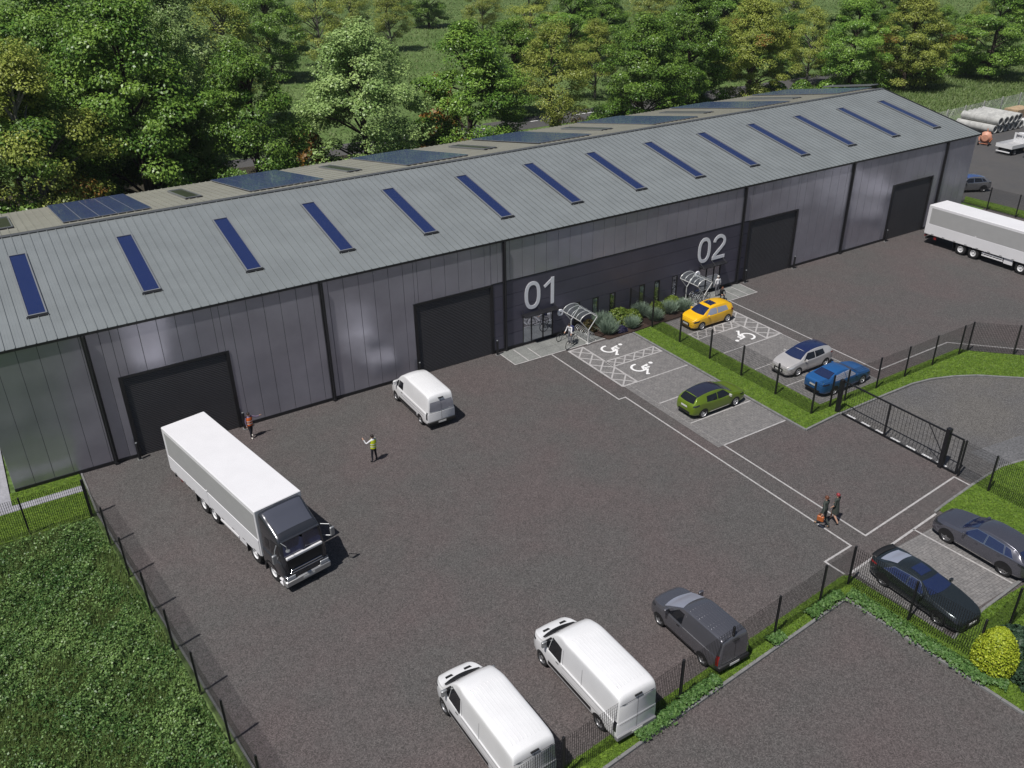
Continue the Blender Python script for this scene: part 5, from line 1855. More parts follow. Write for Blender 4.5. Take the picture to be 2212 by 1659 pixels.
car('estate_suv', 'metallic grey sports utility car in the lower bay by the lawn', paint('slate_violet', (0.14, 0.14, 0.168), 0.65, 0.22), VB,
    dict(suv_spec, sglass=M_AUTO, rglass=M_AUTO, tlamp=M_LAMPD), (41.72, -31.52), PI / 2 + 0.01)
car('estate_suv', 'silver grey sports utility car beyond the far corner of the warehouse', paint('pewter', (0.19, 0.19, 0.20), 0.5, 0.25), VB,
    dict(suv_spec, roof=(0.3, 0.60, -1.80, 0.57, mat('blue_roof_panel', (0.05, 0.09, 0.24), rough=0.2, coat=0.8)), tlamp=M_LAMPD, spokes=5), (95.67, 5.49), PI - 0.45)


# ---- vans
def van(name, label, col, B, spec, loc, rz):
    r = thing(name, label, 'van', (loc[0], loc[1], 0.012), rz)
    B.shell().build('body', col, r, 'all')
    for c in spec['side']:
        for sd in (1, -1):
            B.side(c, sd).build('side_window', M_AUTOD, r, 'all', fix=False)
    xb, yb, xt, yt = spec['screen']
    B.over([(xb, -yb), (xb, yb), (xt, yt), (xt, -yt)], 0.009, bow=0.16).build('windscreen', spec.get('glass', M_AUTOD), r, 'all', fix=False)
    arches(B, r, spec['axles'], spec['wr'])
    add_wheels(r, spec['axles'], spec['track'], spec['wr'], 0.22, M_RIMS, 6, True)
    for sd in (1, -1):
        B.side(spec['head'], sd, 0.010, 8, 3).build('headlight', M_LAMPD, r, 'all', fix=False)
        B.side(spec['tail'], sd, 0.012, 4, 6).build('tail_light', spec.get('tlamp', M_LAMPD), r, 'all', fix=False)
    gy, g0, g1 = spec['grille']
    B.end([(-gy, g0), (gy, g0), (gy * 0.9, g1), (-gy * 0.9, g1)], True, 0.010).build('grille', M_ARCH, r, 'all', fix=False)
    # rear doors: window or blank panels, middle seam, bumper, high stop lamp
    for c in spec.get('rear_panes', []):
        B.end(c, False, 0.010).build('rear_window', spec.get('rglass', M_AUTOP), r, 'all', fix=False)
    zt = spec['rear_top']
    B.end([(-0.006, 0.5), (0.006, 0.5), (0.006, zt), (-0.006, zt)], False, 0.014, 1, 6).build('door_seam', M_ARCH, r, 'all', fix=False)
    for a, b, z0, z1 in spec.get('rear_lines', []):
        B.end([(a, z0), (b, z0), (b, z1), (a, z1)], False, 0.012, 10, 1).build('door_seam', M_ARCH, r, 'all', fix=False)
    x = B.X(0, zt + 0.10, False)
    MB().bbox(x - 0.03, x + 0.03, -0.17, 0.17, zt + 0.07, zt + 0.12, 0.01).build('stop_lamp', M_ARCH, r)
    xr = B.x0
    MB().bbox(xr - 0.07, xr + 0.16, -spec['bw'], spec['bw'], 0.36, 0.56, 0.03).build('rear_bumper', spec.get('bumper', M_ARCH), r, True)
    MB().box(xr - 0.085, xr - 0.072, -0.26, 0.26, 0.41, 0.52).build('number_plate', M_PLATE, r)
    if 'rub' in spec:
        a, b, z, w_ = spec['rub']
        strip(B, r, a, z, b, z, w_, M_ARCH, 'rubbing_strip')
    mirror(r, B, *spec['mirror'], spec.get('mirror_m', M_ARCH), (0.12, 0.24, 0.28))
    for x0, z0, z1 in spec['seams']:
        strip(B, r, x0 - 0.007, (z0 + z1) / 2, x0 + 0.007, (z0 + z1) / 2, z1 - z0, mat('shut_line', (0.16, 0.16, 0.17), rough=0.6), 'door_seam')
    for x0, z0 in spec['handles']:
        strip(B, r, x0 - 0.09, z0, x0 + 0.09, z0, 0.05, M_ARCH, 'door_handle', None, 0.024)
    for x0, x1, z0 in spec.get('rails', []):
        strip(B, r, x0, z0, x1, z0, 0.022, mat('shut_line', (0.16, 0.16, 0.17), rough=0.6), 'door_rail')
    # roof ribs
    for xa, xb2 in spec['ribs']:
        for y in spec['rib_y']:
            for yy in (y, -y) if y > 0.01 else (0.0,):
                mb = MB()
                n = 8
                vs_ = []
                for i in range(n + 1):
                    x = xa + (xb2 - xa) * i / n
                    for dy, h in ((-0.022, 0.0), (-0.012, 0.014), (0.012, 0.014), (0.022, 0.0)):
                        vs_.append((x, yy + dy, B.T(x, yy + dy) + h * spec.get('rib_h', 0.4) - 0.001))
                mb.add(vs_, [(4 * i + k, 4 * i + k + 1, 4 * i + 5 + k, 4 * i + 4 + k) for i in range(n) for k in range(3)] + [(0, 1, 2, 3), (4 * n, 4 * n + 1, 4 * n + 2, 4 * n + 3)])
                mb.build('roof_rib', col, r, 'all', fix=False)
    if 'vents' in spec:
        for yy in (0.42, -0.42):
            B.over([(2.50, yy - 0.14), (2.50, yy + 0.14), (2.36, yy + 0.17), (2.36, yy - 0.17)], 0.010, 4, 3).build('bonnet_vent', M_ARCH, r, 'all', fix=False)
        B.over([(2.14, -0.78), (2.14, 0.78), (2.02, 0.80), (2.02, -0.80)], 0.012, 10, 2, 0.16).build('wiper_cowl', M_ARCH, r, 'all', fix=False)
    return r


def big_van(H=2.52, w=1.0, L0=-2.98, L1=2.98):
    return Body(top=[(L1, 0.78), (L1 - 0.05, 0.98), (L1 - 0.25, 1.14), (2.45, 1.24), (2.15, 1.31), (2.02, 1.37), (1.65, 1.80), (1.25, 2.24), (0.95, 2.42), (0.55, H - 0.02), (0.0, H), (-1.5, H), (-2.5, H - 0.02), (L0 + 0.18, H - 0.06), (L0 + 0.06, H - 0.16), (L0, H - 0.40)],
                belt=[(L1, 0.70), (L1 - 0.25, 1.0), (2.3, 1.16), (2.0, 1.24), (1.2, 1.28), (0, 1.30), (-2, 1.30), (L0, 1.26)],
                sill=[(L1, 0.30), (L1 - 0.5, 0.26), (1.0, 0.27), (-1.0, 0.27), (L0 + 0.3, 0.30), (L0, 0.36)],
                wid=[(L1, 0.40), (L1 - 0.04, 0.58), (L1 - 0.14, 0.74), (L1 - 0.32, 0.87), (2.3, 0.955), (1.6, w), (-2.4, w), (L0 + 0.12, w * 0.985), (L0 + 0.03, w * 0.96), (L0, w * 0.93)],
                rwid=[(L1, 0.6), (2.0, 0.88), (1.0, 0.84), (0.3, 0.90), (-2.5, 0.90), (L0, 0.87)], crown=0.03)


M_VANW = paint('van_white', (0.75, 0.75, 0.76), 0.0, 0.35)
BVB = big_van()
bv_spec = dict(side=[[(1.90, 1.34), (1.50, 1.30), (1.34, 1.96), (1.46, 1.90)], [(1.48, 1.26), (0.62, 1.22), (0.62, 1.98), (1.30, 2.02)]], screen=(2.02, 0.80, 1.20, 0.66), axles=(1.94, -1.94), wr=0.36, track=0.875,
               head=[(2.86, 0.86), (2.50, 0.94), (2.42, 1.08), (2.78, 1.04)], tail=[(-2.95, 0.80), (-2.80, 0.80), (-2.80, 1.30), (-2.95, 1.30)], grille=(0.55, 0.55, 0.86),
               rear_top=2.18, rear_lines=[(-0.86, 0.86, 2.10, 2.12), (-0.84, 0.84, 1.10, 1.12)], bw=0.95, rub=(1.45, -1.45, 0.62, 0.20), mirror=(1.62, 1.36), mirror_m=M_FRAME,
               seams=[(0.50, 0.62, 2.0), (-0.75, 0.62, 2.05)], handles=[(0.80, 1.12)], rails=[(0.5, -2.6, 1.16), (0.5, -2.6, 0.82)], ribs=[(0.35, -2.55)], rib_y=(0.0, 0.16, 0.32, 0.48, 0.62), vents=True,
               bumper=mat('grey_bumper', (0.20, 0.20, 0.21), rough=0.5))
v0 = van('delivery_van', 'white long delivery van with grey steel wheels, between the cut-off van and the grey van', M_VANW, BVB, bv_spec, (20.62, -27.85), PI / 2 + 0.01)
v0['group'] = 'white vans parked nose-in along the lower fence'
dup(v0, (16.0, -27.86, 0.012), PI / 2 + 0.015, 'white long delivery van cut off by the bottom edge of the picture', 'white vans parked nose-in along the lower fence')

TV = Body(top=[(2.62, 0.80), (2.56, 1.02), (2.3, 1.16), (1.98, 1.26), (1.82, 1.33), (1.45, 1.74), (1.10, 2.06), (0.80, 2.20), (0.40, 2.28), (-0.4, 2.30), (-1.8, 2.30), (-2.42, 2.28), (-2.62, 2.20), (-2.70, 2.02), (-2.74, 1.70)],
          belt=[(2.62, 0.70), (2.3, 1.02), (1.8, 1.20), (1.0, 1.22), (-2.0, 1.22), (-2.74, 1.16)], sill=[(2.62, 0.28), (2.0, 0.25), (-2.0, 0.26), (-2.74, 0.34)],
          wid=[(2.62, 0.68), (2.56, 0.80), (2.3, 0.92), (1.8, 0.98), (1.0, 0.99), (-2.2, 0.99), (-2.58, 0.965), (-2.70, 0.93), (-2.74, 0.88)],
          rwid=[(2.62, 0.6), (1.8, 0.84), (0.8, 0.78), (-0.3, 0.83), (-2.4, 0.83), (-2.74, 0.80)], crown=0.05)
van('panel_van', 'white panel van with its back to the camera, parked near the second roller door', M_VANW, TV,
    dict(side=[[(1.70, 1.28), (1.30, 1.26), (1.22, 1.72), (1.42, 1.62)], [(1.26, 1.26), (0.62, 1.25), (0.62, 1.76), (1.16, 1.74)]], screen=(1.80, 0.80, 1.02, 0.66), axles=(1.74, -1.74), wr=0.345, track=0.865,
         head=[(2.50, 0.88), (2.16, 0.96), (2.08, 1.10), (2.42, 1.06)], tail=[(-2.70, 0.72), (-2.58, 0.72), (-2.58, 1.22), (-2.70, 1.22)], grille=(0.55, 0.52, 0.86), rear_top=1.98,
         rear_panes=[[(-0.80, 1.28), (-0.015, 1.22), (-0.015, 1.86), (-0.72, 1.86)], [(0.015, 1.22), (0.80, 1.28), (0.72, 1.86), (0.015, 1.86)]], rglass=mat('grey_rear_glass', (0.30, 0.30, 0.34), rough=0.12, coat=0.4), bw=0.93,
         rear_lines=[(-0.82, 0.82, 1.15, 1.165)], mirror=(1.48, 1.32), mirror_m=M_VANW, seams=[(0.52, 0.6, 1.9)], handles=[(0.70, 1.08)], rails=[(0.4, -2.4, 1.02), (0.9, -2.3, 0.84)], rub=(1.25, -1.25, 0.50, 0.22), ribs=[(0.3, -2.3)], rib_y=(0.0, 0.2, 0.4, 0.58)), (25.12, -4.02), PI / 2 + 0.0)
EV = Body(top=[(2.14, 0.72), (2.08, 0.92), (1.85, 1.03), (1.50, 1.10), (1.32, 1.14), (1.22, 1.18), (0.90, 1.38), (0.50, 1.60), (0.15, 1.76), (-0.2, 1.83), (-1.6, 1.84), (-2.02, 1.82), (-2.16, 1.76), (-2.22, 1.62), (-2.25, 1.35)],
          belt=[(2.14, 0.64), (1.85, 0.92), (1.3, 1.04), (1.0, 1.08), (-1.5, 1.10), (-2.25, 1.05)], sill=[(2.14, 0.26), (1.7, 0.23), (-1.6, 0.24), (-2.25, 0.34)],
          wid=[(2.14, 0.62), (2.08, 0.74), (1.85, 0.85), (1.4, 0.91), (0.8, 0.92), (-1.6, 0.92), (-2.08, 0.90), (-2.2, 0.86), (-2.25, 0.80)], rwid=[(2.14, 0.5), (1.1, 0.76), (0.3, 0.68), (-0.4, 0.70), (-2.0, 0.70), (-2.25, 0.68)], crown=0.035)
M_VANG = paint('van_grey', (0.15, 0.15, 0.17), 0.6, 0.25)
van('small_van', 'small dark grey panel van with ribbed roof beside the fence', M_VANG, EV,
    dict(side=[[(0.92, 1.13), (0.02, 1.12), (0.02, 1.60), (0.40, 1.56)]], screen=(1.22, 0.76, 0.20, 0.60), glass=M_AUTOP, axles=(1.365, -1.365), wr=0.325, track=0.795,
         head=[(2.04, 0.78), (1.72, 0.86), (1.64, 0.98), (1.96, 0.94)], tail=[(-2.22, 0.62), (-2.10, 0.62), (-2.10, 1.12), (-2.22, 1.12)], tlamp=M_RED, grille=(0.5, 0.48, 0.74), rear_top=1.58, bw=0.84,
         rear_panes=[[(-0.70, 0.62), (-0.01, 0.62), (-0.01, 1.60), (-0.64, 1.60)], [(0.01, 0.62), (0.70, 0.62), (0.64, 1.60), (0.01, 1.60)]], rglass=M_VANG, mirror=(0.86, 1.14), mirror_m=M_VANG, seams=[(-0.10, 0.55, 1.6), (1.02, 0.5, 1.05)], rib_h=0.35,
         handles=[(0.16, 0.98)], rails=[(-0.1, -1.7, 1.06)], rub=(0.9, -0.9, 0.36, 0.07), ribs=[(-0.12, -0.54), (-0.66, -1.22), (-1.36, -1.96)], rib_y=(0.0, 0.14, 0.28, 0.42, 0.55)), (26.12, -28.15), PI / 2 + 0.0)

# ---- box trucks
M_BOXW = mat('white_box_panel', (0.70, 0.695, 0.715), rough=0.5, var=0.04, scale=1)
M_BOXG = mat('grey_curtain', (0.36, 0.36, 0.36), rough=0.6, var=0.05, scale=1.5)
M_CAB = paint('cab_graphite', (0.040, 0.042, 0.050), 0.35, 0.25)
M_CHAS = mat('chassis', (0.03, 0.03, 0.032), rough=0.6)


def truck(label, loc, rz, cab_m):
    """rigid box truck: x forward from the back of the box, twin rear axles, two front axles"""
    r = thing('box_truck', label, 'truck', (loc[0], loc[1], 0.012), rz, 'long white box trucks')
    W2 = 1.23
    b = MB().bbox(0, 10.3, -W2, W2, 1.02, 3.62, 0.03)
    box = b.build('cargo_box', M_BOXW, r)
    for sd in (1, -1):
        y0, y1 = sd * (W2 + 0.004), sd * (W2 + 0.012)
        MB().box(0.32, 10.18, min(y0, y1), max(y0, y1), 1.98, 3.40).build('side_panel', M_BOXG, box)
        MB().box(0.22, 10.24, min(y0, sd * (W2 + 0.03)), max(y0, sd * (W2 + 0.03)), 1.02, 1.94).build('drop_side', M_BOXW, box)
        for xx in (4.9,):
            MB().box(xx - 0.05, xx + 0.05, min(y0, sd * (W2 + 0.045)), max(y0, sd * (W2 + 0.045)), 1.0, 2.05).build('stanchion', M_BOXW, box)
        h = MB()
        for k in range(9):
            h.box(0.75 + k * 1.1, 1.0 + k * 1.1, min(sd * (W2 + 0.03), sd * (W2 + 0.036)), max(sd * (W2 + 0.03), sd * (W2 + 0.036)), 1.06, 1.10)
        h.build('hinge_strap', M_CHAS, box)
        g_ = MB()
        for z in (0.62, 0.82):
            g_.box(5.75, 7.7, min(sd * 1.10, sd * 1.16), max(sd * 1.10, sd * 1.16), z - 0.05, z + 0.05)
        for x in (5.9, 6.7, 7.55):
            g_.box(x - 0.03, x + 0.03, min(sd * 1.05, sd * 1.095), max(sd * 1.05, sd * 1.095), 0.56, 1.02)
        g_.build('side_guard', M_BOXW, r)
        MB().bbox(7.75, 8.55, min(sd * 0.55, sd * 1.15), max(sd * 0.55, sd * 1.15), 0.50, 0.98, 0.03).build('storage_locker', M_BOXW, r)
        MB().box(0.02, 0.12, min(sd * 0.80, sd * 1.12), max(sd * 0.80, sd * 1.12), 0.70, 0.84).build('tail_light', M_RED, r)
        MB().box(1.0, 1.25, min(sd * 1.08, sd * 1.14), max(sd * 1.08, sd * 1.14), 0.62, 0.95).build('side_marker', M_RED, r)
    # back doors
    for a, c in ((-W2 + 0.04, -0.01), (0.01, W2 - 0.04)):
        MB().box(-0.022, -0.002, a, c, 1.10, 3.56).build('rear_door', M_BOXW, box)
    ch = MB().box(0.2, 11.9, -0.45, 0.45, 0.68, 1.0)
    for x in (3.75, 4.97, 9.3, 11.1):
        ch.tube([(x, -0.95, 0.50), (x, 0.95, 0.50)], 0.09, 8)
    ch.box(0.15, 0.28, -1.12, 1.12, 0.48, 0.66)
    ch.build('chassis', M_CHAS, r)
    for x in (3.75, 4.97):
        add_wheels(r, (x,), 0.98, 0.50, 0.34, M_RIMW, 8, True, 0.84)
    add_wheels(r, (9.3, 11.1), 0.98, 0.50, 0.30, M_RIMW, 8, True, 0.84)
    for x in (3.0, 8.62, 10.42):
        for sd in (1, -1):
            MB().box(x - 0.02, x, sd * 0.98 - 0.2, sd * 0.98 + 0.2, 0.28, 0.98).build('mud_flap', M_ARCH, r)
    # cab
    C = Body(top=[(12.26, 1.20), (12.24, 1.62), (12.18, 1.85), (12.08, 2.35), (11.98, 2.74), (11.88, 2.86), (11.6, 3.02), (11.1, 3.30), (10.75, 3.52), (10.5, 3.60), (10.42, 3.60)],
             belt=[(12.26, 1.0), (12.2, 1.55), (11.9, 1.68), (10.42, 1.72)], sill=[(12.26, 0.62), (11.9, 0.60), (10.42, 0.62)],
             wid=[(12.26, 1.02), (12.22, 1.10), (12.08, 1.17), (11.8, 1.20), (10.42, 1.20)], rwid=[(12.26, 0.95), (12.0, 1.08), (11.6, 1.08), (10.42, 1.12)], crown=0.02)
    cab = C.shell().build('cab', cab_m, r, 'all')
    C.end([(-0.98, 1.92), (0.98, 1.92), (0.90, 2.66), (-0.90, 2.66)], True, 0.012, 12, 8).build('windscreen', M_AUTO, cab, 'all', fix=False)
    MB().bbox(12.20, 12.33, -0.94, 0.94, 1.80, 1.92, 0.025).build('wiper_glare_panel', M_BOXW, cab)  # wiper panel; its white breadth stands in for the reflection on the dash
    sv = MB()
    sv.box(12.0, 12.14, -1.0, 1.0, 2.70, 2.75)
    sv.build('sun_visor', cab_m, cab)
    C.end([(-0.88, 1.10), (0.88, 1.10), (0.92, 1.74), (-0.92, 1.74)], True, 0.012, 12, 6).build('grille', M_ARCH, cab, 'all', fix=False)
    for z, w_ in ((1.16, 0.80), (1.02, 0.86)):
        MB().bbox(12.26, 12.36, -w_, w_, z - 0.03, z + 0.035, 0.012).build('chrome_bar', M_CHROME, cab)
    MB().bbox(12.0, 12.42, -1.19, 1.19, 0.40, 0.70, 0.06).build('bumper', mat('bumper_silver', (0.46, 0.46, 0.46), rough=0.3, metal=0.6), r, True)
    MB().bbox(12.10, 12.36, -1.15, 1.15, 0.702, 0.96, 0.05).build('bumper_top', cab_m, r, True)
    MB().box(12.42, 12.43, -0.30, 0.30, 0.48, 0.58).build('number_plate', M_PLATE, r)
    for sd in (1, -1):
        MB().bbox(12.34, 12.39, min(sd * 0.66, sd * 1.10), max(sd * 0.66, sd * 1.10), 0.72, 0.90, 0.01).build('headlight', M_LAMP, r)
        C.side([(12.02, 1.86), (11.30, 1.86), (11.30, 2.54), (11.90, 2.54)], sd, 0.010).build('side_window', M_AUTOD, cab, 'all', fix=False)
        C.side([(11.1, 1.9), (10.75, 1.9), (10.75, 2.4), (11.1, 2.4)], sd, 0.010).build('sleeper_window', M_AUTOD, cab, 'all', fix=False)
        C.side([(11.24, 0.8), (11.225, 0.8), (11.225, 2.56), (11.24, 2.56)], sd, 0.012, 1, 10).build('door_seam', M_ARCH, cab, 'all', fix=False)
        st = MB()
        for z in (0.30, 0.52):
            st.bbox(11.72, 12.05, min(sd * 0.85, sd * 1.18), max(sd * 0.85, sd * 1.18), z, z + 0.07, 0.012)
        st.build('step', M_BOXW, r)
        # mirrors on arms
        ya = sd * 1.16
        mm = MB().tube([(11.95, ya, 2.62), (12.30, sd * 1.42, 2.66), (12.34, sd * 1.48, 2.45)], 0.022, 6).tube([(11.95, ya, 1.95), (12.28, sd * 1.44, 1.98), (12.33, sd * 1.48, 2.1)], 0.018, 6)
        mm.bbox(12.28, 12.40, min(sd * 1.40, sd * 1.62), max(sd * 1.40, sd * 1.62), 2.02, 2.48, 0.03)
        mm.build('mirror', M_FRAME, cab, True)
    MB().tube([(12.1, -1.0, 2.74), (12.45, -0.92, 2.70), (12.47, -0.90, 2.52)], 0.016, 6).lathe([(0, -0.02), (0.11, 0.0), (0.09, 0.05), (0, 0.06)], 'z', 14, (12.47, -0.88, 2.44)).build('nose_mirror', M_FRAME, cab, True)
    C.over([(11.72, -0.90), (11.72, 0.90), (10.60, 0.96), (10.60, -0.96)], 0.012, 12, 12).build('wind_deflector', mat('deflector_blue_grey', (0.085, 0.09, 0.115), rough=0.18, metal=0.2, coat=0.9), cab, 'all', fix=False)
    ar = MB()
    for sd in (1, -1):
        n = 14
        vs_ = []
        for k in range(n + 1):
            a = math.pi * k / n
            for q in (0.56, 0.66):
                vs_.append((11.1 + q * math.cos(a), sd * 1.205, 0.52 + q * math.sin(a)))
        ar.add(vs_, [(2 * i, 2 * i + 1, 2 * i + 3, 2 * i + 2) for i in range(n)])
    ar.build('wheel_arch', M_ARCH, cab, fix=False)
    return r


hd = math.atan2(-10.15, 1.88)
truck('dark-cabbed white box truck with its tail at the first roller door', (11.02, -3.62), hd, M_CAB)
truck('white box truck cut off by the right edge, beside the last roller door', (78.62, -2.4), -PI / 2 - 0.01, paint('cab_white', (0.7, 0.7, 0.7)))
# ------------------------------------------------------------------ bicycles
M_RUB = M_TYRE


def bike(label, loc, rz, frame_m, lean=0.0):
    r = thing('bicycle', label, 'bicycle', (loc[0], loc[1], loc[2] if len(loc) > 2 else 0.012), rz, 'bicycles by the entrances')
    if lean:
        r.rotation_euler = (lean, 0, rz)
    tyre = MB()
    n = 24
    for x in (0.52, -0.52):
        w = MB()
        ring = [(x + 0.325 * math.cos(2 * math.pi * k / n), 0, 0.34 + 0.325 * math.sin(2 * math.pi * k / n)) for k in range(n + 1)]
        w.tube(ring, 0.02, 6, cap=False)
        wo = w.build('wheel', M_RUB, r, True)
        sp = MB()
        for k in range(10):
            a = 2 * math.pi * k / 10
            sp.tube([(x, 0, 0.34), (x + 0.31 * math.cos(a), 0, 0.34 + 0.31 * math.sin(a))], 0.004, 3, cap=False)
        sp.tube([(x + 0.30 * math.cos(2 * math.pi * k / n), 0, 0.34 + 0.30 * math.sin(2 * math.pi * k / n)) for k in range(n + 1)], 0.012, 5, cap=False)
        sp.build('spoked_rim', M_FRAME, wo)
    f = MB()
    bb, hd_, st, rr, fr = (-0.05, 0, 0.30), (0.38, 0, 0.78), (-0.20, 0, 0.80), (-0.52, 0, 0.34), (0.52, 0, 0.34)
    for a, b in ((bb, hd_), (bb, st), (st, hd_), (bb, rr), (st, rr), (hd_, fr), (hd_, (0.34, 0, 0.98))):
        f.tube([a, b], 0.017, 6)
    f.build('frame', frame_m, r, True)
    MB().tube([(0.30, -0.28, 1.0), (0.36, -0.1, 0.99), (0.36, 0.1, 0.99), (0.30, 0.28, 1.0)], 0.014, 6).build('handlebar', M_TRIM, r, True)
    MB().bbox(-0.36, -0.10, -0.07, 0.07, 0.86, 0.92, 0.02).tube([st, (-0.22, 0, 0.87)], 0.014, 6).build('saddle', M_TRIM, r)
    MB().lathe([(0.0, -0.02), (0.09, -0.02), (0.09, 0.0), (0.0, 0.0)], 'y', 12, (-0.05, -0.03, 0.30)).build('crank', M_FRAME, r)
    return r


M_BSIL = mat('bike_silver', (0.42, 0.43, 0.45), rough=0.3, metal=0.6)
M_BBLU = mat('bike_blue', (0.03, 0.06, 0.20), rough=0.3, coat=0.4)
M_BBLK = mat('bike_black', (0.02, 0.02, 0.024), rough=0.3, coat=0.4)
bike('silver bicycle steered by the person in the white jacket', (38.05, -2.15), math.radians(205), M_BSIL)
bike('dark bicycle standing in the shade by the 01 entrance door', (38.30, -0.85, 0.026), math.radians(195), M_BBLK)
bike('blue bicycle in the rack under the 02 shelter, nearest the wall', (51.05, -0.75, 0.026), math.radians(12), M_BBLU, 0.06)
bike('pale bicycle in the rack under the 02 shelter, middle of three', (51.05, -1.15, 0.026), math.radians(10), M_BSIL, -0.05)
bike('black bicycle in the rack under the 02 shelter, nearest the yellow car', (51.25, -1.6, 0.026), math.radians(14), M_BBLK, 0.05)

# ------------------------------------------------------------------ people
def cloth(name, col, rough=0.85):
    return mat('cloth_' + name, col, rough=rough, var=0.18, scale=9, bump=0.3, bscale=25)


M_SKIN = mat('skin', (0.50, 0.30, 0.21), rough=0.6, var=0.08, scale=8)
M_HAIRD = mat('dark_hair', (0.022, 0.015, 0.012), rough=0.6, var=0.3, scale=20)
M_HAIRR = mat('auburn_hair', (0.14, 0.050, 0.024), rough=0.55, var=0.3, scale=20)
M_HAIRG = mat('grey_hair', (0.50, 0.49, 0.47), rough=0.6, var=0.2, scale=20)


def lerp3(a, b, t):
    return tuple(x + (y - x) * t for x, y in zip(a, b))


def person(label, loc, rz, J, look, height=1.76, extra=None):
    """figure facing +x, left is +y. J: joint positions; look: material for each region; one skinned body, face, hair and garments as parts"""
    D_ = dict(pelvis=(0, 0, 0.94), waist=(0, 0, 1.10), chest=(0.01, 0, 1.32), neck=(0.0, 0, 1.48), head=(0.03, 0, 1.60), crown=(0.02, 0, 1.70),
              ls=(0, 0.18, 1.42), le=(-0.02, 0.24, 1.14), lh=(0.06, 0.25, 0.90), rs=(0, -0.18, 1.42), re=(-0.02, -0.24, 1.14), rh=(0.06, -0.25, 0.90),
              lhip=(0, 0.095, 0.90), lk=(0.02, 0.10, 0.50), la=(-0.02, 0.10, 0.09), lt=(0.14, 0.11, 0.035), rhip=(0, -0.095, 0.90), rk=(0.02, -0.10, 0.50), ra=(-0.02, -0.10, 0.09), rt=(0.14, -0.11, 0.035))
    D_.update(J)
    r = thing('person', label, 'person', (loc[0], loc[1], loc[2] if len(loc) > 2 else 0.004), rz)
    s = height / 1.76
    V, E, R, reg = [], [], [], []

    def v(p, rad):
        V.append(tuple(q * s for q in p))
        R.append(rad * s)
        return len(V) - 1

    def e(a, b, g_):
        E.append((a, b))
        reg.append(g_)
    pv = v(D_['pelvis'], 0.135)
    wa = v(D_['waist'], 0.125)
    ch = v(D_['chest'], 0.145)
    sh_ = v(lerp3(D_['chest'], D_['neck'], 0.62), 0.10)
    nk = v(D_['neck'], 0.052)
    hd1 = v(D_['head'], 0.092)
    hd2 = v(D_['crown'], 0.078)
    e(pv, wa, 'hips'); e(wa, ch, 'torso'); e(ch, sh_, 'torso'); e(sh_, nk, 'neck'); e(nk, hd1, 'head'); e(hd1, hd2, 'head')
    fing = []
    for p in 'lr':
        a = v(D_[p + 's'], 0.062)
        b = v(D_[p + 'e'], 0.045)
        c = v(lerp3(D_[p + 'e'], D_[p + 'h'], 0.82), 0.032)
        d = v(D_[p + 'h'], 0.036)
        e(sh_, a, 'torso'); e(a, b, 'upper_arm'); e(b, c, 'forearm'); e(c, d, 'hand')
        dr = Vector(D_[p + 'h']) - Vector(D_[p + 'e'])
        dr.normalize()
        sd = dr.cross(Vector((1, 0, 0)))
        if sd.length < 0.3:
            sd = dr.cross(Vector((0, 0, 1)))
        sd.normalize()
        for k, (off, ln) in enumerate(((-0.030, 0.075), (-0.010, 0.088), (0.011, 0.084), (0.031, 0.068))):
            q = Vector(D_[p + 'h']) + sd * off + dr * 0.02
            f1 = v(tuple(q + dr * ln * 0.5), 0.0095)
            f2 = v(tuple(q + dr * ln + Vector((0.012, 0, -0.008))), 0.0085)
            e(d, f1, 'hand'); e(f1, f2, 'hand')
        q = Vector(D_[p + 'h']) + sd * 0.045 - dr * 0.01
        t1 = v(tuple(q), 0.0105)
        t2 = v(tuple(q + sd * 0.02 + dr * 0.035), 0.009)
        e(d, t1, 'hand'); e(t1, t2, 'hand')
        h = v(D_[p + 'hip'], 0.092)
        kn = v(D_[p + 'k'], 0.062)
        cf = v(lerp3(D_[p + 'k'], D_[p + 'a'], 0.35), 0.060)
        an = v(D_[p + 'a'], 0.040)
        to = v(D_[p + 't'], 0.036)
        e(pv, h, 'hips'); e(h, kn, 'thigh'); e(kn, cf, 'shin'); e(cf, an, 'shin'); e(an, to, 'foot')
    me = bpy.data.meshes.new('figure')
    me.from_pydata(V, E, [])
    tmp = bpy.data.objects.new('figure', me)
    COL.objects.link(tmp)
    md = tmp.modifiers.new('skin', 'SKIN')
    md.use_smooth_shade = True
    for i, rad in enumerate(R):
        sk = me.skin_vertices[0].data[i]
        sk.radius = (rad, rad)
        sk.use_root = i == 0
    sub = tmp.modifiers.new('sub', 'SUBSURF')
    sub.levels = 1
    sub.render_levels = 1
    dg = bpy.context.evaluated_depsgraph_get()
    bm_ = bpy.data.meshes.new_from_object(tmp.evaluated_get(dg))
    bpy.data.objects.remove(tmp)
    bm_.name = 'body'
    bm_.materials.clear()
    ml = []
    idx = {}
    for g_ in ('hips', 'torso', 'neck', 'head', 'upper_arm', 'forearm', 'hand', 'thigh', 'shin', 'foot'):
        m = look.get(g_, M_SKIN)
        if m.name not in [q.name for q in ml]:
            ml.append(m)
        idx[g_] = [q.name for q in ml].index(m.name)
    for m in ml:
        bm_.materials.append(m)
    A = np.array([V[a] for a, b in E])
    Bv = np.array([V[b] for a, b in E])
    AB = Bv - A
    L2 = np.maximum((AB ** 2).sum(1), 1e-9)
    rads = np.array([(R[a] + R[b]) / 2 for a, b in E])
    for p in bm_.polygons:
        c = np.array(p.center)
        t = np.clip(((c - A) * AB).sum(1) / L2, 0, 1)
        d = np.linalg.norm(c - (A + AB * t[:, None]), axis=1) - rads
        p.material_index = idx[reg[int(np.argmin(d))]]
        p.use_smooth = True
    link('body', bm_, r)
    # face and hair
    hp = Vector(D_['head']) * s
    up = (Vector(D_['crown']) - Vector(D_['head'])).normalized()
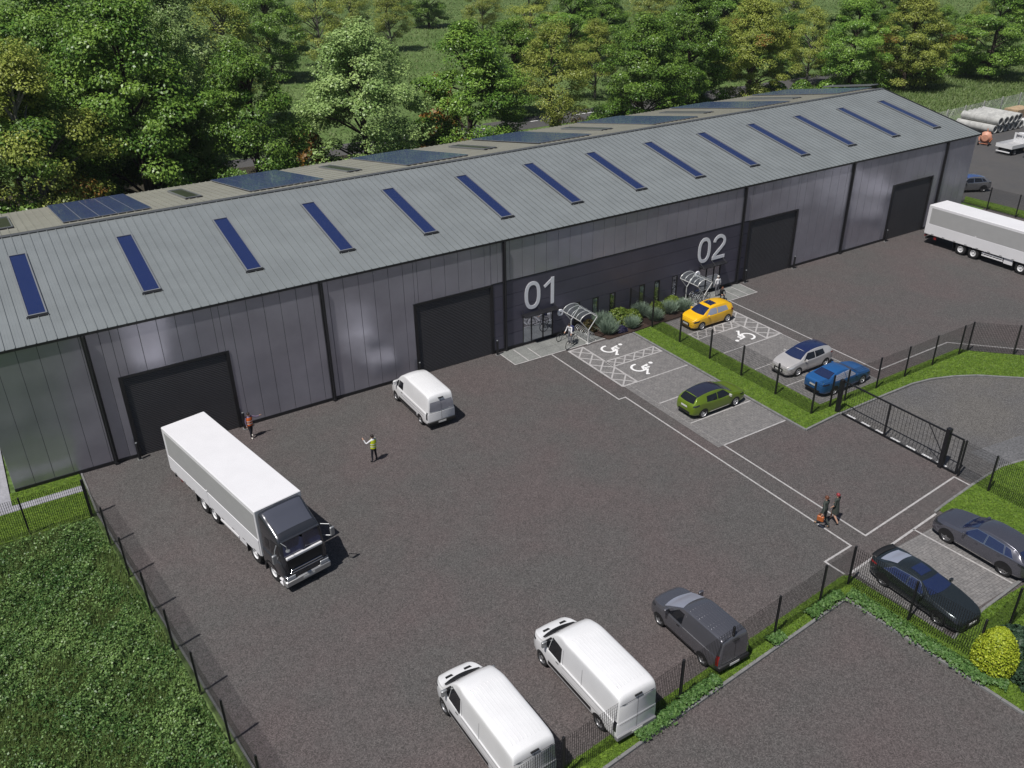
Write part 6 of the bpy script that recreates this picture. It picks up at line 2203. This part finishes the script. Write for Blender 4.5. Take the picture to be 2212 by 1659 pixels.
    if look.get('hair'):
        hb = MB()
        vs_, fs = [], []
        nu, nv = 12, 6
        for j in range(nv + 1):
            ph = math.pi * 0.56 * j / nv
            for i in range(nu):
                th = 2 * math.pi * i / nu
                rr = 0.112 * s
                vs_.append((hp.x - 0.014 * s + rr * 0.96 * math.sin(ph) * math.cos(th), hp.y + rr * 0.84 * math.sin(ph) * math.sin(th), hp.z + 0.045 * s + rr * 1.0 * math.cos(ph) + (0.03 * s if math.cos(th) > 0.4 and j == nv else 0)))
        fs = [(j * nu + i, j * nu + (i + 1) % nu, (j + 1) * nu + (i + 1) % nu, (j + 1) * nu + i) for j in range(nv) for i in range(nu)]
        hb.add(vs_, fs)
        if look.get('long_hair'):
            hb.tube([hp + Vector((-0.07, 0, 0.05)) * s, hp + Vector((-0.10, 0, -0.08)) * s, hp + Vector((-0.11, 0, -0.24)) * s], [0.085 * s, 0.09 * s, 0.04 * s], 8)
        hb.build('hair', look['hair'], r, 'all')
    fb = MB()
    fb.lathe([(0.0, 0.02), (0.014, 0.0), (0.0, -0.02)], 'z', 6, tuple(hp + Vector((0.098, 0, 0.0)) * s))
    for y in (0.034, -0.034):
        fb.lathe([(0.0, 0.008), (0.011, 0.0), (0.0, -0.008)], 'z', 6, tuple(hp + Vector((0.083, y, 0.028)) * s), 1)
    fb.box(*[q for q in (hp.x + 0.083 * s, hp.x + 0.092 * s)], hp.y - 0.025 * s, hp.y + 0.025 * s, hp.z - 0.05 * s, hp.z - 0.04 * s, 2)
    for y in (0.088, -0.088):
        fb.lathe([(0.0, 0.028), (0.016, 0.0), (0.0, -0.028)], 'z', 6, tuple(hp + Vector((0.0, y, 0.01)) * s))
    fb.build('face', [M_SKIN, M_HAIRD, mat('lips', (0.30, 0.10, 0.09), rough=0.5)], r, True)
    if look.get('vest'):
        w_, c_ = Vector(D_['waist']) * s, Vector(D_['chest']) * s
        n = 16
        vs_ = []
        for z, a, b, cx in ((0.90, 0.165, 0.185, 0), (1.10, 0.160, 0.180, 0), (1.30, 0.175, 0.205, 0.005), (1.44, 0.135, 0.195, 0)):
            for k in range(n):
                t = 2 * math.pi * k / n
                vs_.append(((cx + a * math.cos(t)) * s + w_.x * (1.44 - z) / 0.5 * 0.0, b * math.sin(t) * s, z * s))
        vb = MB().add(vs_, [(j * n + k, j * n + (k + 1) % n, (j + 1) * n + (k + 1) % n, (j + 1) * n + k) for j in range(3) for k in range(n)])
        vo = vb.build('hi_vis_vest', look['vest'], r, 'all')
        bd = MB()
        for z, a, b in ((1.04, 0.172, 0.192), (1.20, 0.176, 0.200)):
            bd.add([((a * math.cos(2 * math.pi * k / n)) * s, b * math.sin(2 * math.pi * k / n) * s, (z + dz) * s) for dz in (-0.025, 0.025) for k in range(n)], [(k, (k + 1) % n, n + (k + 1) % n, n + k) for k in range(n)])
        bd.build('reflective_band', mat('reflective_band', (0.72, 0.74, 0.70), rough=0.4), vo, 'all')
    if look.get('skirt'):
        n = 16
        vs_ = []
        for z, a, b in ((1.14, 0.115, 0.14), (0.95, 0.145, 0.165), (0.75, 0.17, 0.175), (0.58, 0.185, 0.18)):
            for k in range(n):
                t = 2 * math.pi * k / n
                q = 1 + 0.05 * math.cos(6 * t)
                vs_.append((a * q * math.cos(t) * s, b * q * math.sin(t) * s, z * s))
        MB().add(vs_, [(j * n + k, j * n + (k + 1) % n, (j + 1) * n + (k + 1) % n, (j + 1) * n + k) for j in range(3) for k in range(n)]).build('skirt', look['skirt'], r, 'all')
    return r


C_NAVY = cloth('navy', (0.018, 0.018, 0.028))
C_BLACK = cloth('black', (0.014, 0.014, 0.016))
C_WHITE = cloth('white', (0.72, 0.72, 0.74))
C_OLIVE = cloth('slate_olive', (0.045, 0.055, 0.048))
C_GREY = cloth('grey', (0.16, 0.16, 0.18))
C_LILAC = cloth('mauve', (0.20, 0.15, 0.24))
C_SHOE = mat('tan_shoe', (0.36, 0.24, 0.16), rough=0.6)
C_SHOEW = mat('white_shoe', (0.70, 0.66, 0.60), rough=0.6)
HV_Y = cloth('hi_vis_yellow', (0.62, 0.72, 0.020))
HV_O = cloth('hi_vis_orange', (0.80, 0.16, 0.030))


def wear(top, legs, shoe, hair, sleeves=None, fore=None, **k):
    d = dict(hips=legs, torso=top, upper_arm=sleeves or top, forearm=fore or sleeves or top, thigh=legs, shin=legs, foot=shoe, hair=hair)
    d.update(k)
    return d


person('man in yellow hi-vis vest with raised arm, back to the camera', (20.1, -7.95), math.radians(112),
       dict(le=(0.16, 0.36, 1.26), lh=(0.34, 0.38, 1.50), re=(-0.02, -0.24, 1.15), rh=(0.12, -0.20, 0.98), lhip=(0, 0.09, 0.90), lk=(0.03, 0.13, 0.50), la=(0.0, 0.16, 0.09), lt=(0.15, 0.20, 0.035), rk=(0.0, -0.12, 0.50), ra=(-0.04, -0.14, 0.09), rt=(0.11, -0.18, 0.035)),
       wear(C_WHITE, C_NAVY, C_BLACK, M_HAIRD, vest=HV_Y), 1.80)
person('worker in orange hi-vis vest pointing, beside the first roller door', (14.95, -1.55), math.radians(-75),
       dict(le=(0.10, 0.44, 1.30), lh=(0.16, 0.66, 1.34), re=(0.0, -0.25, 1.14), rh=(0.08, -0.24, 0.90), lk=(-0.08, 0.11, 0.50), la=(-0.22, 0.11, 0.09), lt=(-0.06, 0.12, 0.035), rk=(0.12, -0.1, 0.50), ra=(0.12, -0.1, 0.09), rt=(0.28, -0.11, 0.035)),
       wear(C_LILAC, C_NAVY, C_SHOEW, M_HAIRD, vest=HV_O), 1.76)
walk = dict(lk=(0.20, 0.09, 0.51), la=(0.24, 0.09, 0.09), lt=(0.40, 0.09, 0.05), rk=(-0.02, -0.09, 0.50), ra=(-0.30, -0.09, 0.15), rt=(-0.20, -0.09, 0.035))
walk2 = dict(rk=(0.20, -0.09, 0.51), ra=(0.24, -0.09, 0.09), rt=(0.40, -0.09, 0.05), lk=(-0.02, 0.09, 0.50), la=(-0.30, 0.09, 0.15), lt=(-0.20, 0.09, 0.035))
WDIR = math.radians(95)
person('man in dark suit walking away with a tan bag', (36.78, -25.9), WDIR, dict(walk, le=(-0.16, 0.30, 1.18), lh=(-0.14, 0.42, 0.94), re=(0.05, -0.25, 1.15), rh=(0.22, -0.22, 0.98)),
       wear(C_OLIVE, C_OLIVE, C_SHOE, M_HAIRR, neck=C_WHITE), 1.86)
person('woman in dark dress with red hair walking beside the suited man', (37.5, -26.0), WDIR, dict(walk2, le=(-0.06, 0.24, 1.16), lh=(0.10, 0.26, 0.96), re=(0.08, -0.26, 1.16), rh=(0.20, -0.20, 1.02)),
       wear(C_OLIVE, C_OLIVE, C_BLACK, mat('red_hair', (0.30, 0.035, 0.045), rough=0.5, var=0.3, scale=20), C_OLIVE, M_SKIN, shin=M_SKIN, thigh=M_SKIN, skirt=C_OLIVE), 1.80)
# the man's bag hangs from his left hand
bag = thing('shoulder_bag', 'tan leather bag held by the man in the dark suit', 'bag', (36.37, -26.02, 0.0), WDIR + 0.25)
MB().bbox(-0.17, 0.17, -0.06, 0.06, 0.58, 0.86, 0.03).build('pouch', mat('tan_leather', (0.46, 0.13, 0.035), rough=0.5, var=0.2, scale=8), bag)
MB().tube([(-0.14, 0, 0.85), (-0.10, 0, 0.95), (0.0, 0, 0.985), (0.10, 0, 0.95), (0.14, 0, 0.85)], 0.012, 6).build('handle', mat('tan_leather', (0.46, 0.13, 0.035)), bag)
person('cyclist in white jacket and dark helmet standing over the silver bicycle', (38.22, -1.72), math.radians(200),
       dict(chest=(0.05, 0, 1.31), neck=(0.09, 0, 1.46), head=(0.13, 0, 1.57), crown=(0.13, 0, 1.67), ls=(0.07, 0.18, 1.40), rs=(0.07, -0.18, 1.40), le=(0.20, 0.26, 1.18), lh=(0.36, 0.34, 1.04), re=(0.16, -0.24, 1.16), rh=(0.34, -0.22, 1.04)),
       wear(C_WHITE, C_GREY, C_SHOEW, M_HAIRD), 1.74)
bp_ = thing('backpack', 'dark blue backpack worn by the cyclist in white', 'backpack', (38.22, -1.72, 0.0), math.radians(200))
MB().bbox(-0.30, -0.11, -0.16, 0.16, 0.98, 1.40, 0.05).build('pouch', cloth('pack_blue', (0.035, 0.045, 0.16)), bp_, True)
MB().tube([(-0.15, 0.10, 1.38), (0.02, 0.11, 1.44), (0.13, 0.11, 1.30)], 0.016, 5).tube([(-0.15, -0.10, 1.38), (0.02, -0.11, 1.44), (0.13, -0.11, 1.30)], 0.016, 5).build('strap', C_BLACK, bp_)
person('grey-haired man in white shirt facing the 02 entrance', (53.05, -1.15, 0.03), math.radians(80), dict(), wear(C_WHITE, C_GREY, C_SHOEW, M_HAIRG), 1.80)
person('long-haired person in dark clothes crouching beside the man in white', (52.85, -1.9, 0.03), math.radians(-120),
       dict(pelvis=(-0.12, 0, 0.42), waist=(-0.08, 0, 0.56), chest=(0.0, 0, 0.76), neck=(0.05, 0, 0.92), head=(0.09, 0, 1.03), crown=(0.09, 0, 1.13), ls=(0.02, 0.18, 0.87), rs=(0.02, -0.18, 0.87), le=(0.18, 0.22, 0.66), lh=(0.36, 0.12, 0.62), re=(0.18, -0.22, 0.66), rh=(0.36, -0.10, 0.62),
            lhip=(-0.10, 0.095, 0.40), lk=(0.28, 0.14, 0.50), la=(0.14, 0.13, 0.09), lt=(0.30, 0.15, 0.035), rhip=(-0.10, -0.095, 0.40), rk=(0.26, -0.14, 0.42), ra=(0.06, -0.13, 0.10), rt=(0.20, -0.14, 0.035)),
       wear(C_BLACK, C_NAVY, C_BLACK, M_HAIRR, long_hair=True), 1.72)
person('worker in yellow hi-vis vest at the right edge beside the flatbed truck', (113.9, 9.75), math.radians(150), dict(), wear(HV_Y, C_GREY, C_BLACK, M_HAIRD, vest=HV_Y), 1.85)

# ------------------------------------------------------------------ far yard: pipes, timber, flatbed, mixer
M_CONC = mat('cast_concrete', (0.46, 0.46, 0.44), rough=0.9, col2=(0.33, 0.33, 0.32), scale=1.4, fine=0.1, fscale=10)
pm = MB().lathe([(0.40, -2.75), (0.53, -2.75), (0.53, 2.45), (0.57, 2.47), (0.57, 2.75), (0.43, 2.75), (0.40, 2.5), (0.40, -2.75)], 'y', 24).mesh('pipe', M_CONC, smooth=True)
band = MB()
for y in (-1.0, 0.8):
    band.lathe([(0.532, y - 0.015), (0.538, y), (0.532, y + 0.015)], 'y', 24)
bandm = band.mesh('joint_band', mat('pipe_joint', (0.22, 0.22, 0.21), rough=0.9), smooth=True)
ordn = ['first', 'second', 'third', 'fourth', 'fifth', 'sixth']
for row, n, z in ((0, 6, 0.57), (1, 5, 0.57 + 1.0)):
    for k in range(n):
        x = 122.4 + (k + 0.5 * row) * 1.15
        o = thing('concrete_pipe', f'{ordn[k]} concrete pipe from the left in the {"lower" if row == 0 else "upper"} row of the pipe stack', 'pipe', (x, 21.6 + rng.uniform(-0.15, 0.15), z - 0.57), rng.uniform(-0.01, 0.01), 'stack of concrete pipes')
        link('pipe', pm, o, (0, 0, 0.57))
        link('joint_band', bandm, o, (0, 0, 0.57))
M_WOOD = mat('pale_timber', (0.50, 0.36, 0.22), rough=0.8, var=0.3, scale=3, fine=0.2, fscale=12)
t = thing('timber_pack', 'pale timber pack stacked behind the concrete pipes', 'timber', (133.9, 22.9, 0))
for j in range(5):
    for i in range(6):
        MB().box(-1.8, 1.8, -1.0 + i * 0.34, -1.0 + i * 0.34 + 0.32, 0.16 + j * 0.26, 0.16 + j * 0.26 + 0.24).build('plank', M_WOOD, t)
for x in (-1.3, 1.3):
    MB().box(x - 0.06, x + 0.06, -1.02, 1.04, 0.0, 0.155).build('bearer', M_WOOD, t)
b = thing('bulk_bag', 'white bulk bag at the right edge by the pipes', 'bag', (130.6, 19.9, 0))
MB().bbox(-0.5, 0.5, -0.5, 0.5, 0.0, 0.85, 0.12).build('sack', mat('woven_white', (0.70, 0.70, 0.68), rough=0.8, var=0.15, scale=5), b, True)
lp = MB()
for x, y in ((-0.35, -0.35), (0.35, -0.35), (0.35, 0.35), (-0.35, 0.35)):
    lp.tube([(x - 0.08, y, 0.80), (x, y, 1.0), (x + 0.08, y, 0.80)], 0.018, 5)
lp.build('lifting_loop', M_BBLU, b)

# cement mixer
m_ = thing('cement_mixer', 'orange cement mixer standing before the concrete pipes', 'cement mixer', (116.0, 16.3, 0), math.radians(20))
M_ORG = mat('orange_paint', (0.55, 0.15, 0.045), rough=0.45, var=0.25, scale=4)
M_CRE = mat('salmon_drum', (0.62, 0.30, 0.20), rough=0.5, var=0.2, scale=3)
MB().lathe([(0.0, -0.42), (0.40, -0.40), (0.72, -0.10), (0.74, 0.12), (0.46, 0.42), (0.42, 0.44), (0.40, 0.40)], 'x', 24, (-0.2, 0, 0.95)).build('drum', M_CRE, m_, True)
fr = MB()
for y in (-0.5, 0.5):
    fr.tube([(-0.7, y, 0.25), (-0.2, y * 1.55, 0.9), (0.7, y, 0.12)], 0.045, 6)
fr.tube([(-0.7, -0.5, 0.25), (-0.7, 0.5, 0.25)], 0.04, 6).tube([(0.7, -0.5, 0.12), (0.7, 0.5, 0.12)], 0.04, 6)
fr.build('frame', M_ORG, m_, True)
MB().bbox(0.5, 1.05, -0.3, 0.3, 0.75, 1.45, 0.06).build('engine_housing', M_ORG, m_, True)
MB().tube([(0.55, 0, 1.4), (1.1, 0.2, 1.75), (1.25, 0.2, 1.75)], 0.04, 6).build('tipping_handle', M_ORG, m_, True)
for y in (-0.6, 0.6):
    MB().lathe([(0.0, -0.06), (0.26, -0.06), (0.28, 0.0), (0.26, 0.06), (0.0, 0.06)], 'y', 18, (-0.7, y, 0.28)).build('wheel', M_TYRE, m_, True)

# flatbed truck, mostly out of the frame
f = thing('flatbed_truck', 'white flatbed tipper truck at the right edge of the far yard', 'truck', (113.05, 12.05, 0), math.radians(-2))
M_FW = paint('flatbed_white', (0.74, 0.74, 0.75), 0.0, 0.4)
MB().box(0.0, 3.4, -1.05, 1.05, 0.82, 0.92).build('bed_floor', mat('bed_steel', (0.42, 0.42, 0.43), rough=0.5, var=0.2, scale=3), f)
for y in (-1.08, 1.05):
    MB().box(0.0, 3.4, y, y + 0.03, 0.84, 1.28).build('drop_side', M_FW, f)
MB().box(-0.04, -0.005, -1.08, 1.08, 0.84, 1.28).build('tailgate', M_FW, f)
hb = MB().box(3.41, 3.47, -1.08, 1.08, 0.84, 1.40).box(3.41, 3.47, -1.08, 1.08, 1.95, 2.10)
for a, b2 in ((-1.08, -0.85), (-0.06, 0.06), (0.85, 1.08)):
    hb.box(3.412, 3.468, a, b2, 1.401, 1.949)
hb.build('headboard', M_FW, f)
MB().box(0.1, 4.6, -0.4, 0.4, 0.5, 0.8).build('chassis', M_CHAS, f)
MB().bbox(-0.10, 0.02, -0.9, 0.9, 0.34, 0.46, 0.02).build('bumper', M_FW, f)
FB = Body(top=[(5.35, 0.85), (5.28, 1.2), (5.05, 1.35), (4.85, 1.45), (4.45, 2.0), (4.2, 2.1), (3.75, 2.12), (3.6, 2.05)], belt=[(5.35, 0.75), (5.0, 1.2), (3.6, 1.25)], sill=[(5.35, 0.35), (3.6, 0.35)], wid=[(5.35, 0.75), (5.2, 0.92), (4.8, 1.0), (3.6, 1.0)], rwid=[(5.35, 0.7), (4.4, 0.82), (3.6, 0.84)])
cb = FB.shell().build('cab', M_FW, f, 'all')
FB.over([(4.84, -0.8), (4.84, 0.8), (4.46, 0.72), (4.46, -0.72)], 0.01).build('windscreen', M_AUTOD, cb, 'all', fix=False)
for sd in (1, -1):
    FB.side([(4.7, 1.28), (3.8, 1.28), (3.8, 1.85), (4.45, 1.85)], sd).build('side_window', M_AUTOD, cb, 'all', fix=False)
add_wheels(f, (0.85, 4.75), 0.88, 0.36, 0.24, M_RIMS, 6, True)

# site cabin at the right edge
c = thing('site_cabin', 'white site cabin with dark framed window at the right edge', 'cabin', (94.6, -3.6, 0))
MB().bbox(0.0, 2.4, -5.0, 0.0, 0.05, 2.5, 0.03).build('wall', mat('cabin_white', (0.62, 0.63, 0.62), rough=0.6, var=0.1, scale=2), c)
MB().box(-0.06, 2.46, -5.06, 0.06, 2.502, 2.62).build('roof', M_TRIM, c)
for y in (-0.9, -3.2):
    w = MB().box(-0.04, -0.002, y - 1.1, y - 1.02, 0.9, 2.1).box(-0.04, -0.002, y - 0.08, y, 0.9, 2.1).box(-0.04, -0.002, y - 1.02, y - 0.08, 2.02, 2.1).box(-0.04, -0.002, y - 1.02, y - 0.08, 0.9, 0.98).build('window', M_TRIM, c)
    MB().box(-0.02, -0.003, y - 1.02, y - 0.08, 0.98, 2.02).build('pane', M_GLASS, w)

# ------------------------------------------------------------------ thin summer haze
hz = MB().box(-710, 1110, -510, 1110, -1.1, 40).build('haze', [])
tag(hz, kind='stuff')
hm_ = bpy.data.materials.new('haze_air')
hm_.use_nodes = True
hn = hm_.node_tree.nodes
hn.remove(hn['Principled BSDF'])
pv_ = hn.new('ShaderNodeVolumePrincipled')
pv_.inputs['Color'].default_value = (0.86, 0.91, 0.95, 1)
pv_.inputs['Density'].default_value = 0.00012
pv_.inputs['Anisotropy'].default_value = 0.2
hm_.node_tree.links.new(pv_.outputs[0], hn['Material Output'].inputs['Volume'])
hz.data.materials.append(hm_)
